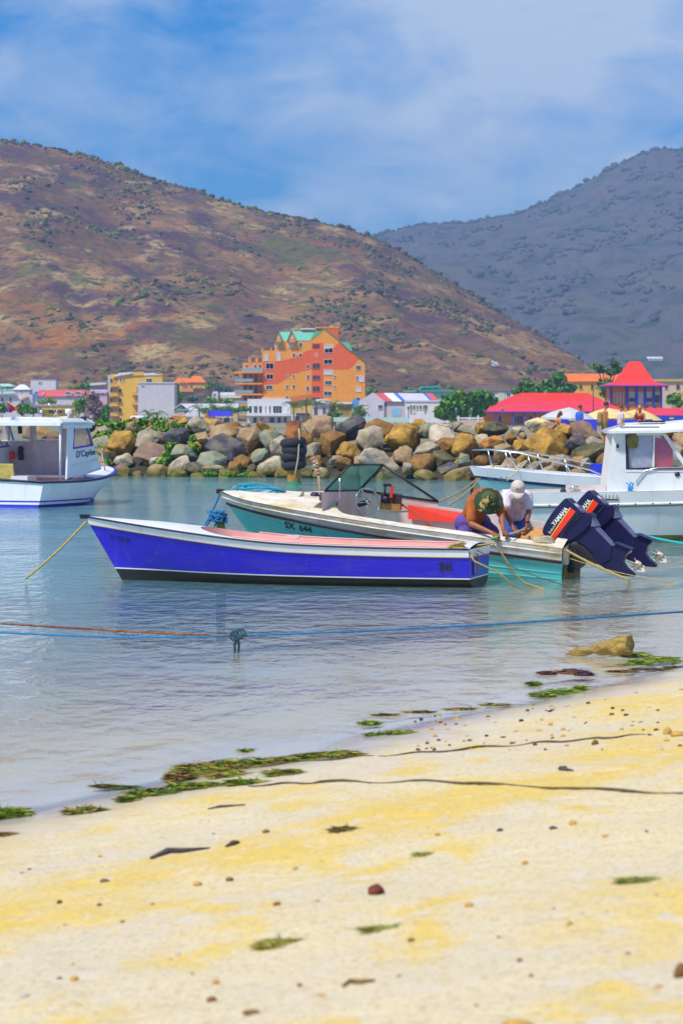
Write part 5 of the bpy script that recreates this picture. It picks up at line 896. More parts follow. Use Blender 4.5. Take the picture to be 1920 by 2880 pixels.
for x0, x1, n_ in ((700, 708, 0), (714, 724, 1), (729, 736, 0), (746, 748, 0), (757, 761, 0), (768, 792, 2)): b.win(x0, x1, 1142, 1162, 0, n_)
for x0, x1 in ((712, 722), (732, 742), (758, 772), (780, 790), (798, 806)): b.win(x0, x1, 1174, 1190, 0, 0)
b.win(735, 740, 1175, 1190, -.1, 0, framem, mat('red_vinyl', ())); b.wall(735, 802, 1116, 1122, W('orange_parapet', (.70, .38, .16)), 5, 9, 'rear_block')
b = Bld('ochre_shop', 'yellow shop with sloping orange roof right of white building', 690., 847); b.wall(820, 877, 1122, 1190, W('deep_yellow_render', (.74, .48, .12)), 0, 8); b.poly([(816, 1123), (818, 1117), (872, 1108), (877, 1110), (877, 1118), (820, 1131)], orr, -.8, 8, 'roof'); b.wall(832, 870, 1162, 1168, mat('dark_awning', (.03, .05, .12), .7), -1.5, 0, 'awning'); b.wall(800, 850, 1165, 1190, wht, -.3, 0, 'shopfront'); [b.win(x, x + 12, 1170, 1186, -.3, 0) for x in (806, 830)]
b = Bld('white_vaulted_shop', 'white shop with curved roof under the hotel', 670., 912); b.wall(878, 936, 1132, 1190, lil, 0, 7); b.poly([(876, 1133), (880, 1125), (900, 1122), (925, 1124), (936, 1133)], whr, -.8, 7, 'vault_roof'); [b.win(x, x + 9, 1146, 1166, 0, 1) for x in (884, 907)]; b.poly([(910, 1138), (920, 1131), (938, 1131), (938, 1136)], mat('pink_roof', (.62, .36, .34), .7), -1.5, -.8, 'awning')
b = Bld('brown_kiosk', 'brown kiosk with white eave beside small blue gable', 640., 970); b.wall(948, 990, 1137, 1190, W('ochre_wood', (.46, .30, .08)), 0, 5); b.wall(944, 990, 1131, 1136, whr, -.8, 5.5, 'roof'); [b.wall(x, x + 1.5, 1140, 1166, mat('brown_frame', ()), -.12, 0, 'batten') for x in (954, 962, 970, 978)]
b.poly([(989, 1146), (989, 1128), (1000, 1119), (1011, 1128), (1011, 1146)], W('sky_blue_render', ()), -.5, 3, 'blue_gable'); b.wall(990, 1010, 1146, 1190, lil, -.3, 3, 'gable_wall')
b = Bld('striped_roof_house', 'long white house whose roof has red, white and blue stripes', 600., 1085); b.wall(1012, 1140, 1128, 1190, W('warm_white_render', (.62, .52, .52)), 0, 8); b.poly([(1010, 1190), (1010, 1128), (1048, 1104), (1080, 1128), (1080, 1190)], lil, -.5, 8, 'gable_wall')
for i, (x0, x1, m_) in enumerate(((1062, 1079, mat('faded_red_roof', ())), (1079, 1106, whr), (1106, 1118, mat('bright_blue_roof', (.06, .16, .62), .6)), (1118, 1190, mat('lilac_metal_roof', ())), (1190, 1198, mat('bright_blue_roof', ())), (1198, 1216, mat('faded_red_roof', ())))):
    xs_ = 26 * (1 - i * .05); MB().add([(b.X(x0), 4, b.Z(1105)), (b.X(x1), 4, b.Z(1105 + (1 if i > 2 else 0))), (b.X(x1 + xs_), -.5, b.Z(1129)), (b.X(x0 + xs_), -.5, b.Z(1129))], [(0, 1, 2, 3)]).build('roof_stripe', m_, b.o)
MB().add([(b.X(1046), 4, b.Z(1105)), (b.X(1064), 4, b.Z(1105)), (b.X(1090), -.5, b.Z(1129)), (b.X(1080), -.5, b.Z(1129))], [(0, 1, 2, 3)]).build('roof_stripe', mat('faded_red_roof', ()), b.o)
MB().add([(b.X(1012), 8, b.Z(1129)), (b.X(1220), 8, b.Z(1129)), (b.X(1216), 4, b.Z(1105)), (b.X(1046), 4, b.Z(1105))], [(0, 1, 2, 3)]).build('rear_roof', whr, b.o)
b.wall(1140, 1238, 1130, 1190, W('warm_white_render', ()), 1.5, 8, 'rear_wall'); b.win(1063, 1075, 1139, 1150, -.5, 1); b.win(1082, 1085, 1135, 1142, 0, 0, mat('violet_frame', (.30, .12, .62), .6)); b.win(1028, 1033, 1138, 1147, -.5, 0, framem, mat('pale_yellow_pane', (.72, .62, .2), .5))
b.poly([(1099, 1150), (1110, 1146), (1126, 1148), (1128, 1160), (1124, 1172), (1102, 1170)], W('sky_mural', (.28, .52, .74)), -.05, .02, 'mural')
b = Bld('white_flat_building', 'white flat building with brown shuttered window left of the trees', 580., 1192); b.wall(1140, 1262, 1128, 1190, wht, 0, 7); b.wall(1139, 1263, 1126, 1130, lil, -.2, 7.2, 'parapet')
sh = mat('brown_shutter', (.26, .15, .04), .7, .2, 2.)
for x in (1154, 1162, 1171, 1180, 1189, 1196): b.win(x, x + 4.5, 1140, 1151, 0, 0, wht, sh if x % 2 else panem)
b.wall(1153, 1156, 1139, 1163, sh, -.1, 0, 'shutter'); b.wall(1194, 1197, 1139, 1163, sh, -.1, 0, 'shutter'); b.wall(1158, 1168, 1153, 1164, shutm, -.08, 0, 'panel')
b = Bld('mint_two_tier_house', 'mint house with two dark teal roof tiers above the striped roof', 760., 1225); b.wall(1178, 1274, 1100, 1160, mint, 0, 9); b.wall(1170, 1276, 1097, 1101, tealr, -1, 9.5, 'roof'); b.wall(1185, 1236, 1089, 1097, mint, .5, 7, 'upper_wall'); b.poly([(1176, 1097), (1184, 1087), (1238, 1084), (1238, 1089), (1190, 1091)], tealr, -.5, 7.5, 'upper_roof'); [b.win(x, x + 7, 1090, 1094, .5, 0) for x in (1192, 1203, 1222)]; b.win(1227, 1234, 1103, 1114, 0, 0, mint, shutm); b.wall(1135, 1180, 1098, 1102, mat('light_teal_roof', (.10, .46, .36), .6), -1, 5, 'porch_roof')
b = Bld('brown_hip_roof_house', 'white house under a broad dark brown hip roof behind trees', 720., 1375); b.wall(1308, 1442, 1099, 1180, wht, 0, 12); b.hip(1300, 1450, 1100, 1345, 1400, 1083, brn, 0, 12); b.wall(1400, 1418, 1102, 1130, W('pale_green_render', (.52, .60, .44)), -.2, 0, 'bay'); [b.win(x, x + 10, 1106, 1116, 0, 1) for x in (1380, 1424)]
# red roofed market hall, tower pavilion and their neighbours
b = Bld('red_market_hall', 'wide market hall with scarlet and rose roof, orange walls, blue posts', 480., 1510); orw = W('market_orange_render', (.78, .27, .035))
b.wall(1356, 1760, 1158, 1196, orw, .8, 14)
MB().add([(b.X(1351), -.8, b.Z(1158)), (b.X(1760), -.8, b.Z(1158)), (b.X(1700), 3.2, b.Z(1128)), (b.X(1415), 3.2, b.Z(1128))], [(0, 1, 2, 3)]).build('lower_roof', pink_r, b.o)
MB().add([(b.X(1415), 3.2, b.Z(1128)), (b.X(1700), 3.2, b.Z(1128)), (b.X(1661), 8, b.Z(1104)), (b.X(1471), 8, b.Z(1104))], [(0, 1, 2, 3)]).build('upper_roof', red_r, b.o)
MB().add([(b.X(1351), -.8, b.Z(1158)), (b.X(1415), 3.2, b.Z(1128)), (b.X(1471), 8, b.Z(1104)), (b.X(1415), 13, b.Z(1128)), (b.X(1351), 16, b.Z(1158))], [(0, 1, 2, 3, 4)]).build('end_roof', red_r, b.o)
MB().add([(b.X(1351), 16, b.Z(1158)), (b.X(1760), 16, b.Z(1158)), (b.X(1661), 8, b.Z(1104)), (b.X(1471), 8, b.Z(1104))], [(3, 2, 1, 0)]).build('rear_roof', red_r, b.o); MB().add([(b.X(1760), -.8, b.Z(1158)), (b.X(1760), 16, b.Z(1158)), (b.X(1661), 8, b.Z(1104)), (b.X(1700), 3.2, b.Z(1128))], [(0, 1, 2, 3)]).build('end_roof', pink_r, b.o)
b.wall(1350, 1762, 1157, 1161, blu, -.85, -.7, 'blue_fascia')
for x in (1391, 1437, 1473, 1500, 1540): b.wall(x, x + 4, 1160, 1196, blu, -.6, -.4, 'post')
for x in (1404, 1455, 1464, 1490): b.win(x, x + 4, 1172, 1190, .8, 0, blu)
b.win(1447, 1453, 1172, 1188, .8, 0, shutm, panem)
b = Bld('red_tower_pavilion', 'raised orange pavilion with steep scarlet pyramid roof and blue columns', 500., 1788)
D0, D1 = 0., 9.2; b.wall(1716, 1860, 1086, 1150, orw, D0 + .5, D1)
def frus(x0, x1, y0, xt0, xt1, y1, m, nm, d0, d1, dt0, dt1): V = [(b.X(x0), d0, b.Z(y0)), (b.X(x1), d0, b.Z(y0)), (b.X(x1), d1, b.Z(y0)), (b.X(x0), d1, b.Z(y0)), (b.X(xt0), dt0, b.Z(y1)), (b.X(xt1), dt0, b.Z(y1)), (b.X(xt1), dt1, b.Z(y1)), (b.X(xt0), dt1, b.Z(y1))]; return MB().add(V, [(0, 1, 5, 4), (1, 2, 6, 5), (2, 3, 7, 6), (3, 0, 4, 7), (4, 5, 6, 7), (3, 2, 1, 0)]).build(nm, m, b.o)
frus(1697, 1878, 1084, 1733, 1842, 1073, pink_r, 'skirt_roof', -1.4, 11, .8, 8.6); frus(1735, 1841, 1074.5, 1776, 1806, 1015, red_r, 'pyramid_roof', .9, 8.4, 4.2, 5.2); b.wall(1697, 1878, 1084, 1087, blu, -1.4, 11, 'blue_fascia')
for x in (1714, 1760, 1787, 1811, 1835, 1856): b.wall(x, x + 5, 1087, 1148, blu, D0, D0 + .4, 'column')
for x in (1724, 1733, 1742, 1751): b.wall(x, x + 4, 1101, 1134, shutm, D0 + .3, D0 + .5, 'panel')
for x0, x1 in ((1767, 1785), (1793, 1809), (1817, 1833), (1840, 1855)): b.wall(x0, x1, 1101, 1136, W('pale_lilac_panel', (.66, .56, .66)), D0 + .35, D0 + .5, 'panel')
for x0, x1 in ((1770, 1784), (1816, 1831)): b.win(x0, x1, 1120, 1129, D0 + .35, 0, blu)
b.win(1840, 1852, 1112, 1131, D0 + .35, 0, mat('brown_frame', ()))
b.wall(1700, 1880, 1148, 1196, orw, .2, 10, 'lower_wall')
b = Bld('orange_roof_block', 'orange walled block with orange roof behind the leaning tree', 600., 1650); b.wall(1606, 1780, 1070, 1180, W('golden_orange_render', (.78, .42, .07)), 0, 9); b.gable(1592, 1780, 1072, 1050, orr, 0, 9, 'roof', 1., 'x'); [b.win(x, x + 8, 1082, 1094, 0, 0, yel) for x in (1628, 1660)]
b = Bld('peach_corner_building', 'peach building with arched windows right of the pavilion', 620., 1900); b.wall(1846, 2010, 1072, 1180, W('pale_peach_render', (.66, .50, .40)), 0, 9); b.wall(1842, 2012, 1066, 1073, W('ochre_cornice', (.62, .40, .12)), -.4, 9.3, 'cornice'); b.win(1901, 1909, 1082, 1094, 0, 0, W('terracotta_trim', (.55, .20, .08))); b.win(1868, 1876, 1084, 1094, 0, 0, W('pale_peach_render', ())); b.wall(1914, 1990, 1100, 1180, W('ochre_cornice', ()), -.5, 0, 'wing')
b = Bld('red_awning_stall', 'low stall with rose roof and blue fascia behind the cruiser', 420., 1870); MB().add([(b.X(1806), -.5, b.Z(1169)), (b.X(1960), -.5, b.Z(1169)), (b.X(1960), 4, b.Z(1148)), (b.X(1822), 4, b.Z(1148))], [(0, 1, 2, 3)]).build('roof', pink_r, b.o); b.wall(1806, 1960, 1168, 1184, blu, -.5, -.3, 'blue_fascia'); b.wall(1812, 1960, 1184, 1200, orw, 0, 4); b.wall(1880, 1892, 1174, 1179, yel, -.56, -.5, 'sign_plate'); MB().add([(b.X(1822), 4, b.Z(1148)), (b.X(1960), 4, b.Z(1148)), (b.X(1960), 8, b.Z(1169)), (b.X(1806), 8, b.Z(1169))], [(0, 1, 2, 3)]).build('rear_roof', pink_r, b.o)
# jetty shelter: long pale teal roof on posts
b = Bld('jetty_shelter', 'long low shelter with thin pale teal roof behind the boulders', 260., 1012, 'shelter'); b.poly([(873, 1181), (884, 1174), (1146, 1174), (1150, 1178), (1150, 1186), (875, 1186)], mat('pale_teal_roof', (.42, .66, .62), .5, .08), 0, 3, 'roof')
for x in (885, 960, 1035, 1110, 1140): b.wall(x, x + 3, 1185, 1215, framem, .3, .4, 'post')
b = Bld('low_boundary_wall', 'low pink wall with white cap and pillars beside the market hall', 300., 1325, 'wall'); b.wall(1286, 1358, 1180, 1205, W('dusty_pink_render', (.60, .46, .42)), 0, .3); b.wall(1284, 1358, 1174, 1178, framem, -.05, .35, 'cap'); [b.wall(x, x + 4, 1169, 1205, framem, -.08, .38, 'pillar') for x in (1286, 1342)]
b = Bld('hill_house', 'small white house low on the brown hillside', hit_hill(hill_l, 1388, 1030), 1388, 'house'); b.wall(1382, 1398, 1018, 1030, wht, 0, 6); b.poly([(1380, 1017), (1386, 1014), (1402, 1026), (1402, 1030)], whr, -.3, 6, 'roof'); b.wall(1382, 1402, 1029, 1034, tan_, .5, 6, 'terrace_wall')
b = Bld('far_hill_villa', 'long white villa on the distant hazy hillside', hit_hill(hill_r, 1840, 1016), 1840, 'house'); b.wall(1822, 1862, 1006, 1018, wht, 0, 10); b.gable(1820, 1862, 1008, 1003, whr, 0, 10, 'roof', 1., 'x'); [b.win(x, x + 4, 1009, 1013, 0, 0) for x in (1828, 1840, 1852)]
# parked tank lorry
D = 400.; k = D / FPX; c = P(388, 1186, D); lr = empty('tank_lorry', (c.x, D, GZ), 0, 'white lorry with red and blue ends parked by the grey building', 'lorry')
lx = lambda px: (px - 388) * k; lz = lambda py: EYE - (py - HZ) * k - GZ
MB().tube([(lx(366), 1.1, lz(1176.)), (lx(370), 1.1, lz(1176)), (lx(403), 1.1, lz(1176)), (lx(405), 1.1, lz(1176))], [.25, .36, .36, .25], 14).build('tank', wht, lr); MB().bb(lx(371), lx(379), .3, 1.0, lz(1181), lz(1172)).build('red_panel', redp, lr); MB().bb(lx(403), lx(413), .3, 1.9, lz(1184), lz(1172)).build('cab', mat('blue_cab', (.04, .18, .55), .4), lr)
MB().bb(lx(365), lx(412), .4, 1.8, lz(1186), lz(1183)).build('chassis', darkp, lr)
for px in (370, 378, 408): MB().lathe([(0, -.12), (.16, -.12), (.18, 0), (.16, .12), (0, .12)], 12, (lx(px), .5, .18), Matrix.Rotation(R(90), 3, 'X')).build('wheel', darkp, lr)

# ------------------------------------------------------------------ trees, palms, lamps
bark = mat('bark', (.16, .11, .07), .9, .3, 3., bump=.5)
def tree(name, label, px, pyb, D, blobs, n, leaf, pal, group=None, cat='tree', base=GZ, trunk=True):
    """blobs: (px, py, rx, ry) of foliage masses in photograph pixels"""
    k = D / FPX; bx = (px - CX) * k; o = empty(name, (bx, D, base), 0, label, cat, group); c = []
    for (x, y, rx, ry) in blobs: c.append(((x - CX) * k - bx, random.uniform(-.4, .4) * rx * k, EYE - (y - HZ) * k - base, rx * k, rx * k * .8, ry * k))
    leaf_obj('crown', c, n, leaf, rng, pal, o)
    if trunk:
        mb = MB(); zt = np.mean([q[2] for q in c]); r0 = max(.10, .035 * zt); zf = zt * .45; mb.tube([(0, 0, -.2), (random.uniform(-.2, .2), 0, zf * .5), (random.uniform(-.2, .2), 0, zf)], [r0, r0 * .8, r0 * .65], 7)
        for q in c: mb.tube([(0, 0, zf * .9), (q[0] * .5, q[1] * .5, lerp(zf, q[2], .6)), (q[0] * .95, q[1], q[2] + q[5] * .3)], [r0 * .55, r0 * .35, r0 * .1], 6)
        mb.build('trunk', bark, o)
    return o
G1 = [(.05, .20, .016), (.09, .29, .022), (.15, .36, .028), (.04, .13, .016)]; G2 = [(.19, .33, .025), (.28, .40, .04), (.11, .25, .025)]; G3 = [(.08, .19, .025), (.13, .25, .03), (.06, .13, .025)]
tree('shade_tree', 'dense dark green tree left of the market hall, nearer of two', 1270, 1185, 400., [(1265, 1140, 32, 30), (1245, 1160, 24, 22), (1290, 1120, 24, 24), (1300, 1155, 22, 26), (1275, 1165, 36, 18)], 1900, .42, G1 + G2[:1])
tree('shade_tree', 'layered green tree behind the dark one, beside the market hall roof', 1350, 1185, 430., [(1350, 1112, 34, 14), (1325, 1122, 22, 16), (1375, 1128, 22, 10), (1345, 1138, 30, 16), (1340, 1160, 20, 20)], 1500, .45, G1 + G2[:1])
tree('spreading_tree', 'wide spreading green tree rising behind the scarlet roof', 1530, 1110, 560., [(1500, 1092, 40, 12), (1460, 1100, 26, 8), (1550, 1085, 34, 18), (1572, 1062, 20, 14), (1595, 1092, 30, 12), (1480, 1082, 20, 7), (1530, 1100, 60, 8)], 2000, .5, G1 + G3)
tree('leaning_tree', 'sparse dark tree with tufted branches in front of orange block', 1705, 1120, 540., [(1676, 1032, 18, 8), (1692, 1040, 12, 8), (1728, 1024, 14, 8), (1735, 1040, 14, 8), (1718, 1046, 16, 9), (1700, 1085, 26, 22), (1712, 1105, 30, 14)], 1200, .42, G3)
tree('roadside_bush', 'leafy bush right of the tower pavilion', 1892, 1150, 500., [(1885, 1125, 14, 14), (1900, 1115, 14, 10), (1905, 1135, 16, 10)], 420, .36, G2 + G1, cat='bush')
tree('garden_tree', 'green tree beside the launch flag in front of lilac terrace', 68, 1165, 520., [(60, 1150, 16, 16), (75, 1148, 14, 14), (92, 1155, 16, 8)], 600, .4, G1)
tree('garden_tree', 'green bushy tree at the frame edge behind the launch', 8, 1165, 530., [(5, 1148, 16, 14), (-10, 1150, 16, 14)], 450, .4, G1)
tree('garden_bush', 'light green bushes below the rose red roof', 132, 1135, 700., [(120, 1130, 14, 6), (138, 1125, 14, 7), (150, 1130, 10, 5)], 420, .4, G2, cat='bush')
tree('yellow_green_tree', 'yellow green tree right of the yellow arcade', 222, 1170, 520., [(220, 1136, 16, 12), (235, 1130, 14, 10), (226, 1150, 14, 12)], 650, .36, G2 + G1[:1])
tree('bare_shrub_tree', 'bare mauve twiggy tree beside yellow apartments', 266, 1185, 480., [(262, 1120, 18, 20), (280, 1145, 14, 20), (258, 1150, 16, 18), (275, 1170, 14, 14)], 900, .26, [(.24, .16, .17), (.30, .20, .20), (.16, .11, .12)])
tree('garden_tree', 'small round dark tree at the foot of yellow apartments', 298, 1188, 470., [(297, 1165, 12, 18), (300, 1150, 8, 10)], 420, .32, G1)
tree('garden_bush', 'bush under the tan house left of the apartments', 230, 1110, 830., [(226, 1092, 10, 12), (243, 1086, 12, 12), (205, 1096, 12, 6)], 420, .5, G1 + G2, cat='bush')
tree('garden_bush', 'bush at the near corner of the orange roof villa', 498, 1098, 820., [(497, 1086, 7, 11), (492, 1100, 10, 8), (505, 1112, 16, 10)], 400, .5, G2 + G1, cat='bush')
tree('garden_bush', 'round bush right of the orange roof villa', 592, 1098, 820., [(590, 1086, 11, 10), (600, 1080, 6, 6)], 300, .5, G2, cat='bush')
tree('garden_bush', 'broad bright green bush above the lilac hall roof', 594, 1132, 760., [(590, 1125, 18, 8), (610, 1130, 18, 5), (578, 1130, 10, 6), (640, 1128, 16, 7)], 520, .45, G2 + G1, cat='bush')
tree('hillside_tree', 'bluish green tree on the slope left of the hotel', 630, 1100, 850., [(622, 1094, 20, 10), (640, 1098, 16, 8), (500, 1126, 14, 10), (540, 1122, 20, 8)], 700, .5, [(.05, .12, .07), (.07, .14, .06)])
tree('garden_hedge', 'row of low greenery between the lilac hall and blue pavilion', 620, 1160, 600., [(x, 1150 + (x % 3) * 2, 16, 6) for x in range(575, 690, 14)], 800, .36, G1 + G2, cat='hedge', trunk=False)
tree('garden_bush', 'bush by the corner of the hotel facing the hill', 1040, 1108, 800., [(1040, 1098, 8, 8), (1034, 1106, 6, 6), (1058, 1100, 6, 4)], 260, .45, G2 + G1, cat='bush')
tree('garden_bush', 'green bush beneath the brown kiosk front', 940, 1170, 560., [(935, 1150, 9, 14), (945, 1162, 14, 10), (930, 1168, 10, 8)], 520, .34, G2 + G1, cat='bush')
tree('garden_bush', 'green bush between striped roof house and shelter', 1010, 1170, 520., [(1005, 1155, 10, 12), (1018, 1162, 14, 10), (1000, 1168, 14, 8)], 520, .34, G2 + G1, cat='bush')
# palms: trunk and separate fronds that share one mesh
def frond_mesh():
    mb = MB(); pts = [Vector((.0, 0, 0)), Vector((.5, 0, .28)), Vector((1.05, 0, .30)), Vector((1.55, 0, .02)), Vector((1.85, 0, -.45))]
    mb.tube(pts, [.03, .025, .02, .015, .008], 4)
    for i in range(14):
        t = .15 + .85 * i / 13; j = min(3, int(t * 4)); p = lerp(pts[j], pts[j + 1], t * 4 - j); l = .42 * (1 - .6 * abs(t - .4))
        for s_ in (-1, 1): mb.add([p, p + Vector((.06, 0, .01)), p + Vector((.14, s_ * l, -.16)), p + Vector((.10, s_ * l * .95, -.17))], [(0, 1, 2, 3)])
    return mb.mesh('frond')
FR = frond_mesh(); FR.materials.append(mat('palm_green', (.10, .18, .03), .6, .3, 3., c2=(.22, .20, .04), cpos=(.5, .7)))
def palm(label, px, pyc, D, s_=1., n=12):
    k = D / FPX; x = (px - CX) * k; zc = EYE - (pyc - HZ) * k; o = empty('palm_tree', (x, D, GZ), 0, label, 'palm', 'palm trees along the waterfront'); h = zc - GZ
    MB().tube([(0, 0, -.2), (.08, 0, h * .4), (.02, 0, h * .8), (0, 0, h)], [.20 * s_, .15 * s_, .13 * s_, .15 * s_], 8).build('trunk', bark, o)
    for i in range(n):
        f = obj('frond', FR, None, o, (0, 0, h), (random.uniform(-.2, .2), random.uniform(-.9, .45), i * 2 * math.pi / n + random.uniform(-.2, .2))); f.scale = (s_, s_, s_)
palm('tallest palm tree right above the rusty post top', 825, 1146, 420., .9); palm('palm tree in front of the ochre shop', 861, 1140, 520., 1.1); palm('palm tree before the white vaulted shop', 889, 1136, 540., 1.1); palm('palm tree by the brown kiosk', 941, 1146, 480., 1.0); palm('short palm beneath the small blue gable', 1011, 1158, 460., .9)
palm('palm tree left of the blue roof pavilion', 560, 1150, 480., 1.0); palm('small palm before the lorry and blank wall', 419, 1168, 430., .8); palm('small palm at the corner of the blank grey wall', 442, 1163, 430., .9)
palm('palm tree between lilac hall and hotel balconies', 600, 1146, 560., .9); palm('palm tree close to the hotel balconies', 640, 1146, 560., .9)
lampm = mat('dark_lamp_metal', (.03, .045, .06), .5)
def lamp(label, px, pyt, pyb, D):
    k = D / FPX; x = (px - CX) * k; h = EYE - (pyt - HZ) * k - GZ; o = empty('street_lamp', (x, D, GZ), 0, label, 'street lamp', 'street lamps on the promenade')
    MB().tube([(0, 0, -.1), (0, 0, .6), (0, 0, h - .5)], [.09, .05, .045], 8).build('post', lampm, o); MB().lathe([(.06, h - .5), (.16, h - .12), (.20, h - .1), (.05, h + .05), (0, h + .12)], 10).build('lantern', mat('lamp_glass', (.25, .30, .36), .3), o)
lamp('street lamp before the dense dark green tree', 1282, 1150, 1195, 330.); lamp('street lamp before the layered green tree', 1325, 1150, 1195, 330.); lamp('street lamp in front of the market hall wall', 1412, 1148, 1195, 330.); lamp('street lamp at the end of the jetty shelter roof', 1148, 1143, 1190, 330.); lamp('street lamp among the palms by the vaulted shop', 884, 1144, 1190, 330.)
o = MB().tube([P(1667, 1175, 300.), P(1667, 1090, 300.)], .05, 6).build('flagpole', lampm); tag(o, 'thin bare pole rising before the scarlet market roof', 'pole')
# ------------------------------------------------------------------ outboard motors
cowl = mat('dark_blue_cowling', (.007, .006, .050), .26, .2, 5., spec=.5, coat=.3); legm = mat('blue_black_casting', (.009, .008, .055), .38, .25, 6., bump=.1); legl = mat('slate_blue_lit_casting', (.12, .13, .26), .45, .2, 6.); propm = mat('cream_propeller', (.62, .55, .44), .45, .15, 8.); letw = mat('white_lettering', (.78, .78, .76), .5, .05)
def pillow(pts, T, inset=.93, e=.035, y0=0.):
    c = Vector((sum(p[0] for p in pts) / len(pts), sum(p[1] for p in pts) / len(pts))); rows = []
    for y, s_ in ((-T / 2, inset * .55), (-T / 2, inset), (-T / 2 + e * .4, (1 + inset) / 2 + .01), (-T / 2 + e, 1), (T / 2 - e, 1), (T / 2 - e * .4, (1 + inset) / 2 + .01), (T / 2, inset), (T / 2, inset * .55)):
        rows.append([(c.x + (p[0] - c.x) * s_, y + y0, c.y + (p[1] - c.y) * s_) for p in pts])
    mb = MB().rows(rows, False, False, True); n = len(pts); mb.add([rows[0][i] for i in range(n)], [tuple(range(n))]); mb.add([rows[-1][i] for i in range(n)], [tuple(range(n))]); return mb
TH = R(24); om = empty('outboard_motor', label='nearer dark blue outboard motor with red stripe tilted up on the runabout', cat='outboard motor', group='outboard motors on the runabout')
MOM = place(om, (3.42, 41.62, .45), 0, 0, -TH)
def mk(cx, cy, y): q = local_hit(MOM, 1500 + cx * .2551, 1360 + cy * .2551, yl=y); return (q.x, q.z)
def outline(s_, y): return [mk(*map(float, p.split(',')), y) for p in s_.split()]
T = .30; yf = -T / 2
co = outline('85,545 95,490 125,430 165,365 210,300 260,240 325,172 345,160 420,225 525,325 400,455 300,600 265,655 175,605', yf)
ck = pillow(co, T, .94, .05).build('cowling', cowl, om); bv = ck.modifiers.new('b', 'BEVEL'); bv.width = .012; bv.segments = 2; bv.limit_method = 'ANGLE'
seam = outline('262,662 300,608 402,462 528,332', yf - .002); MB().tube([(x, -T / 2 - .002, z) for x, z in seam], .006, 5).build('seam', darkp, om)
MB().prism(outline('405,268 462,310 225,618 192,585', yf - .006), yf - .010, yf - .004).build('stripe', mat('signal_red', (.80, .045, .01), .4), om)
MB().prism(outline('396,264 405,268 192,585 186,578', yf - .006), yf - .010, yf - .004).build('stripe_edge', mat('yellow_edge', (.75, .55, .10), .4), om)
def plane_text(nm, s_, p0, p1, size_px, m_, xs=1., bold=.0, y=yf - .008):
    a = Vector(mk(*p0, y)); b = Vector(mk(*p1, y)); u = (b - a); L_ = u.length; u /= L_; v_ = Vector((-u.y, u.x)); V, F = text_pts(s_, 1., 1., 0, bold); mxx = max(q[0] for q in V); sz = size_px * .2551 * 41.3 / FPX * 1.35
    mb = MB().add([(a.x + u.x * q[0] / mxx * L_ + v_.x * q[1] * sz, y, a.y + u.y * q[0] / mxx * L_ + v_.y * q[1] * sz) for q in V], F); me = bpy.data.meshes.new(nm); me.from_pydata(mb.v, [], mb.f); return obj(nm, me, m_, om)
plane_text('brand_lettering', 'YAMAHA', (228, 470), (382, 282), 52, letw, 1., .03); plane_text('model_lettering', 'Enduro', (180, 556), (238, 470), 32, letw)
# aft face: air opening and the horsepower plate
def aft(t, w_, l0, l1, m_, nm, up=.006):
    a = Vector(mk(345, 160, yf)); b = Vector(mk(525, 325, yf)); u = (b - a); n_ = Vector((-u.y, u.x)).normalized(); n_ = n_ if n_.x > 0 else -n_; p = a + u * t; q = a + u * (t + w_)
    return MB().add([(p.x + n_.x * up, l0, p.y + n_.y * up), (p.x + n_.x * up, l1, p.y + n_.y * up), (q.x + n_.x * up, l1, q.y + n_.y * up), (q.x + n_.x * up, l0, q.y + n_.y * up)], [(0, 1, 2, 3)]).build(nm, m_, om), (a, u, n_)
aft(.10, .22, -.09, .09, darkp, 'air_intake'); _, (a_, u_, n_) = aft(.02, .88, -.12, .12, legl, 'rear_plate', .003)
V, F = text_pts('48', .10, 1.1, 0, .004); p0 = a_ + u_ * .62; un = u_.normalized(); wv = max(q[0] for q in V)
mb = MB().add([(p0.x - un.x * q[1] * 1.0 + n_.x * .009, -.10 + q[0] * 1.1, p0.y - un.y * q[1] + n_.y * .009) for q in V], F); me = bpy.data.meshes.new('power_lettering'); me.from_pydata(mb.v, [], mb.f); obj('power_lettering', me, letw, om); aft(.66, .03, -.11, .08, MATS['signal_red'], 'plate_line', .008)
pillow(outline('265,660 300,610 402,466 520,345 600,322 640,350 625,450 560,520 470,590 400,640 330,690', yf + .03), .26, .95, .03).build('lower_cowl', legm, om)
pillow(outline('400,640 470,560 560,470 640,460 865,690 845,850 720,905 650,780 560,690 470,640', yf + .06), .17, .93, .03).build('drive_leg', legm, om)
pillow(outline('560,372 630,362 690,470 635,480 590,430', yf + .05), .20, .95, .02).build('lit_leg_strip', legl, om); pillow(outline('635,478 680,470 880,690 842,700', yf + .07), .15, .95, .02).build('lit_leg_edge', legl, om)  # lighter strips paint the light on the aft face of the leg
pillow(outline('845,700 915,655 1060,722 995,800 975,870 1015,935 1100,1005 1085,1028 930,1015 830,985 725,905 745,830', yf + .07), .12, .9, .03).build('gear_case', legm, om)
q0 = Vector(mk(905, 648, 0)); q1 = Vector(mk(1075, 716, 0)); mid = (q0 + q1) / 2; ang = math.atan2(q1.y - q0.y, q1.x - q0.x)
MB().box((mid.x, 0, mid.y), ((q1 - q0).length * 1.05, .24, .012), Matrix.Rotation(-ang, 3, 'Y')).build('anti_ventilation_plate', legm, om); pillow(outline('1000,800 1015,752 1072,735 1060,765 1030,775', yf + .1), .03, .9, .008).build('trim_tab', mat('zinc_anode', (.42, .44, .40), .5), om)
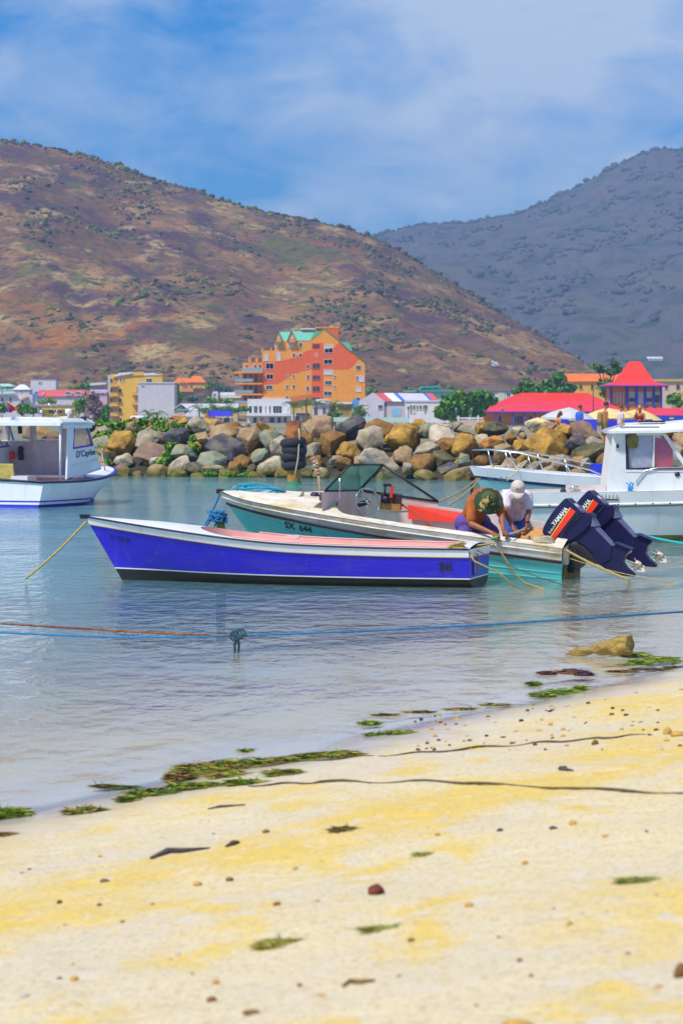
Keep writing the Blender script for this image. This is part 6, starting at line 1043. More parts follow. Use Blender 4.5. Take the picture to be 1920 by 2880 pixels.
# propeller
hc_ = Vector(mk(1140, 895, 0)); ax = Vector((.64, 0, .77)).normalized(); yv = Vector((0, 1, 0)); bx2 = ax.cross(yv).normalized(); pr = empty('propeller'); pr.parent = om; H0 = Vector((hc_.x, 0, hc_.y))
Mh = Matrix((yv, bx2, ax)).transposed(); MB().lathe([(.030, -.10), (.048, -.02), (.045, .05), (.030, .052), (.028, .0), (0, .0)], 14, H0, Mh).build('hub', propm, pr)
for k in range(3):
    a = 2 * math.pi * k / 3 + .5; rd = yv * math.cos(a) + bx2 * math.sin(a); tg = ax.cross(rd); rows = []
    for i in range(8):
        r_ = .04 + .115 * i / 7; wd = .075 * math.sin(math.pi * (.18 + .80 * i / 7)) + .012; pt = .6 - .25 * i / 7
        rows.append([H0 + rd * r_ + (tg * math.cos(pt) + ax * math.sin(pt)) * wd * s_ for s_ in (-1, -.4, .3, 1)])
    mb = MB().rows(rows); o = mb.build('blade', propm, pr); sf = o.modifiers.new('s', 'SOLIDIFY'); sf.thickness = .008
# bracket on the transom
pillow(outline('330,715 400,670 470,655 560,700 650,790 720,890 650,885 590,830 520,760 470,735 445,790 440,985 355,985 380,880 372,790', yf + .05), .22, .92, .02).build('clamp_bracket', mat('black_casting', (.014, .013, .022), .5, .3, 8., bump=.2), om)
pillow(outline('455,760 500,720 540,790 540,900 470,950 440,900', 0), .30, .95, .02).build('tilt_cylinder', darkp, om)
mb = MB(); a = Vector(mk(180, 600, 0) + (0,)).xzy; a = Vector((a.x, 0, mk(180, 600, 0)[1]))
for k in range(3): mb.tube([a + Vector((0, .03 * k, 0)), a + Vector((-.12, .03 * k - .02, -.10 - .02 * k)), a + Vector((-.30, .04 * k, -.06)), a + Vector((-.45, .05 * k, -.16))], .012, 6)
mb.build('cable_loom', darkp, om)
om2 = copy_tree(om); om2.location = (3.42 + .40, 42.36, .545); om2['label'] = 'farther dark blue outboard motor half hidden behind the nearer one'

# ------------------------------------------------------------------ people
def capsule(mb, p, q, r0, r1, n=10):
    p, q = Vector(p), Vector(q); d = (q - p); L_ = max(d.length, 1e-5); d /= L_; pts = []; rs = []
    for a in (80, 55, 30): pts.append(p - d * r0 * math.sin(R(a))); rs.append(r0 * math.cos(R(a)))
    pts.append(p); rs.append(r0); pts.append(q); rs.append(r1)
    for a in (30, 55, 80): pts.append(q + d * r1 * math.sin(R(a))); rs.append(r1 * math.cos(R(a)))
    mb.tube(pts, rs, n)
def ball(mb, c, rx, ry=None, rz=None, M=None):
    V = ICO_V * np.array([rx, ry or rx, rz or rx])
    V = [((M @ Vector(v)) if M is not None else Vector(v)) + Vector(c) for v in V]; mb.add(V, [tuple(f) for f in ICO_F], True)
def fuse(mb, name, m, voxel, parent=None, smooth=4):
    me = mb.mesh('tmp'); o = bpy.data.objects.new('tmp', me); COL.objects.link(o); rm = o.modifiers.new('r', 'REMESH'); rm.mode = 'VOXEL'; rm.voxel_size = voxel; rm.use_smooth_shade = True
    sm = o.modifiers.new('s', 'SMOOTH'); sm.iterations = smooth; sm.factor = .5
    dg = bpy.context.evaluated_depsgraph_get(); r_ = bpy.data.meshes.new_from_object(o.evaluated_get(dg)); bpy.data.objects.remove(o); bpy.data.meshes.remove(me); r_.name = name; r_.materials.clear(); r_.materials.append(m); return obj(name, r_, None, parent)
skin = mat('tanned_skin', (.30, .105, .04), .5, .12, 12., bump=.05); skin2 = mat('brown_skin', (.24, .08, .035), .5, .12, 12.)
def hand(mb, w_, dirn, palm_n, curl=.5, s_=1., thumb=1):
    d = Vector(dirn).normalized(); n_ = (Vector(palm_n) - d * Vector(palm_n).dot(d)).normalized(); sd_ = d.cross(n_)
    w_ = Vector(w_); k = w_ + d * .09 * s_
    for i in range(3): o_ = sd_ * (.022 * (i - 1)); capsule(mb, w_ + o_ * .6, k + o_ * 1.2, .021 * s_, .019 * s_, 8)
    for i in range(4):
        o_ = sd_ * (.020 * (i - 1.5)) * s_; l = (.036, .044, .041, .032)[i] * s_; p = k + o_
        a = d * math.cos(curl) + n_ * math.sin(curl); b_ = d * math.cos(2.1 * curl) + n_ * math.sin(2.1 * curl); capsule(mb, p, p + a * l, .0095 * s_, .009 * s_, 7); capsule(mb, p + a * l, p + a * l + b_ * l * .85, .009 * s_, .0075 * s_, 7)
    p = w_ + d * .03 + sd_ * thumb * .028; q = p + (d * .75 + sd_ * thumb * .5 + n_ * .45).normalized() * .045; capsule(mb, p, q, .013 * s_, .011 * s_, 7); capsule(mb, q, q + (d * .8 + n_ * .6).normalized() * .032, .011 * s_, .009 * s_, 7)
def C1(cx, cy, D): return P(1260 + cx * .1913, 1320 + cy * .1913, D)
def head(mb, c, up, face, s_=1.):
    up = Vector(up).normalized(); f = (Vector(face) - up * Vector(face).dot(up)).normalized(); s = f.cross(up); M = Matrix((s, f, up)).transposed(); c = Vector(c)
    ball(mb, c, .076 * s_, .095 * s_, .112 * s_, M); ball(mb, c + M @ Vector((0, .035, -.055)) * s_, .056 * s_, .058 * s_, .06 * s_, M); capsule(mb, c + M @ Vector((0, .09, .012)) * s_, c + M @ Vector((0, .112, -.022)) * s_, .010 * s_, .015 * s_, 7)
    for e in (-1, 1): ball(mb, c + M @ Vector((e * .077, -.005, -.005)) * s_, .012 * s_, .022 * s_, .032 * s_, M); ball(mb, c + M @ Vector((e * .03, .082, .012)) * s_, .012 * s_, .012 * s_, .009 * s_, M)
    capsule(mb, c + M @ Vector((-.02, .09, -.055)) * s_, c + M @ Vector((.02, .09, -.055)) * s_, .008 * s_, .008 * s_, 6); return M
# man in brown shirt and camouflage hat
sh1, sh2 = C1(345, 470, 41.72), C1(725, 500, 41.72); el1, el2 = C1(335, 800, 41.52), C1(785, 690, 41.50); wr1, wr2 = C1(640, 935, 41.28), C1(800, 880, 41.30); hp1, hp2 = C1(250, 800, 42.15), C1(470, 790, 42.30); kn1, kn2 = C1(240, 1110, 41.92), C1(665, 930, 41.95); ft1, ft2 = C1(200, 1440, 42.1), C1(600, 1430, 42.25); chs = C1(500, 440, 41.86); nk = C1(575, 420, 41.66); hd_ = C1(592, 470, 41.52)
mb = MB(); capsule(mb, lerp(hp1, hp2, .5), C1(400, 590, 42.02), .155, .15); capsule(mb, C1(400, 590, 42.02), chs, .15, .165); capsule(mb, sh1, sh2, .075, .075); capsule(mb, chs, nk, .09, .062); capsule(mb, nk, hd_, .06, .06)
for a, b_, c in ((sh1, el1, wr1), (sh2, el2, wr2)): capsule(mb, a, b_, .056, .044); capsule(mb, b_, c, .046, .030)
for a, b_, c in ((hp1, kn1, ft1), (hp2, kn2, ft2)): capsule(mb, a, b_, .095, .062); capsule(mb, b_, c, .062, .042); capsule(mb, c, c + Vector((.12, -.12, -.02)), .045, .035)
up1 = Vector((.0, -.93, .36)); M1 = head(mb, hd_, up1, (.1, -.3, -.95)); hand(mb, wr1, (.75, -.25, -.42), (.4, .2, -.8), .7, 1.1, -1); hand(mb, wr2, (.55, -.2, -.7), (-.2, .3, -.8), .7, 1.1, 1)
man1 = fuse(mb, 'person', skin, .0075); tag(man1, 'person in brown shirt and camouflage hat bending over the gunwale', 'person')
mb = MB(); capsule(mb, lerp(C1(290, 740, 42.17), hp2, .25), C1(400, 590, 42.02), .172, .172); capsule(mb, C1(400, 590, 42.02), chs, .172, .185); capsule(mb, lerp(sh1, sh2, .06), lerp(sh1, sh2, .94), .10, .10); capsule(mb, sh1, lerp(sh1, el1, .80), .088, .078); capsule(mb, sh2, lerp(sh2, el2, .75), .085, .072); capsule(mb, chs, lerp(chs, nk, .8), .12, .085)
fuse(mb, 'shirt', mat('rust_brown_cotton', (.40, .115, .022), .9, .18, 9., c2=(.26, .075, .02), cpos=(.48, .68), bump=.7, bscale=14), .011, man1)
mb = MB(); capsule(mb, hp1, hp2, .17, .165); capsule(mb, hp1, lerp(hp1, kn1, .95), .125, .105); capsule(mb, hp2, lerp(hp2, kn2, .95), .12, .10); fuse(mb, 'shorts', mat('violet_cotton', (.115, .065, .30), .9, .2, 8., bump=.6, bscale=12), .011, man1)
hatm = bpy.data.materials.new('camouflage_cloth'); hatm.use_nodes = True; t = hatm.node_tree; vr = N(t, 'ShaderNodeTexVoronoi'); vr.inputs['Scale'].default_value = 11; tcn = N(t, 'ShaderNodeTexCoord'); nz = N(t, 'ShaderNodeTexNoise'); nz.inputs['Scale'].default_value = 9; ad_ = N(t, 'ShaderNodeMixRGB'); ad_.inputs[0].default_value = .3
t.links.new(tcn.outputs['Object'], nz.inputs['Vector']); t.links.new(tcn.outputs['Object'], ad_.inputs[1]); t.links.new(nz.outputs['Color'], ad_.inputs[2]); t.links.new(ad_.outputs[0], vr.inputs['Vector']); cr = N(t, 'ShaderNodeValToRGB'); cr.color_ramp.interpolation = 'CONSTANT'; sp = N(t, 'ShaderNodeSeparateColor'); t.links.new(vr.outputs['Color'], sp.inputs[0]); t.links.new(sp.outputs[0], cr.inputs[0])
e = cr.color_ramp.elements; e[0].color = (.020, .045, .018, 1); e[1].position = .35; e[1].color = (.05, .022, .018, 1); e.new(.55).color = (.06, .085, .025, 1); e.new(.80).color = (.40, .33, .10, 1); t.links.new(cr.outputs[0], t.nodes['Principled BSDF'].inputs['Base Color']); t.nodes['Principled BSDF'].inputs['Roughness'].default_value = .9; MATS['camouflage_cloth'] = hatm
prof = [(.212, -.035), (.208, -.022), (.165, .002), (.122, .022), (.115, .035), (.113, .075), (.10, .115), (.07, .135), (0, .142)]
hu = Vector((-.03, -.90, .42)).normalized(); s_ = hu.cross(Vector((0, 0, 1))).normalized(); Mh = Matrix((s_, hu.cross(s_), hu)).transposed(); hb_ = Vector(hd_) + hu * .035
o = MB().lathe(prof, 28, hb_, Mh).build('sun_hat', hatm, man1); sf = o.modifiers.new('s', 'SOLIDIFY'); sf.thickness = .004
# man in white shirt and cap
sh1, sh2 = C1(850, 385, 42.12), C1(1165, 400, 42.12); el1, el2 = C1(850, 640, 41.85), C1(1180, 640, 42.0); wr1, wr2 = C1(960, 880, 41.60), C1(1155, 790, 41.72); hp1, hp2 = C1(880, 740, 42.75), C1(1030, 730, 42.75); kn1, kn2 = C1(880, 1010, 42.35), C1(985, 960, 42.40); ft1, ft2 = C1(870, 1330, 42.55), C1(1000, 1330, 42.6); chs = C1(1005, 420, 42.28); nk = C1(1015, 350, 42.10); hd_ = C1(1020, 300, 41.93)
mb = MB(); capsule(mb, lerp(hp1, hp2, .5), C1(980, 590, 42.55), .14, .14); capsule(mb, C1(980, 590, 42.55), chs, .14, .155); capsule(mb, sh1, sh2, .07, .07); capsule(mb, chs, nk, .085, .06); capsule(mb, nk, hd_, .058, .058)
for a, b_, c in ((sh1, el1, wr1), (sh2, el2, wr2)): capsule(mb, a, b_, .052, .042); capsule(mb, b_, c, .044, .029)
for a, b_, c in ((hp1, kn1, ft1), (hp2, kn2, ft2)): capsule(mb, a, b_, .09, .06); capsule(mb, b_, c, .06, .04); capsule(mb, c, c + Vector((.03, -.15, -.02)), .045, .035)
head(mb, hd_, (.0, -.55, .83), (.03, -.75, -.6)); hand(mb, wr1, (.7, -.3, -.5), (.4, .2, -.8), .7, 1.1, -1); hand(mb, wr2, (-.15, -.2, -.9), (-.9, .1, .1), .8, 1.15, 1)
man2 = fuse(mb, 'person', skin2, .0075); tag(man2, 'person in white shirt and pale cap holding a cable beside the motors', 'person')
mb = MB(); capsule(mb, lerp(hp1, hp2, .5) + Vector((0, -.05, .06)), C1(980, 590, 42.5), .158, .158); capsule(mb, C1(980, 590, 42.5), chs, .16, .175); capsule(mb, lerp(sh1, sh2, .05), lerp(sh1, sh2, .95), .095, .095); capsule(mb, sh1, lerp(sh1, el1, .62), .082, .080); capsule(mb, sh2, lerp(sh2, el2, .62), .082, .080); capsule(mb, chs, lerp(chs, nk, .7), .11, .085)
fuse(mb, 'shirt', mat('lilac_white_cotton', (.66, .60, .70), .9, .10, 9., c2=(.56, .44, .56), cpos=(.5, .72), bump=.8, bscale=14), .011, man2)
mb = MB(); capsule(mb, hp1, hp2, .15, .15); capsule(mb, hp1, kn1, .11, .085); capsule(mb, kn1, lerp(kn1, ft1, .9), .085, .07); capsule(mb, hp2, kn2, .11, .085); capsule(mb, kn2, lerp(kn2, ft2, .9), .085, .07); fuse(mb, 'jeans', mat('blue_denim', (.03, .07, .33), .9, .25, 10., bump=.4), .011, man2)
hu = Vector((.0, -.50, .86)).normalized(); s_ = Vector((1, 0, 0)); fw = s_.cross(hu) * -1; fw = fw if fw.y < 0 else -fw; Mh = Matrix((s_, fw.cross(s_) * 0 + hu.cross(s_), hu)).transposed(); cb2 = Vector(hd_) + hu * .02; capm = mat('stone_cap_cloth', (.55, .50, .46), .9, .08, 10., bump=.3)
cp = MB().lathe([(.104, -.02), (.108, .02), (.100, .07), (.07, .11), (.03, .125), (0, .127)], 20, cb2, Mh).build('cap', capm, man2)
rows = []
for i in range(9): a = R(-62 + 124 * i / 8); b0 = s_ * math.sin(a) * .104 + fw * math.cos(a) * .104; rows.append([cb2 + b0 - hu * .012, cb2 + b0 + fw * .06 * math.cos(a) ** .5 - hu * .022, cb2 + s_ * math.sin(a) * .095 + fw * (.104 * math.cos(a) + .105 * math.cos(a) ** .6) - hu * .05])
o = MB().rows(rows).build('visor', capm, cp); sf = o.modifiers.new('s', 'SOLIDIFY'); sf.thickness = .004
lc = cb2 + fw * .096 + hu * .055; MB().box(lc - s_ * .018, (.028, .012, .03)).build('cap_emblem', mat('emblem_blue', (.05, .04, .45), .7), cp); MB().box(lc + s_ * .014 - hu * .006, (.030, .012, .036)).build('cap_emblem', mat('emblem_red', (.62, .03, .10), .7), cp)
MB().tube([Vector(wr2) + Vector((.034 * math.cos(a), .034 * math.sin(a), .02)) for a in [2 * math.pi * i / 14 for i in range(14)]], .011, 6, closed=True).build('wristwatch', navy, man2)
o = MB().tube([C1(1130, 855, 41.60), C1(1080, 890, 41.45), C1(980, 930, 41.38), C1(900, 950, 41.24)], .012, 7).build('control_cable', mat('grey_cable', (.42, .42, .46), .5)); tag(o, 'grey control cable held between the two men', 'cable')
o = MB().tube([C1(620, 1020, 41.16), C1(700, 1000, 41.15), C1(740, 985, 41.15)], [.012, .016, .014], 8).build('screwdriver', mat('green_plastic', (.08, .45, .10), .4)); tag(o, 'green handled screwdriver in hand of the person in brown', 'tool')
# canvas over the battery box beside the motors
q = C1(1260, 900, 41.9); mb = MB(); ball(mb, q + Vector((0, 0, -.12)), .30, .28, .17); o = mb.build('tan_tarpaulin', mat('tan_canvas', (.55, .28, .10), .85, .2, 8., bump=.8, bscale=9)); tag(o, 'tan tarpaulin heaped at the stern beside the cowling', 'tarpaulin')

# people walking beyond the boulders
def walker(label, px, pyt, D, h_, face, arms, skinm, parts, lean=0., hat=None, hair=(.05, .03, .02), z0=1.05):
    x = (px - CX) / FPX * D; s_ = h_ / 1.75; fx, fy = math.sin(face), math.cos(face); f = Vector((fx, fy, 0)); sd_ = Vector((fy, -fx, 0)); B = Vector((x, D, z0)); U = Vector((0, 0, 1))
    L_ = lambda a, b_, c: B + (sd_ * a + f * (b_ + lean * max(0, c - .9)) + U * c) * s_
    mb = MB(); capsule(mb, L_(0, 0, .95), L_(0, 0, 1.15), .13 * s_, .12 * s_); capsule(mb, L_(0, 0, 1.15), L_(0, 0, 1.34), .125 * s_, .13 * s_); capsule(mb, L_(-.15, 0, 1.40), L_(.15, 0, 1.40), .06 * s_, .06 * s_); capsule(mb, L_(0, 0, 1.38), L_(0, .02, 1.55), .055 * s_, .05 * s_)
    for e in (-1, 1): capsule(mb, L_(e * .09, 0, .92), L_(e * .10, .04 * e, .48), .085 * s_, .058 * s_); capsule(mb, L_(e * .10, .04 * e, .48), L_(e * .10, -.02, .07), .056 * s_, .038 * s_); capsule(mb, L_(e * .10, -.02, .05), L_(e * .11, .14, .03), .04 * s_, .03 * s_)
    for e, (eb, wr) in zip((-1, 1), arms):
        a, b_, c = L_(e * .18, 0, 1.39), L_(*eb), L_(*wr); capsule(mb, a, b_, .045 * s_, .037 * s_); capsule(mb, b_, c, .037 * s_, .026 * s_); hand(mb, c, c - b_, f, .4, s_, e)
    hd_ = L_(0, .05, 1.64); head(mb, hd_, U, f, s_); o = fuse(mb, 'person', skinm, .015, None, 2); tag(o, label, 'person', 'people on the promenade')
    for nm, m_, kind in parts:
        mb = MB()
        if kind == 'shirt': capsule(mb, L_(0, 0, .98), L_(0, 0, 1.34), .145 * s_, .15 * s_); capsule(mb, L_(-.15, 0, 1.39), L_(.15, 0, 1.39), .075 * s_, .075 * s_); [capsule(mb, L_(e * .18, 0, 1.39), lerp(L_(e * .18, 0, 1.39), L_(*a[0]), .6), .065 * s_, .06 * s_) for e, a in zip((-1, 1), arms)]
        elif kind == 'shorts': capsule(mb, L_(-.05, 0, .96), L_(.05, 0, .96), .14 * s_, .14 * s_); [capsule(mb, L_(e * .09, 0, .9), L_(e * .10, .03 * e, .56), .105 * s_, .095 * s_) for e in (-1, 1)]
        elif kind == 'top': capsule(mb, L_(-.05, 0, 1.26), L_(.05, 0, 1.26), .145 * s_, .145 * s_)
        elif kind == 'pack': capsule(mb, L_(0, -.20, 1.05), L_(0, -.20, 1.30), .12 * s_, .11 * s_)
        elif kind == 'longhair': ball(mb, L_(0, .025, 1.67), .09 * s_, .10 * s_, .12 * s_); capsule(mb, L_(0, -.04, 1.62), L_(0, -.07, 1.40), .075 * s_, .05 * s_)
        elif kind == 'hair': ball(mb, L_(0, .03, 1.685), .086 * s_, .098 * s_, .09 * s_)
        fuse(mb, {'pack': 'backpack', 'longhair': 'hair', 'top': 'swim_top'}.get(kind, kind), m_, .02, o, 2)
    if hat: MB().lathe([(.10 * s_, 0), (.10 * s_, .05 * s_), (.06 * s_, .10 * s_), (0, .11 * s_)], 12, L_(0, .04, 1.69)).box(L_(0, .16, 1.70), (.16 * s_, .16 * s_, .015)).build('cap', hat, o)
    return o
down = ((-.22, .0, 1.10), (-.22, .12, .86)); down2 = ((.22, .0, 1.10), (.22, .12, .86)); fronts = ((-.22, .06, 1.12), (-.08, .28, 1.12)); fronts2 = ((.22, .06, 1.12), (.08, .28, 1.12)); up_ = ((.24, .14, 1.20), (.10, .14, 1.52))
sk3 = mat('fair_skin', (.55, .27, .15), .5, .1, 12.); sk4 = mat('sunburnt_skin', (.50, .19, .08), .5, .1, 12.); hairb = mat('brown_hair', (.10, .05, .02), .7, .2, 20.); hairy = mat('blond_hair', (.42, .26, .08), .7, .2, 20.)
walker('person with dark hair and bare shoulders stooping beside grey parasol', 1563, 1158, 114.5, 1.46, R(70), (fronts, fronts2), sk3, [('t', mat('striped_top', (.45, .12, .08), .8), 'top'), ('h', hairb, 'longhair'), ('s', mat('dark_shorts', (.05, .04, .05), .8), 'shorts')], lean=.25)
walker('person in bright blue shirt looking towards the others', 1628, 1139, 113.5, 1.72, R(60), (down, down2), sk4, [('t', mat('bright_blue_cotton', (.03, .12, .62), .8), 'shirt'), ('s', mat('blue_shorts', (.03, .07, .40), .8), 'shorts'), ('h', hairb, 'hair')])
walker('shirtless person in dark cap carrying a khaki backpack', 1700, 1133, 113.0, 1.80, R(80), (fronts, fronts2), sk4, [('p', mat('khaki_pack', (.30, .24, .10), .8), 'pack'), ('s', mat('khaki_shorts', (.14, .12, .05), .8), 'shorts'), ('h', hairb, 'hair')], hat=navy)
walker('person in white patterned shirt facing the one with backpack', 1744, 1141, 113.2, 1.70, R(75), (down, down2), sk4, [('t', mat('white_print_cotton', (.62, .56, .64), .8, .15, 25., c2=(.25, .2, .35), cpos=(.62, .72)), 'shirt'), ('s', mat('pink_shorts', (.45, .22, .22), .8), 'shorts'), ('h', hairb, 'hair')])
walker('person in red swim top with long fair hair, one hand raised', 1798, 1141, 112.8, 1.70, R(200), (fronts, up_), sk4, [('t', mat('maroon_swim_cloth', (.20, .02, .03), .8), 'top'), ('s', mat('dark_shorts', ()), 'shorts'), ('h', hairy, 'longhair')])
# parasols and beach chairs on the promenade
def parasol(label, px, pyt, D, r_, m_, tilt=0., h2=.42, z0=1.05):
    x = (px - CX) / FPX * D; zt = EYE - (pyt - HZ) / FPX * D; o = empty('parasol', (x, D, z0), 0, label, 'parasol', 'parasols on the promenade'); h_ = zt - z0; Mr = Matrix.Rotation(tilt, 3, 'Y'); n = 8; rows = []
    MB().tube([(0, 0, 0), (0, 0, h_ * .95)], .025, 8).build('pole', steel, o)
    for i, (rr, dz) in enumerate(((.02, 0), (.35, -.10), (.7, -.24), (1., -.42))): rows.append([Vector((0, 0, h_)) + Mr @ Vector((rr * r_ * math.cos(2 * math.pi * k / 24) * (1 if k % 3 == 0 else .96), rr * r_ * math.sin(2 * math.pi * k / 24) * (1 if k % 3 == 0 else .96), dz / .42 * h2)) for k in range(24)])
    rows.append([p + Mr @ Vector((0, 0, -.10)) for p in rows[-1]]); mb = MB().rows(rows, False, False, True); mb.build('canopy', m_, o)
    for k in range(8): a = 2 * math.pi * k / 8; MB().tube([Vector((0, 0, h_ - .06)), Vector((0, 0, h_)) + Mr @ Vector((r_ * .97 * math.cos(a), r_ * .97 * math.sin(a), -h2 - .02))], .012, 5).build('rib', steel, o)
cream = mat('cream_canvas', (.70, .56, .24), .8, .08, 3.); greyc = mat('grey_canvas', (.52, .53, .54), .8, .08, 3.)
parasol('grey canvas parasol tilted over the blue chairs', 1600, 1146, 118., 1.15, greyc, .06, .45); parasol('small cream parasol at the near end of the row', 1512, 1174, 117., .55, cream, 0, .2); parasol('wide cream parasol behind the person with backpack', 1705, 1147, 119., 1.35, cream, -.05, .45); parasol('wide cream parasol behind the person with raised hand', 1800, 1150, 119.5, 1.15, cream, .12, .48)
bluec = mat('blue_sling_cloth', (.025, .03, .50), .8)
def beach_chair(label, px, D, rz, z0=1.05):
    o = empty('beach_chair', ((px - CX) / FPX * D, D, z0), rz, label, 'beach chair', 'blue beach chairs under the parasols')
    MB().box((0, 0, .42), (.55, .6, .03)).build('seat', bluec, o); MB().box((0, .38, .78), (.55, .04, .75), Matrix.Rotation(R(-18), 3, 'X')).build('backrest', bluec, o)
    for sx in (-.27, .27):
        for sy in (-.25, .28): MB().tube([(sx, sy, 0), (sx, sy, .44)], .016, 6).build('leg', steel, o)
for lb_, px, rz in (('blue beach chair left of the person in blue', 1592, .3), ('blue beach chair just right of the person in blue', 1655, -.2), ('blue beach chair behind the person in white print', 1728, .2), ('blue beach chair before the red top person', 1775, -.1), ('blue beach chair farthest along beside the cruiser roof', 1822, .1)): beach_chair(lb_, px, 116.3, rz)
# ------------------------------------------------------------------ ropes in and over the water
def sag(a, b, s_, n=14): return [lerp(Vector(a), Vector(b), i / n) - Vector((0, 0, s_ * 4 * (i / n) * (1 - i / n))) for i in range(n + 1)]
def rope(label, pts, r_, m, name='mooring_rope', cat='rope'): return tag(MB().tube(pts, r_, 6).build(name, m), label, cat)
bow = MBS @ Vector((5.75, .0, .90)); rope('yellow mooring rope running from the blue skiff bow into the water', sag(bow, P(72, 1628, 41.2), .04), .016, ropey)
w_ = MTB @ Vector((5.42, .02, .80)); rope('blue mooring rope hanging from the teal runabout bow', sag(w_, P(560, 1500, 43.2), .05), .016, ropeb)
pb = empty('mooring_stake', P(622, 1520, 42.6), 0, 'mossy wooden stake wrapped with blue rope between the two boats', 'stake'); zz = pb.location.z
pb.location.z = -1.0; MB().tube([(0, 0, 0), (0, 0, 2.4 - (1520 - HZ) / FPX * 42.6 + 1.0), (-.01, 0, 2.4 - (1455 - HZ) / FPX * 42.6 + 1.0)], [.075, .07, .06], 10).build('stake', mat('mossy_wood', (.26, .27, .05), .85, .35, 9., bump=.5), pb)
mb = MB(); random.seed(12); c = P(618, 1452, 42.55)
for k in range(9): mb.tube([c + Vector((.12 * math.cos(a) * random.uniform(.6, 1.1) - .03 * k * .3, .10 * math.sin(a), random.uniform(-.09, .09))) for a in [2 * math.pi * i / 10 for i in range(10)]], .017, 6, closed=True)
mb.tube([c + Vector((-.05, 0, .05)), P(580, 1478, 42.5), P(566, 1502, 42.5)], .018, 6).tube([c + Vector((.02, 0, 0)), P(603, 1480, 42.5), P(603, 1510, 42.5)], .015, 6).tube([c, P(640, 1455, 42.5), P(636, 1472, 42.5)], .015, 6)
tag(mb.build('knotted_rope', ropeb), 'tangle of blue rope knotted round the mossy stake', 'rope')
cor = MBS @ Vector((.04, .70, .56)); rope('yellow rope drooping from the blue skiff stern, nearer loop', [cor, cor + Vector((.10, -.05, -.18)), P(1400, 1610, 39.2), P(1440, 1645, 39.4), P(1485, 1668, 39.6)], .013, ropey)
cr2 = MBS @ Vector((.03, .2, .56)); rope('yellow rope looping from the blue skiff transom to the water', [cr2, P(1385, 1528, 39.9), P(1412, 1560, 39.9), P(1440, 1608, 40.0), P(1475, 1640, 40.1), P(1530, 1657, 39.0)], .013, ropey)
a = MTB @ Vector((.10, .72, .60)); rope('long yellow rope from the runabout stern past the motors', sag(a, P(1772, 1632, 40.9), .03), .018, ropey); rope('thin dark line from the blue skiff stern to the water', sag(cr2 + Vector((0, 0, -.04)), P(1700, 1672, 39.6), .08), .006, roped); rope('thin tan line from the runabout stern past the propellers', sag(MTB @ Vector((.02, .60, .42)), P(1925, 1640, 40.6), .06), .006, ropey)
mb = MB(); random.seed(15); c = MTB @ Vector((.32, .70, .62))
for k in range(6): mb.tube([c + Vector((.17 * math.cos(a_) * (1 - .05 * k), .08 * math.sin(a_), .014 * k + .01 * math.sin(3 * a_ + k))) for a_ in [2 * math.pi * i / 14 for i in range(14)]], .013, 6, closed=True)
tag(mb.build('coiled_rope', ropec), 'cream rope coiled on the stern corner of the teal runabout', 'rope')
rope('turquoise rope slanting from the cruiser waterline to the frame edge', sag(P(1700, 1478, 53.2), P(1960, 1535, 50.0), .03), .022, mat('turquoise_rope', (.02, .42, .48), .7, .2, 20.))
f = P(1342, 1345, 61.0); rope('yellowish mooring line from the bow rider bow, upper of the two', sag(f, P(1232, 1412, 43.6), .05), .016, ropey); rope('yellowish mooring line from the bow rider bow, lower of the two', sag(f + Vector((.05, 0, 0)), P(1262, 1420, 43.4), .05), .016, ropey); tag(MB().tube([P(1326, 1352, 60.5), P(1326, 1392, 60.5)], .03, 6).build('mooring_stake', darkp), 'thin dark stake in the water under the bow rider bow', 'stake')
# long rope across the shallows with its knot
Dk = 28.8; kn = P(668, 1788, Dk)
rope('rusty brown rope strung low across the shallows, upper left strand', [P(-60, 1750, 30.6), P(200, 1766, 30.0), P(400, 1778, 29.4), P(560, 1785, 29.0), kn], .011, mat('rust_weed_rope', (.20, .05, .03), .85, .5, 12., c2=(.30, .20, .05), bump=.6))
rope('blue rope strung low across the shallows, lower left strand', [P(-60, 1776, 30.2), P(150, 1786, 29.7), P(350, 1793, 29.2), P(560, 1791, 28.9), kn], .010, ropeb)
rope('blue rope running right from the knot across the shallows', [kn, P(1000, 1776, 29.2), P(1400, 1755, 29.8), P(1960, 1718, 30.6)], .011, ropeb)
mb = MB(); rm = random.Random(3)
for k in range(3): mb.tube([kn + Vector((.045 * math.cos(a) + .03 * (k - 1), .03 * math.sin(a), .045 * math.sin(a) + .012 * k)) for a in [2 * math.pi * i / 10 for i in range(10)]], .012, 6, closed=True)
mb.tube([kn, P(660, 1815, Dk), P(661, 1838, Dk)], .012, 6).tube([kn, P(672, 1812, Dk), P(671, 1838, Dk)], .012, 6); tag(mb.build('knotted_rope', mat('dark_teal_rope', (.02, .07, .10), .8, .4, 20.)), 'dark knot of rope with two ends dangling into the shallows', 'rope')
mb = MB()
for k in range(26):
    px = rm.uniform(230, 640); y0 = np.interp(px, [0, 200, 400, 560, 668], [1755, 1766, 1778, 1785, 1788]); a = P(px, y0, 29.3); mb.tube([a, a + Vector((rm.uniform(-.01, .01), 0, -rm.uniform(.02, .06)))], [.006, .002], 4)
tag(mb.build('rope_weed', MATS['rust_weed_rope']), 'strands of dried weed hanging from the rope in the shallows', 'weed', kind='stuff')
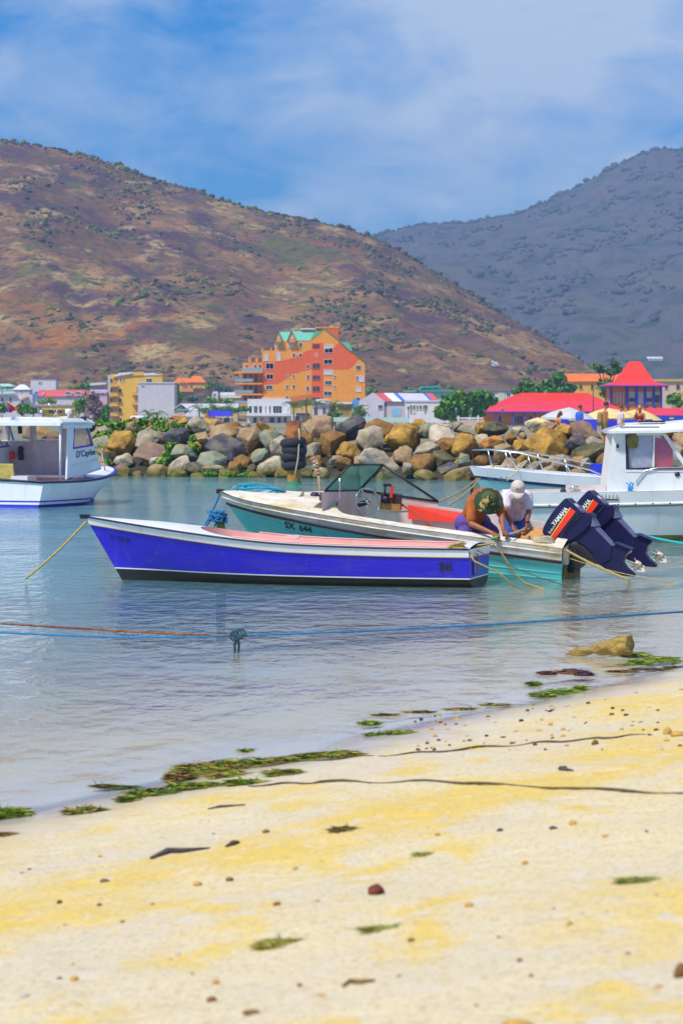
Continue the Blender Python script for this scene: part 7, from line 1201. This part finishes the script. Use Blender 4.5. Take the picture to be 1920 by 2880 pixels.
# ropes lying on the sand
def sand_rope(label, pxs, r_): 
    pts = []
    for i in range(len(pxs) - 1):
        for j in range(10): t = j / 10; px, py = lerp(pxs[i][0], pxs[i + 1][0], t), lerp(pxs[i][1], pxs[i + 1][1], t) + 2.5 * math.sin(i * 3 + j * .9); q = hit_sand(px, py); pts.append(q + Vector((0, 0, r_ * (.45 + .9 * math.sin(px * .021 + i) * math.sin(px * .0077)))))
    return rope(label, pts, r_, roped, 'beach_rope')
sand_rope('dark rope lying on the sand, upper of the two', [(690, 2160), (980, 2132), (1200, 2118), (1470, 2095), (1680, 2080), (1850, 2063)], .0075)
sand_rope('dark rope lying on the sand, lower of the two', [(700, 2212), (900, 2202), (1224, 2200), (1600, 2220), (1960, 2238)], .008)
# ------------------------------------------------------------------ weed, driftwood and stones on the beach
WG = [(.10, .22, .016), (.18, .30, .022), (.08, .13, .016), (.34, .32, .04)]; WB = [(.18, .12, .025), (.27, .15, .03), (.10, .07, .025), (.15, .15, .03)]
def seaweed(label, ells, n, pal, hgt=.05, leaf=.028):
    c = []
    for (px, py, rx, ry) in ells:
        q = hit_sand(px, py); k = q.y / FPX; g = k / max(.02, (py - HZ) / FPX); c.append((q.x, q.y, q.z + hgt * .2, rx * k, min(ry * g, rx * k * 1.2), hgt * (.35 + ry / 45.)))
    V, F, C = leaf_cloud(c, int(n * 1.5), leaf * 2.0, rng, pal, .93, .085); V[:, 2] = np.maximum(V[:, 2], sand_z(V[:, 0], V[:, 1]) + .003); V[:, 2] = np.maximum(V[:, 2], .004)
    nb = len(V); VV = [V]; FF = [F]; CC = [C]                                # darker mound under the loose strands
    for e in c:
        th = np.linspace(0, 2 * math.pi, 12, endpoint=False); rings = []
        for r_, hh in ((1., -.3), (.75, .5), (.4, .85), (.02, 1.)): x = e[0] + np.cos(th) * e[3] * r_ * (.85 + .25 * rng.random(12)); y = e[1] + np.sin(th) * e[4] * r_; z = np.maximum(sand_z(x, y), 0) + e[5] * .6 * hh * (.8 + .4 * rng.random(12)); rings.append(np.stack([x, y, z], 1))
        VV.append(np.concatenate(rings)); f = []
        for i in range(3):
            for k in range(12): f.append((nb + i * 12 + k, nb + i * 12 + (k + 1) % 12, nb + (i + 1) * 12 + (k + 1) % 12, nb + (i + 1) * 12 + k))
        FF.append(np.array(f)); CC.append(np.repeat(np.array(pal)[rng.integers(len(pal), size=1)] * .6, 48, 0)); nb += 48
    me = mesh_np('seaweed', np.concatenate(VV), np.concatenate(FF)); set_col(me, np.concatenate(CC)); return tag(obj('seaweed', me, leafm), label, 'seaweed', 'seaweed washed up along the shore')
seaweed('big heap of green and brown seaweed at the water edge, middle of beach', [(560, 2172, 90, 16), (650, 2160, 80, 14), (760, 2150, 70, 8), (900, 2132, 80, 5), (640, 2185, 60, 8), (800, 2180, 60, 4), (700, 2156, 60, 7), (830, 2142, 60, 5), (970, 2128, 50, 4)], 2400, WG + WB[:2], .06)
seaweed('brown clump at the seaward end of the big seaweed heap', [(505, 2196, 42, 14)], 500, WB, .07)
seaweed('long curved strip of green seaweed below the big heap', [(430, 2236, 80, 8), (560, 2216, 90, 6), (690, 2207, 60, 4), (362, 2254, 22, 4)], 1300, WG + WB[2:3], .05)
seaweed('thin dark seaweed strand lying in the shallows left of the heap', [(330, 2216, 62, 3), (285, 2213, 25, 2)], 260, WG[2:3] + WB[2:3], .02)
seaweed('green seaweed mound at the frame edge by the water', [(40, 2294, 52, 9), (0, 2296, 40, 8)], 700, WG, .06)
seaweed('olive seaweed mound just right of the leftmost one', [(245, 2286, 58, 6)], 500, WG[2:] + WB[:1], .045)
seaweed('short brown seaweed wisp low at the frame edge', [(12, 2350, 26, 4)], 120, WB, .02)
seaweed('small green seaweed tuft alone in the shallow water', [(690, 2115, 12, 3)], 90, WG, .03)
seaweed('small green seaweed tuft above the upper beach rope, farther', [(1040, 2037, 28, 5)], 220, WG, .03)
seaweed('green seaweed tuft above the upper beach rope, nearer', [(1125, 2063, 45, 6), (1060, 2068, 40, 2)], 300, WG + WB[:1], .03)
seaweed('green seaweed mound near the log at the right shore', [(1580, 1948, 46, 6), (1632, 1940, 18, 6), (1525, 1958, 40, 2)], 420, WG, .05)
seaweed('tiny round green seaweed ball in shallows under the log', [(1500, 1928, 17, 6)], 160, WG[2:3] + WG[:1], .05)
seaweed('green seaweed heap touching the right frame edge', [(1860, 1858, 60, 7), (1800, 1866, 40, 5), (1780, 1845, 45, 6), (1730, 1840, 25, 5)], 900, WG, .05)
seaweed('dark red seaweed clump left of the right hand heap', [(1604, 1892, 42, 7), (1540, 1896, 28, 2), (1640, 1898, 30, 4)], 380, [(.10, .03, .05), (.16, .07, .03), (.05, .02, .04)], .045)
seaweed('long thin reddish tide line of weed at the right edge', [(1750, 1890, 50, 2), (1830, 1884, 60, 2), (1900, 1878, 40, 2)], 380, [(.14, .05, .03), (.10, .09, .02)], .02)
seaweed('broken line of olive weed along the water edge', [(1080, 2012, 40, 1.5), (1180, 2004, 50, 2), (1290, 1996, 50, 2), (1390, 1984, 45, 2)], 380, WB + WG[3:], .02)['kind'] = 'stuff'
seaweed('yellow green weed patch on the pale sand, lower middle', [(790, 2655, 55, 8), (760, 2668, 40, 5)], 420, [(.30, .26, .04), (.14, .20, .02), (.36, .28, .06)], .015, .02)
seaweed('pale green weed patch near the rust red stone', [(1065, 2617, 52, 6)], 260, [(.36, .33, .08), (.22, .28, .05)], .012, .02)
seaweed('green weed patch towards the right edge of the sand', [(1790, 2480, 55, 6)], 300, [(.30, .30, .06), (.10, .18, .03)], .012, .02)
seaweed('faint weed scrap above the rust red stone', [(1188, 2405, 18, 4)], 90, [(.30, .30, .06), (.22, .26, .05)], .01, .02)
seaweed('brown weed tuft on yellow sand below the lower rope', [(961, 2338, 24, 6)], 140, WB, .02)
# driftwood
def stick(label, pxs, rad, m): return tag(MB().tube([hit_sand(x, y) + Vector((0, 0, r_ * .8)) for (x, y), r_ in zip(pxs, rad)], rad, 7).build('driftwood', m), label, 'driftwood', 'driftwood on the sand')
dw = mat('grey_driftwood', (.09, .075, .08), .85, .35, 14., bump=.6, stretch=(.5, 2, 2)); dwb = mat('brown_driftwood', (.22, .13, .04), .85, .3, 14., bump=.6)
stick('long grey driftwood branch on the left sand', [(425, 2418), (470, 2402), (520, 2398), (590, 2388)], [.008, .016, .013, .004], dw); stick('short dark stick right of the long driftwood branch', [(636, 2384), (655, 2378), (672, 2372)], [.006, .014, .006], dw)
stick('crooked brown twig low in the middle of the sand', [(965, 2780), (985, 2766), (1020, 2770), (1055, 2764)], [.006, .008, .008, .004], dwb); stick('thin dark stick on yellow sand above the branch', [(585, 2278), (620, 2272), (690, 2266)], [.004, .008, .004], dw); stick('knotted twig by the right shells', [(1590, 2160), (1575, 2168), (1610, 2170)], [.006, .014, .005], dw)
# the long stone at the water edge
mb = MB(); a, b_ = P(1592, 1840, 28.3), P(1772, 1812, 28.0); pts = [lerp(a, b_, t) for t in (0, .15, .35, .55, .75, .92, 1.)]; mb.tube(pts, [.006, .03, .05, .062, .085, .098, .082], 11, True, False); me = mb.mesh('shore_stone')
bm = bmesh.new(); bm.from_mesh(me); bmesh.ops.subdivide_edges(bm, edges=bm.edges, cuts=2, use_grid_fill=True); bm.to_mesh(me); bm.free()
for v in me.vertices: v.co += Vector((mnoise.noise(v.co * 13), mnoise.noise(v.co * 13 + Vector((5, 0, 0))), mnoise.noise(v.co * 13 + Vector((0, 7, 0))))) * .034
tag(obj('shore_stone', me, mat('wet_ochre_stone', (.34, .23, .055), .6, .35, 9., c2=(.14, .09, .03), cpos=(.5, .65), bump=.8, bscale=25)), 'long ochre stone tapering into the shallows near the right edge', 'stone')
# stones and pebbles
PM = []
for i in range(5):
    bm = bmesh.new(); bmesh.ops.create_icosphere(bm, subdivisions=2, radius=1.); 
    for v in bm.verts: v.co *= 1 + .35 * mnoise.noise(v.co * 1.4 + Vector((i * 5, 0, 0)))
    me = bpy.data.meshes.new('pebble'); bm.to_mesh(me); bm.free(); me.polygons.foreach_set('use_smooth', np.ones(len(me.polygons), dtype=bool)); me.materials.append(None); PM.append(me)
PC = {'brown': mat('brown_pebble', (.20, .10, .03), .85, .3, .8), 'dark': mat('dark_pebble', (.05, .04, .05), .8, .3, .8), 'ochre': mat('ochre_pebble', (.48, .29, .06), .85, .25, .8), 'grey': mat('pale_pebble', (.44, .40, .36), .85, .2, .8), 'red': mat('rust_red_stone', (.22, .055, .02), .8, .3, 1.5, c2=(.12, .03, .015), bump=.5)}
def stone(px, py, wpx, hpx, c, i, label=None, name='pebble'):
    q = hit_sand(px, py + hpx); k = q.y / FPX; o = obj(name, PM[i % 5], None, None, q + Vector((0, 0, hpx * k * .45)), (0, 0, i * 1.3)); o.scale = (wpx * k, wpx * k * .8, hpx * k); o.material_slots[0].link = 'OBJECT'; o.material_slots[0].material = PC[c]
    return tag(o, label or 'tiny %s pebble scattered on the beach sand' % {'grey': 'pale grey', 'dark': 'blackish'}.get(c, c), 'stone' if label else 'pebble', None if label else 'tiny %s pebbles on the sand' % c)
stone(1056, 2496, 30, 19, 'red', 1, 'rust red stone alone in the middle of the sand', 'beach_stone'); stone(1455, 2876, 42, 20, 'ochre', 2, 'large ochre stone cut by the bottom edge of the frame', 'beach_stone'); stone(1912, 2720, 22, 28, 'brown', 3, 'dark brown stone at the right edge of the foreground sand', 'beach_stone'); stone(594, 2808, 17, 11, 'brown', 4, 'brown stone low left of the crooked twig', 'beach_stone'); stone(710, 2844, 28, 9, 'brown', 0, 'flat brown stone beside the bottom left sand', 'beach_stone')
stone(1875, 2052, 17, 14, 'ochre', 1, 'ochre float like stone at the far end of the upper rope', 'beach_stone'); stone(1905, 2060, 20, 10, 'ochre', 2, 'flat ochre stone at the right end of the upper rope', 'beach_stone'); stone(1672, 2084, 11, 10, 'brown', 3, 'brown lump caught on the upper beach rope', 'beach_stone')
for i, (px, py, w2, c) in enumerate(((1157, 2642, 12, 'brown'), (1460, 2698, 11, 'brown'), (1555, 2326, 11, 'dark'), (1405, 2333, 10, 'dark'), (747, 2336, 12, 'brown'), (780, 2540, 12, 'brown'), (168, 2535, 11, 'dark'), (295, 2474, 12, 'brown'), (345, 2590, 8, 'brown'), (645, 2470, 13, 'brown'), (832, 2440, 9, 'ochre'), (842, 2770, 10, 'brown'), (905, 2798, 10, 'ochre'), (606, 2760, 14, 'ochre'), (555, 2483, 14, 'ochre'), (1230, 2345, 9, 'ochre'), (1610, 2312, 14, 'ochre'), (1700, 2350, 9, 'ochre'), (1600, 2595, 12, 'ochre'), (1850, 2775, 12, 'ochre'), (1845, 2515, 8, 'grey'), (500, 2682, 10, 'grey'), (70, 2800, 12, 'grey'), (210, 2748, 16, 'ochre'), (1318, 2542, 14, 'ochre'), (1475, 2425, 12, 'ochre'))): stone(px, py, w2, w2 * .6, c, i)
rp_ = random.Random(8)
for i in range(120):
    if i < 95: px, py = rp_.uniform(1150, 1915), 0; py = rp_.uniform(lerp(2010, 1930, (px - 1150) / 765), 2110); w2 = rp_.uniform(3.5, 8)
    else: px, py = rp_.uniform(0, 1900), rp_.uniform(2330, 2860); w2 = rp_.uniform(4, 9)
    stone(px, py, w2, w2 * .6, rp_.choice(['brown', 'brown', 'ochre', 'grey', 'dark', 'ochre']), i)
HAZE = 0.00018
# ------------------------------------------------------------------ the air
hz = MB().bb(-2800, 2800, -60, 4050, -3.2, 375).build('haze', None)
hm = bpy.data.materials.new('haze'); hm.use_nodes = True; t = hm.node_tree; t.nodes.clear()
o_ = N(t, 'ShaderNodeOutputMaterial'); pv = N(t, 'ShaderNodeVolumePrincipled'); pv.inputs['Density'].default_value = HAZE; pv.inputs['Color'].default_value = (.36, .58, 1, 1); pv.inputs['Anisotropy'].default_value = .2
t.links.new(pv.outputs[0], o_.inputs['Volume']); hz.data.materials.append(hm); tag(hz, 'thin pale sea haze over the whole bay', 'haze', kind='stuff')
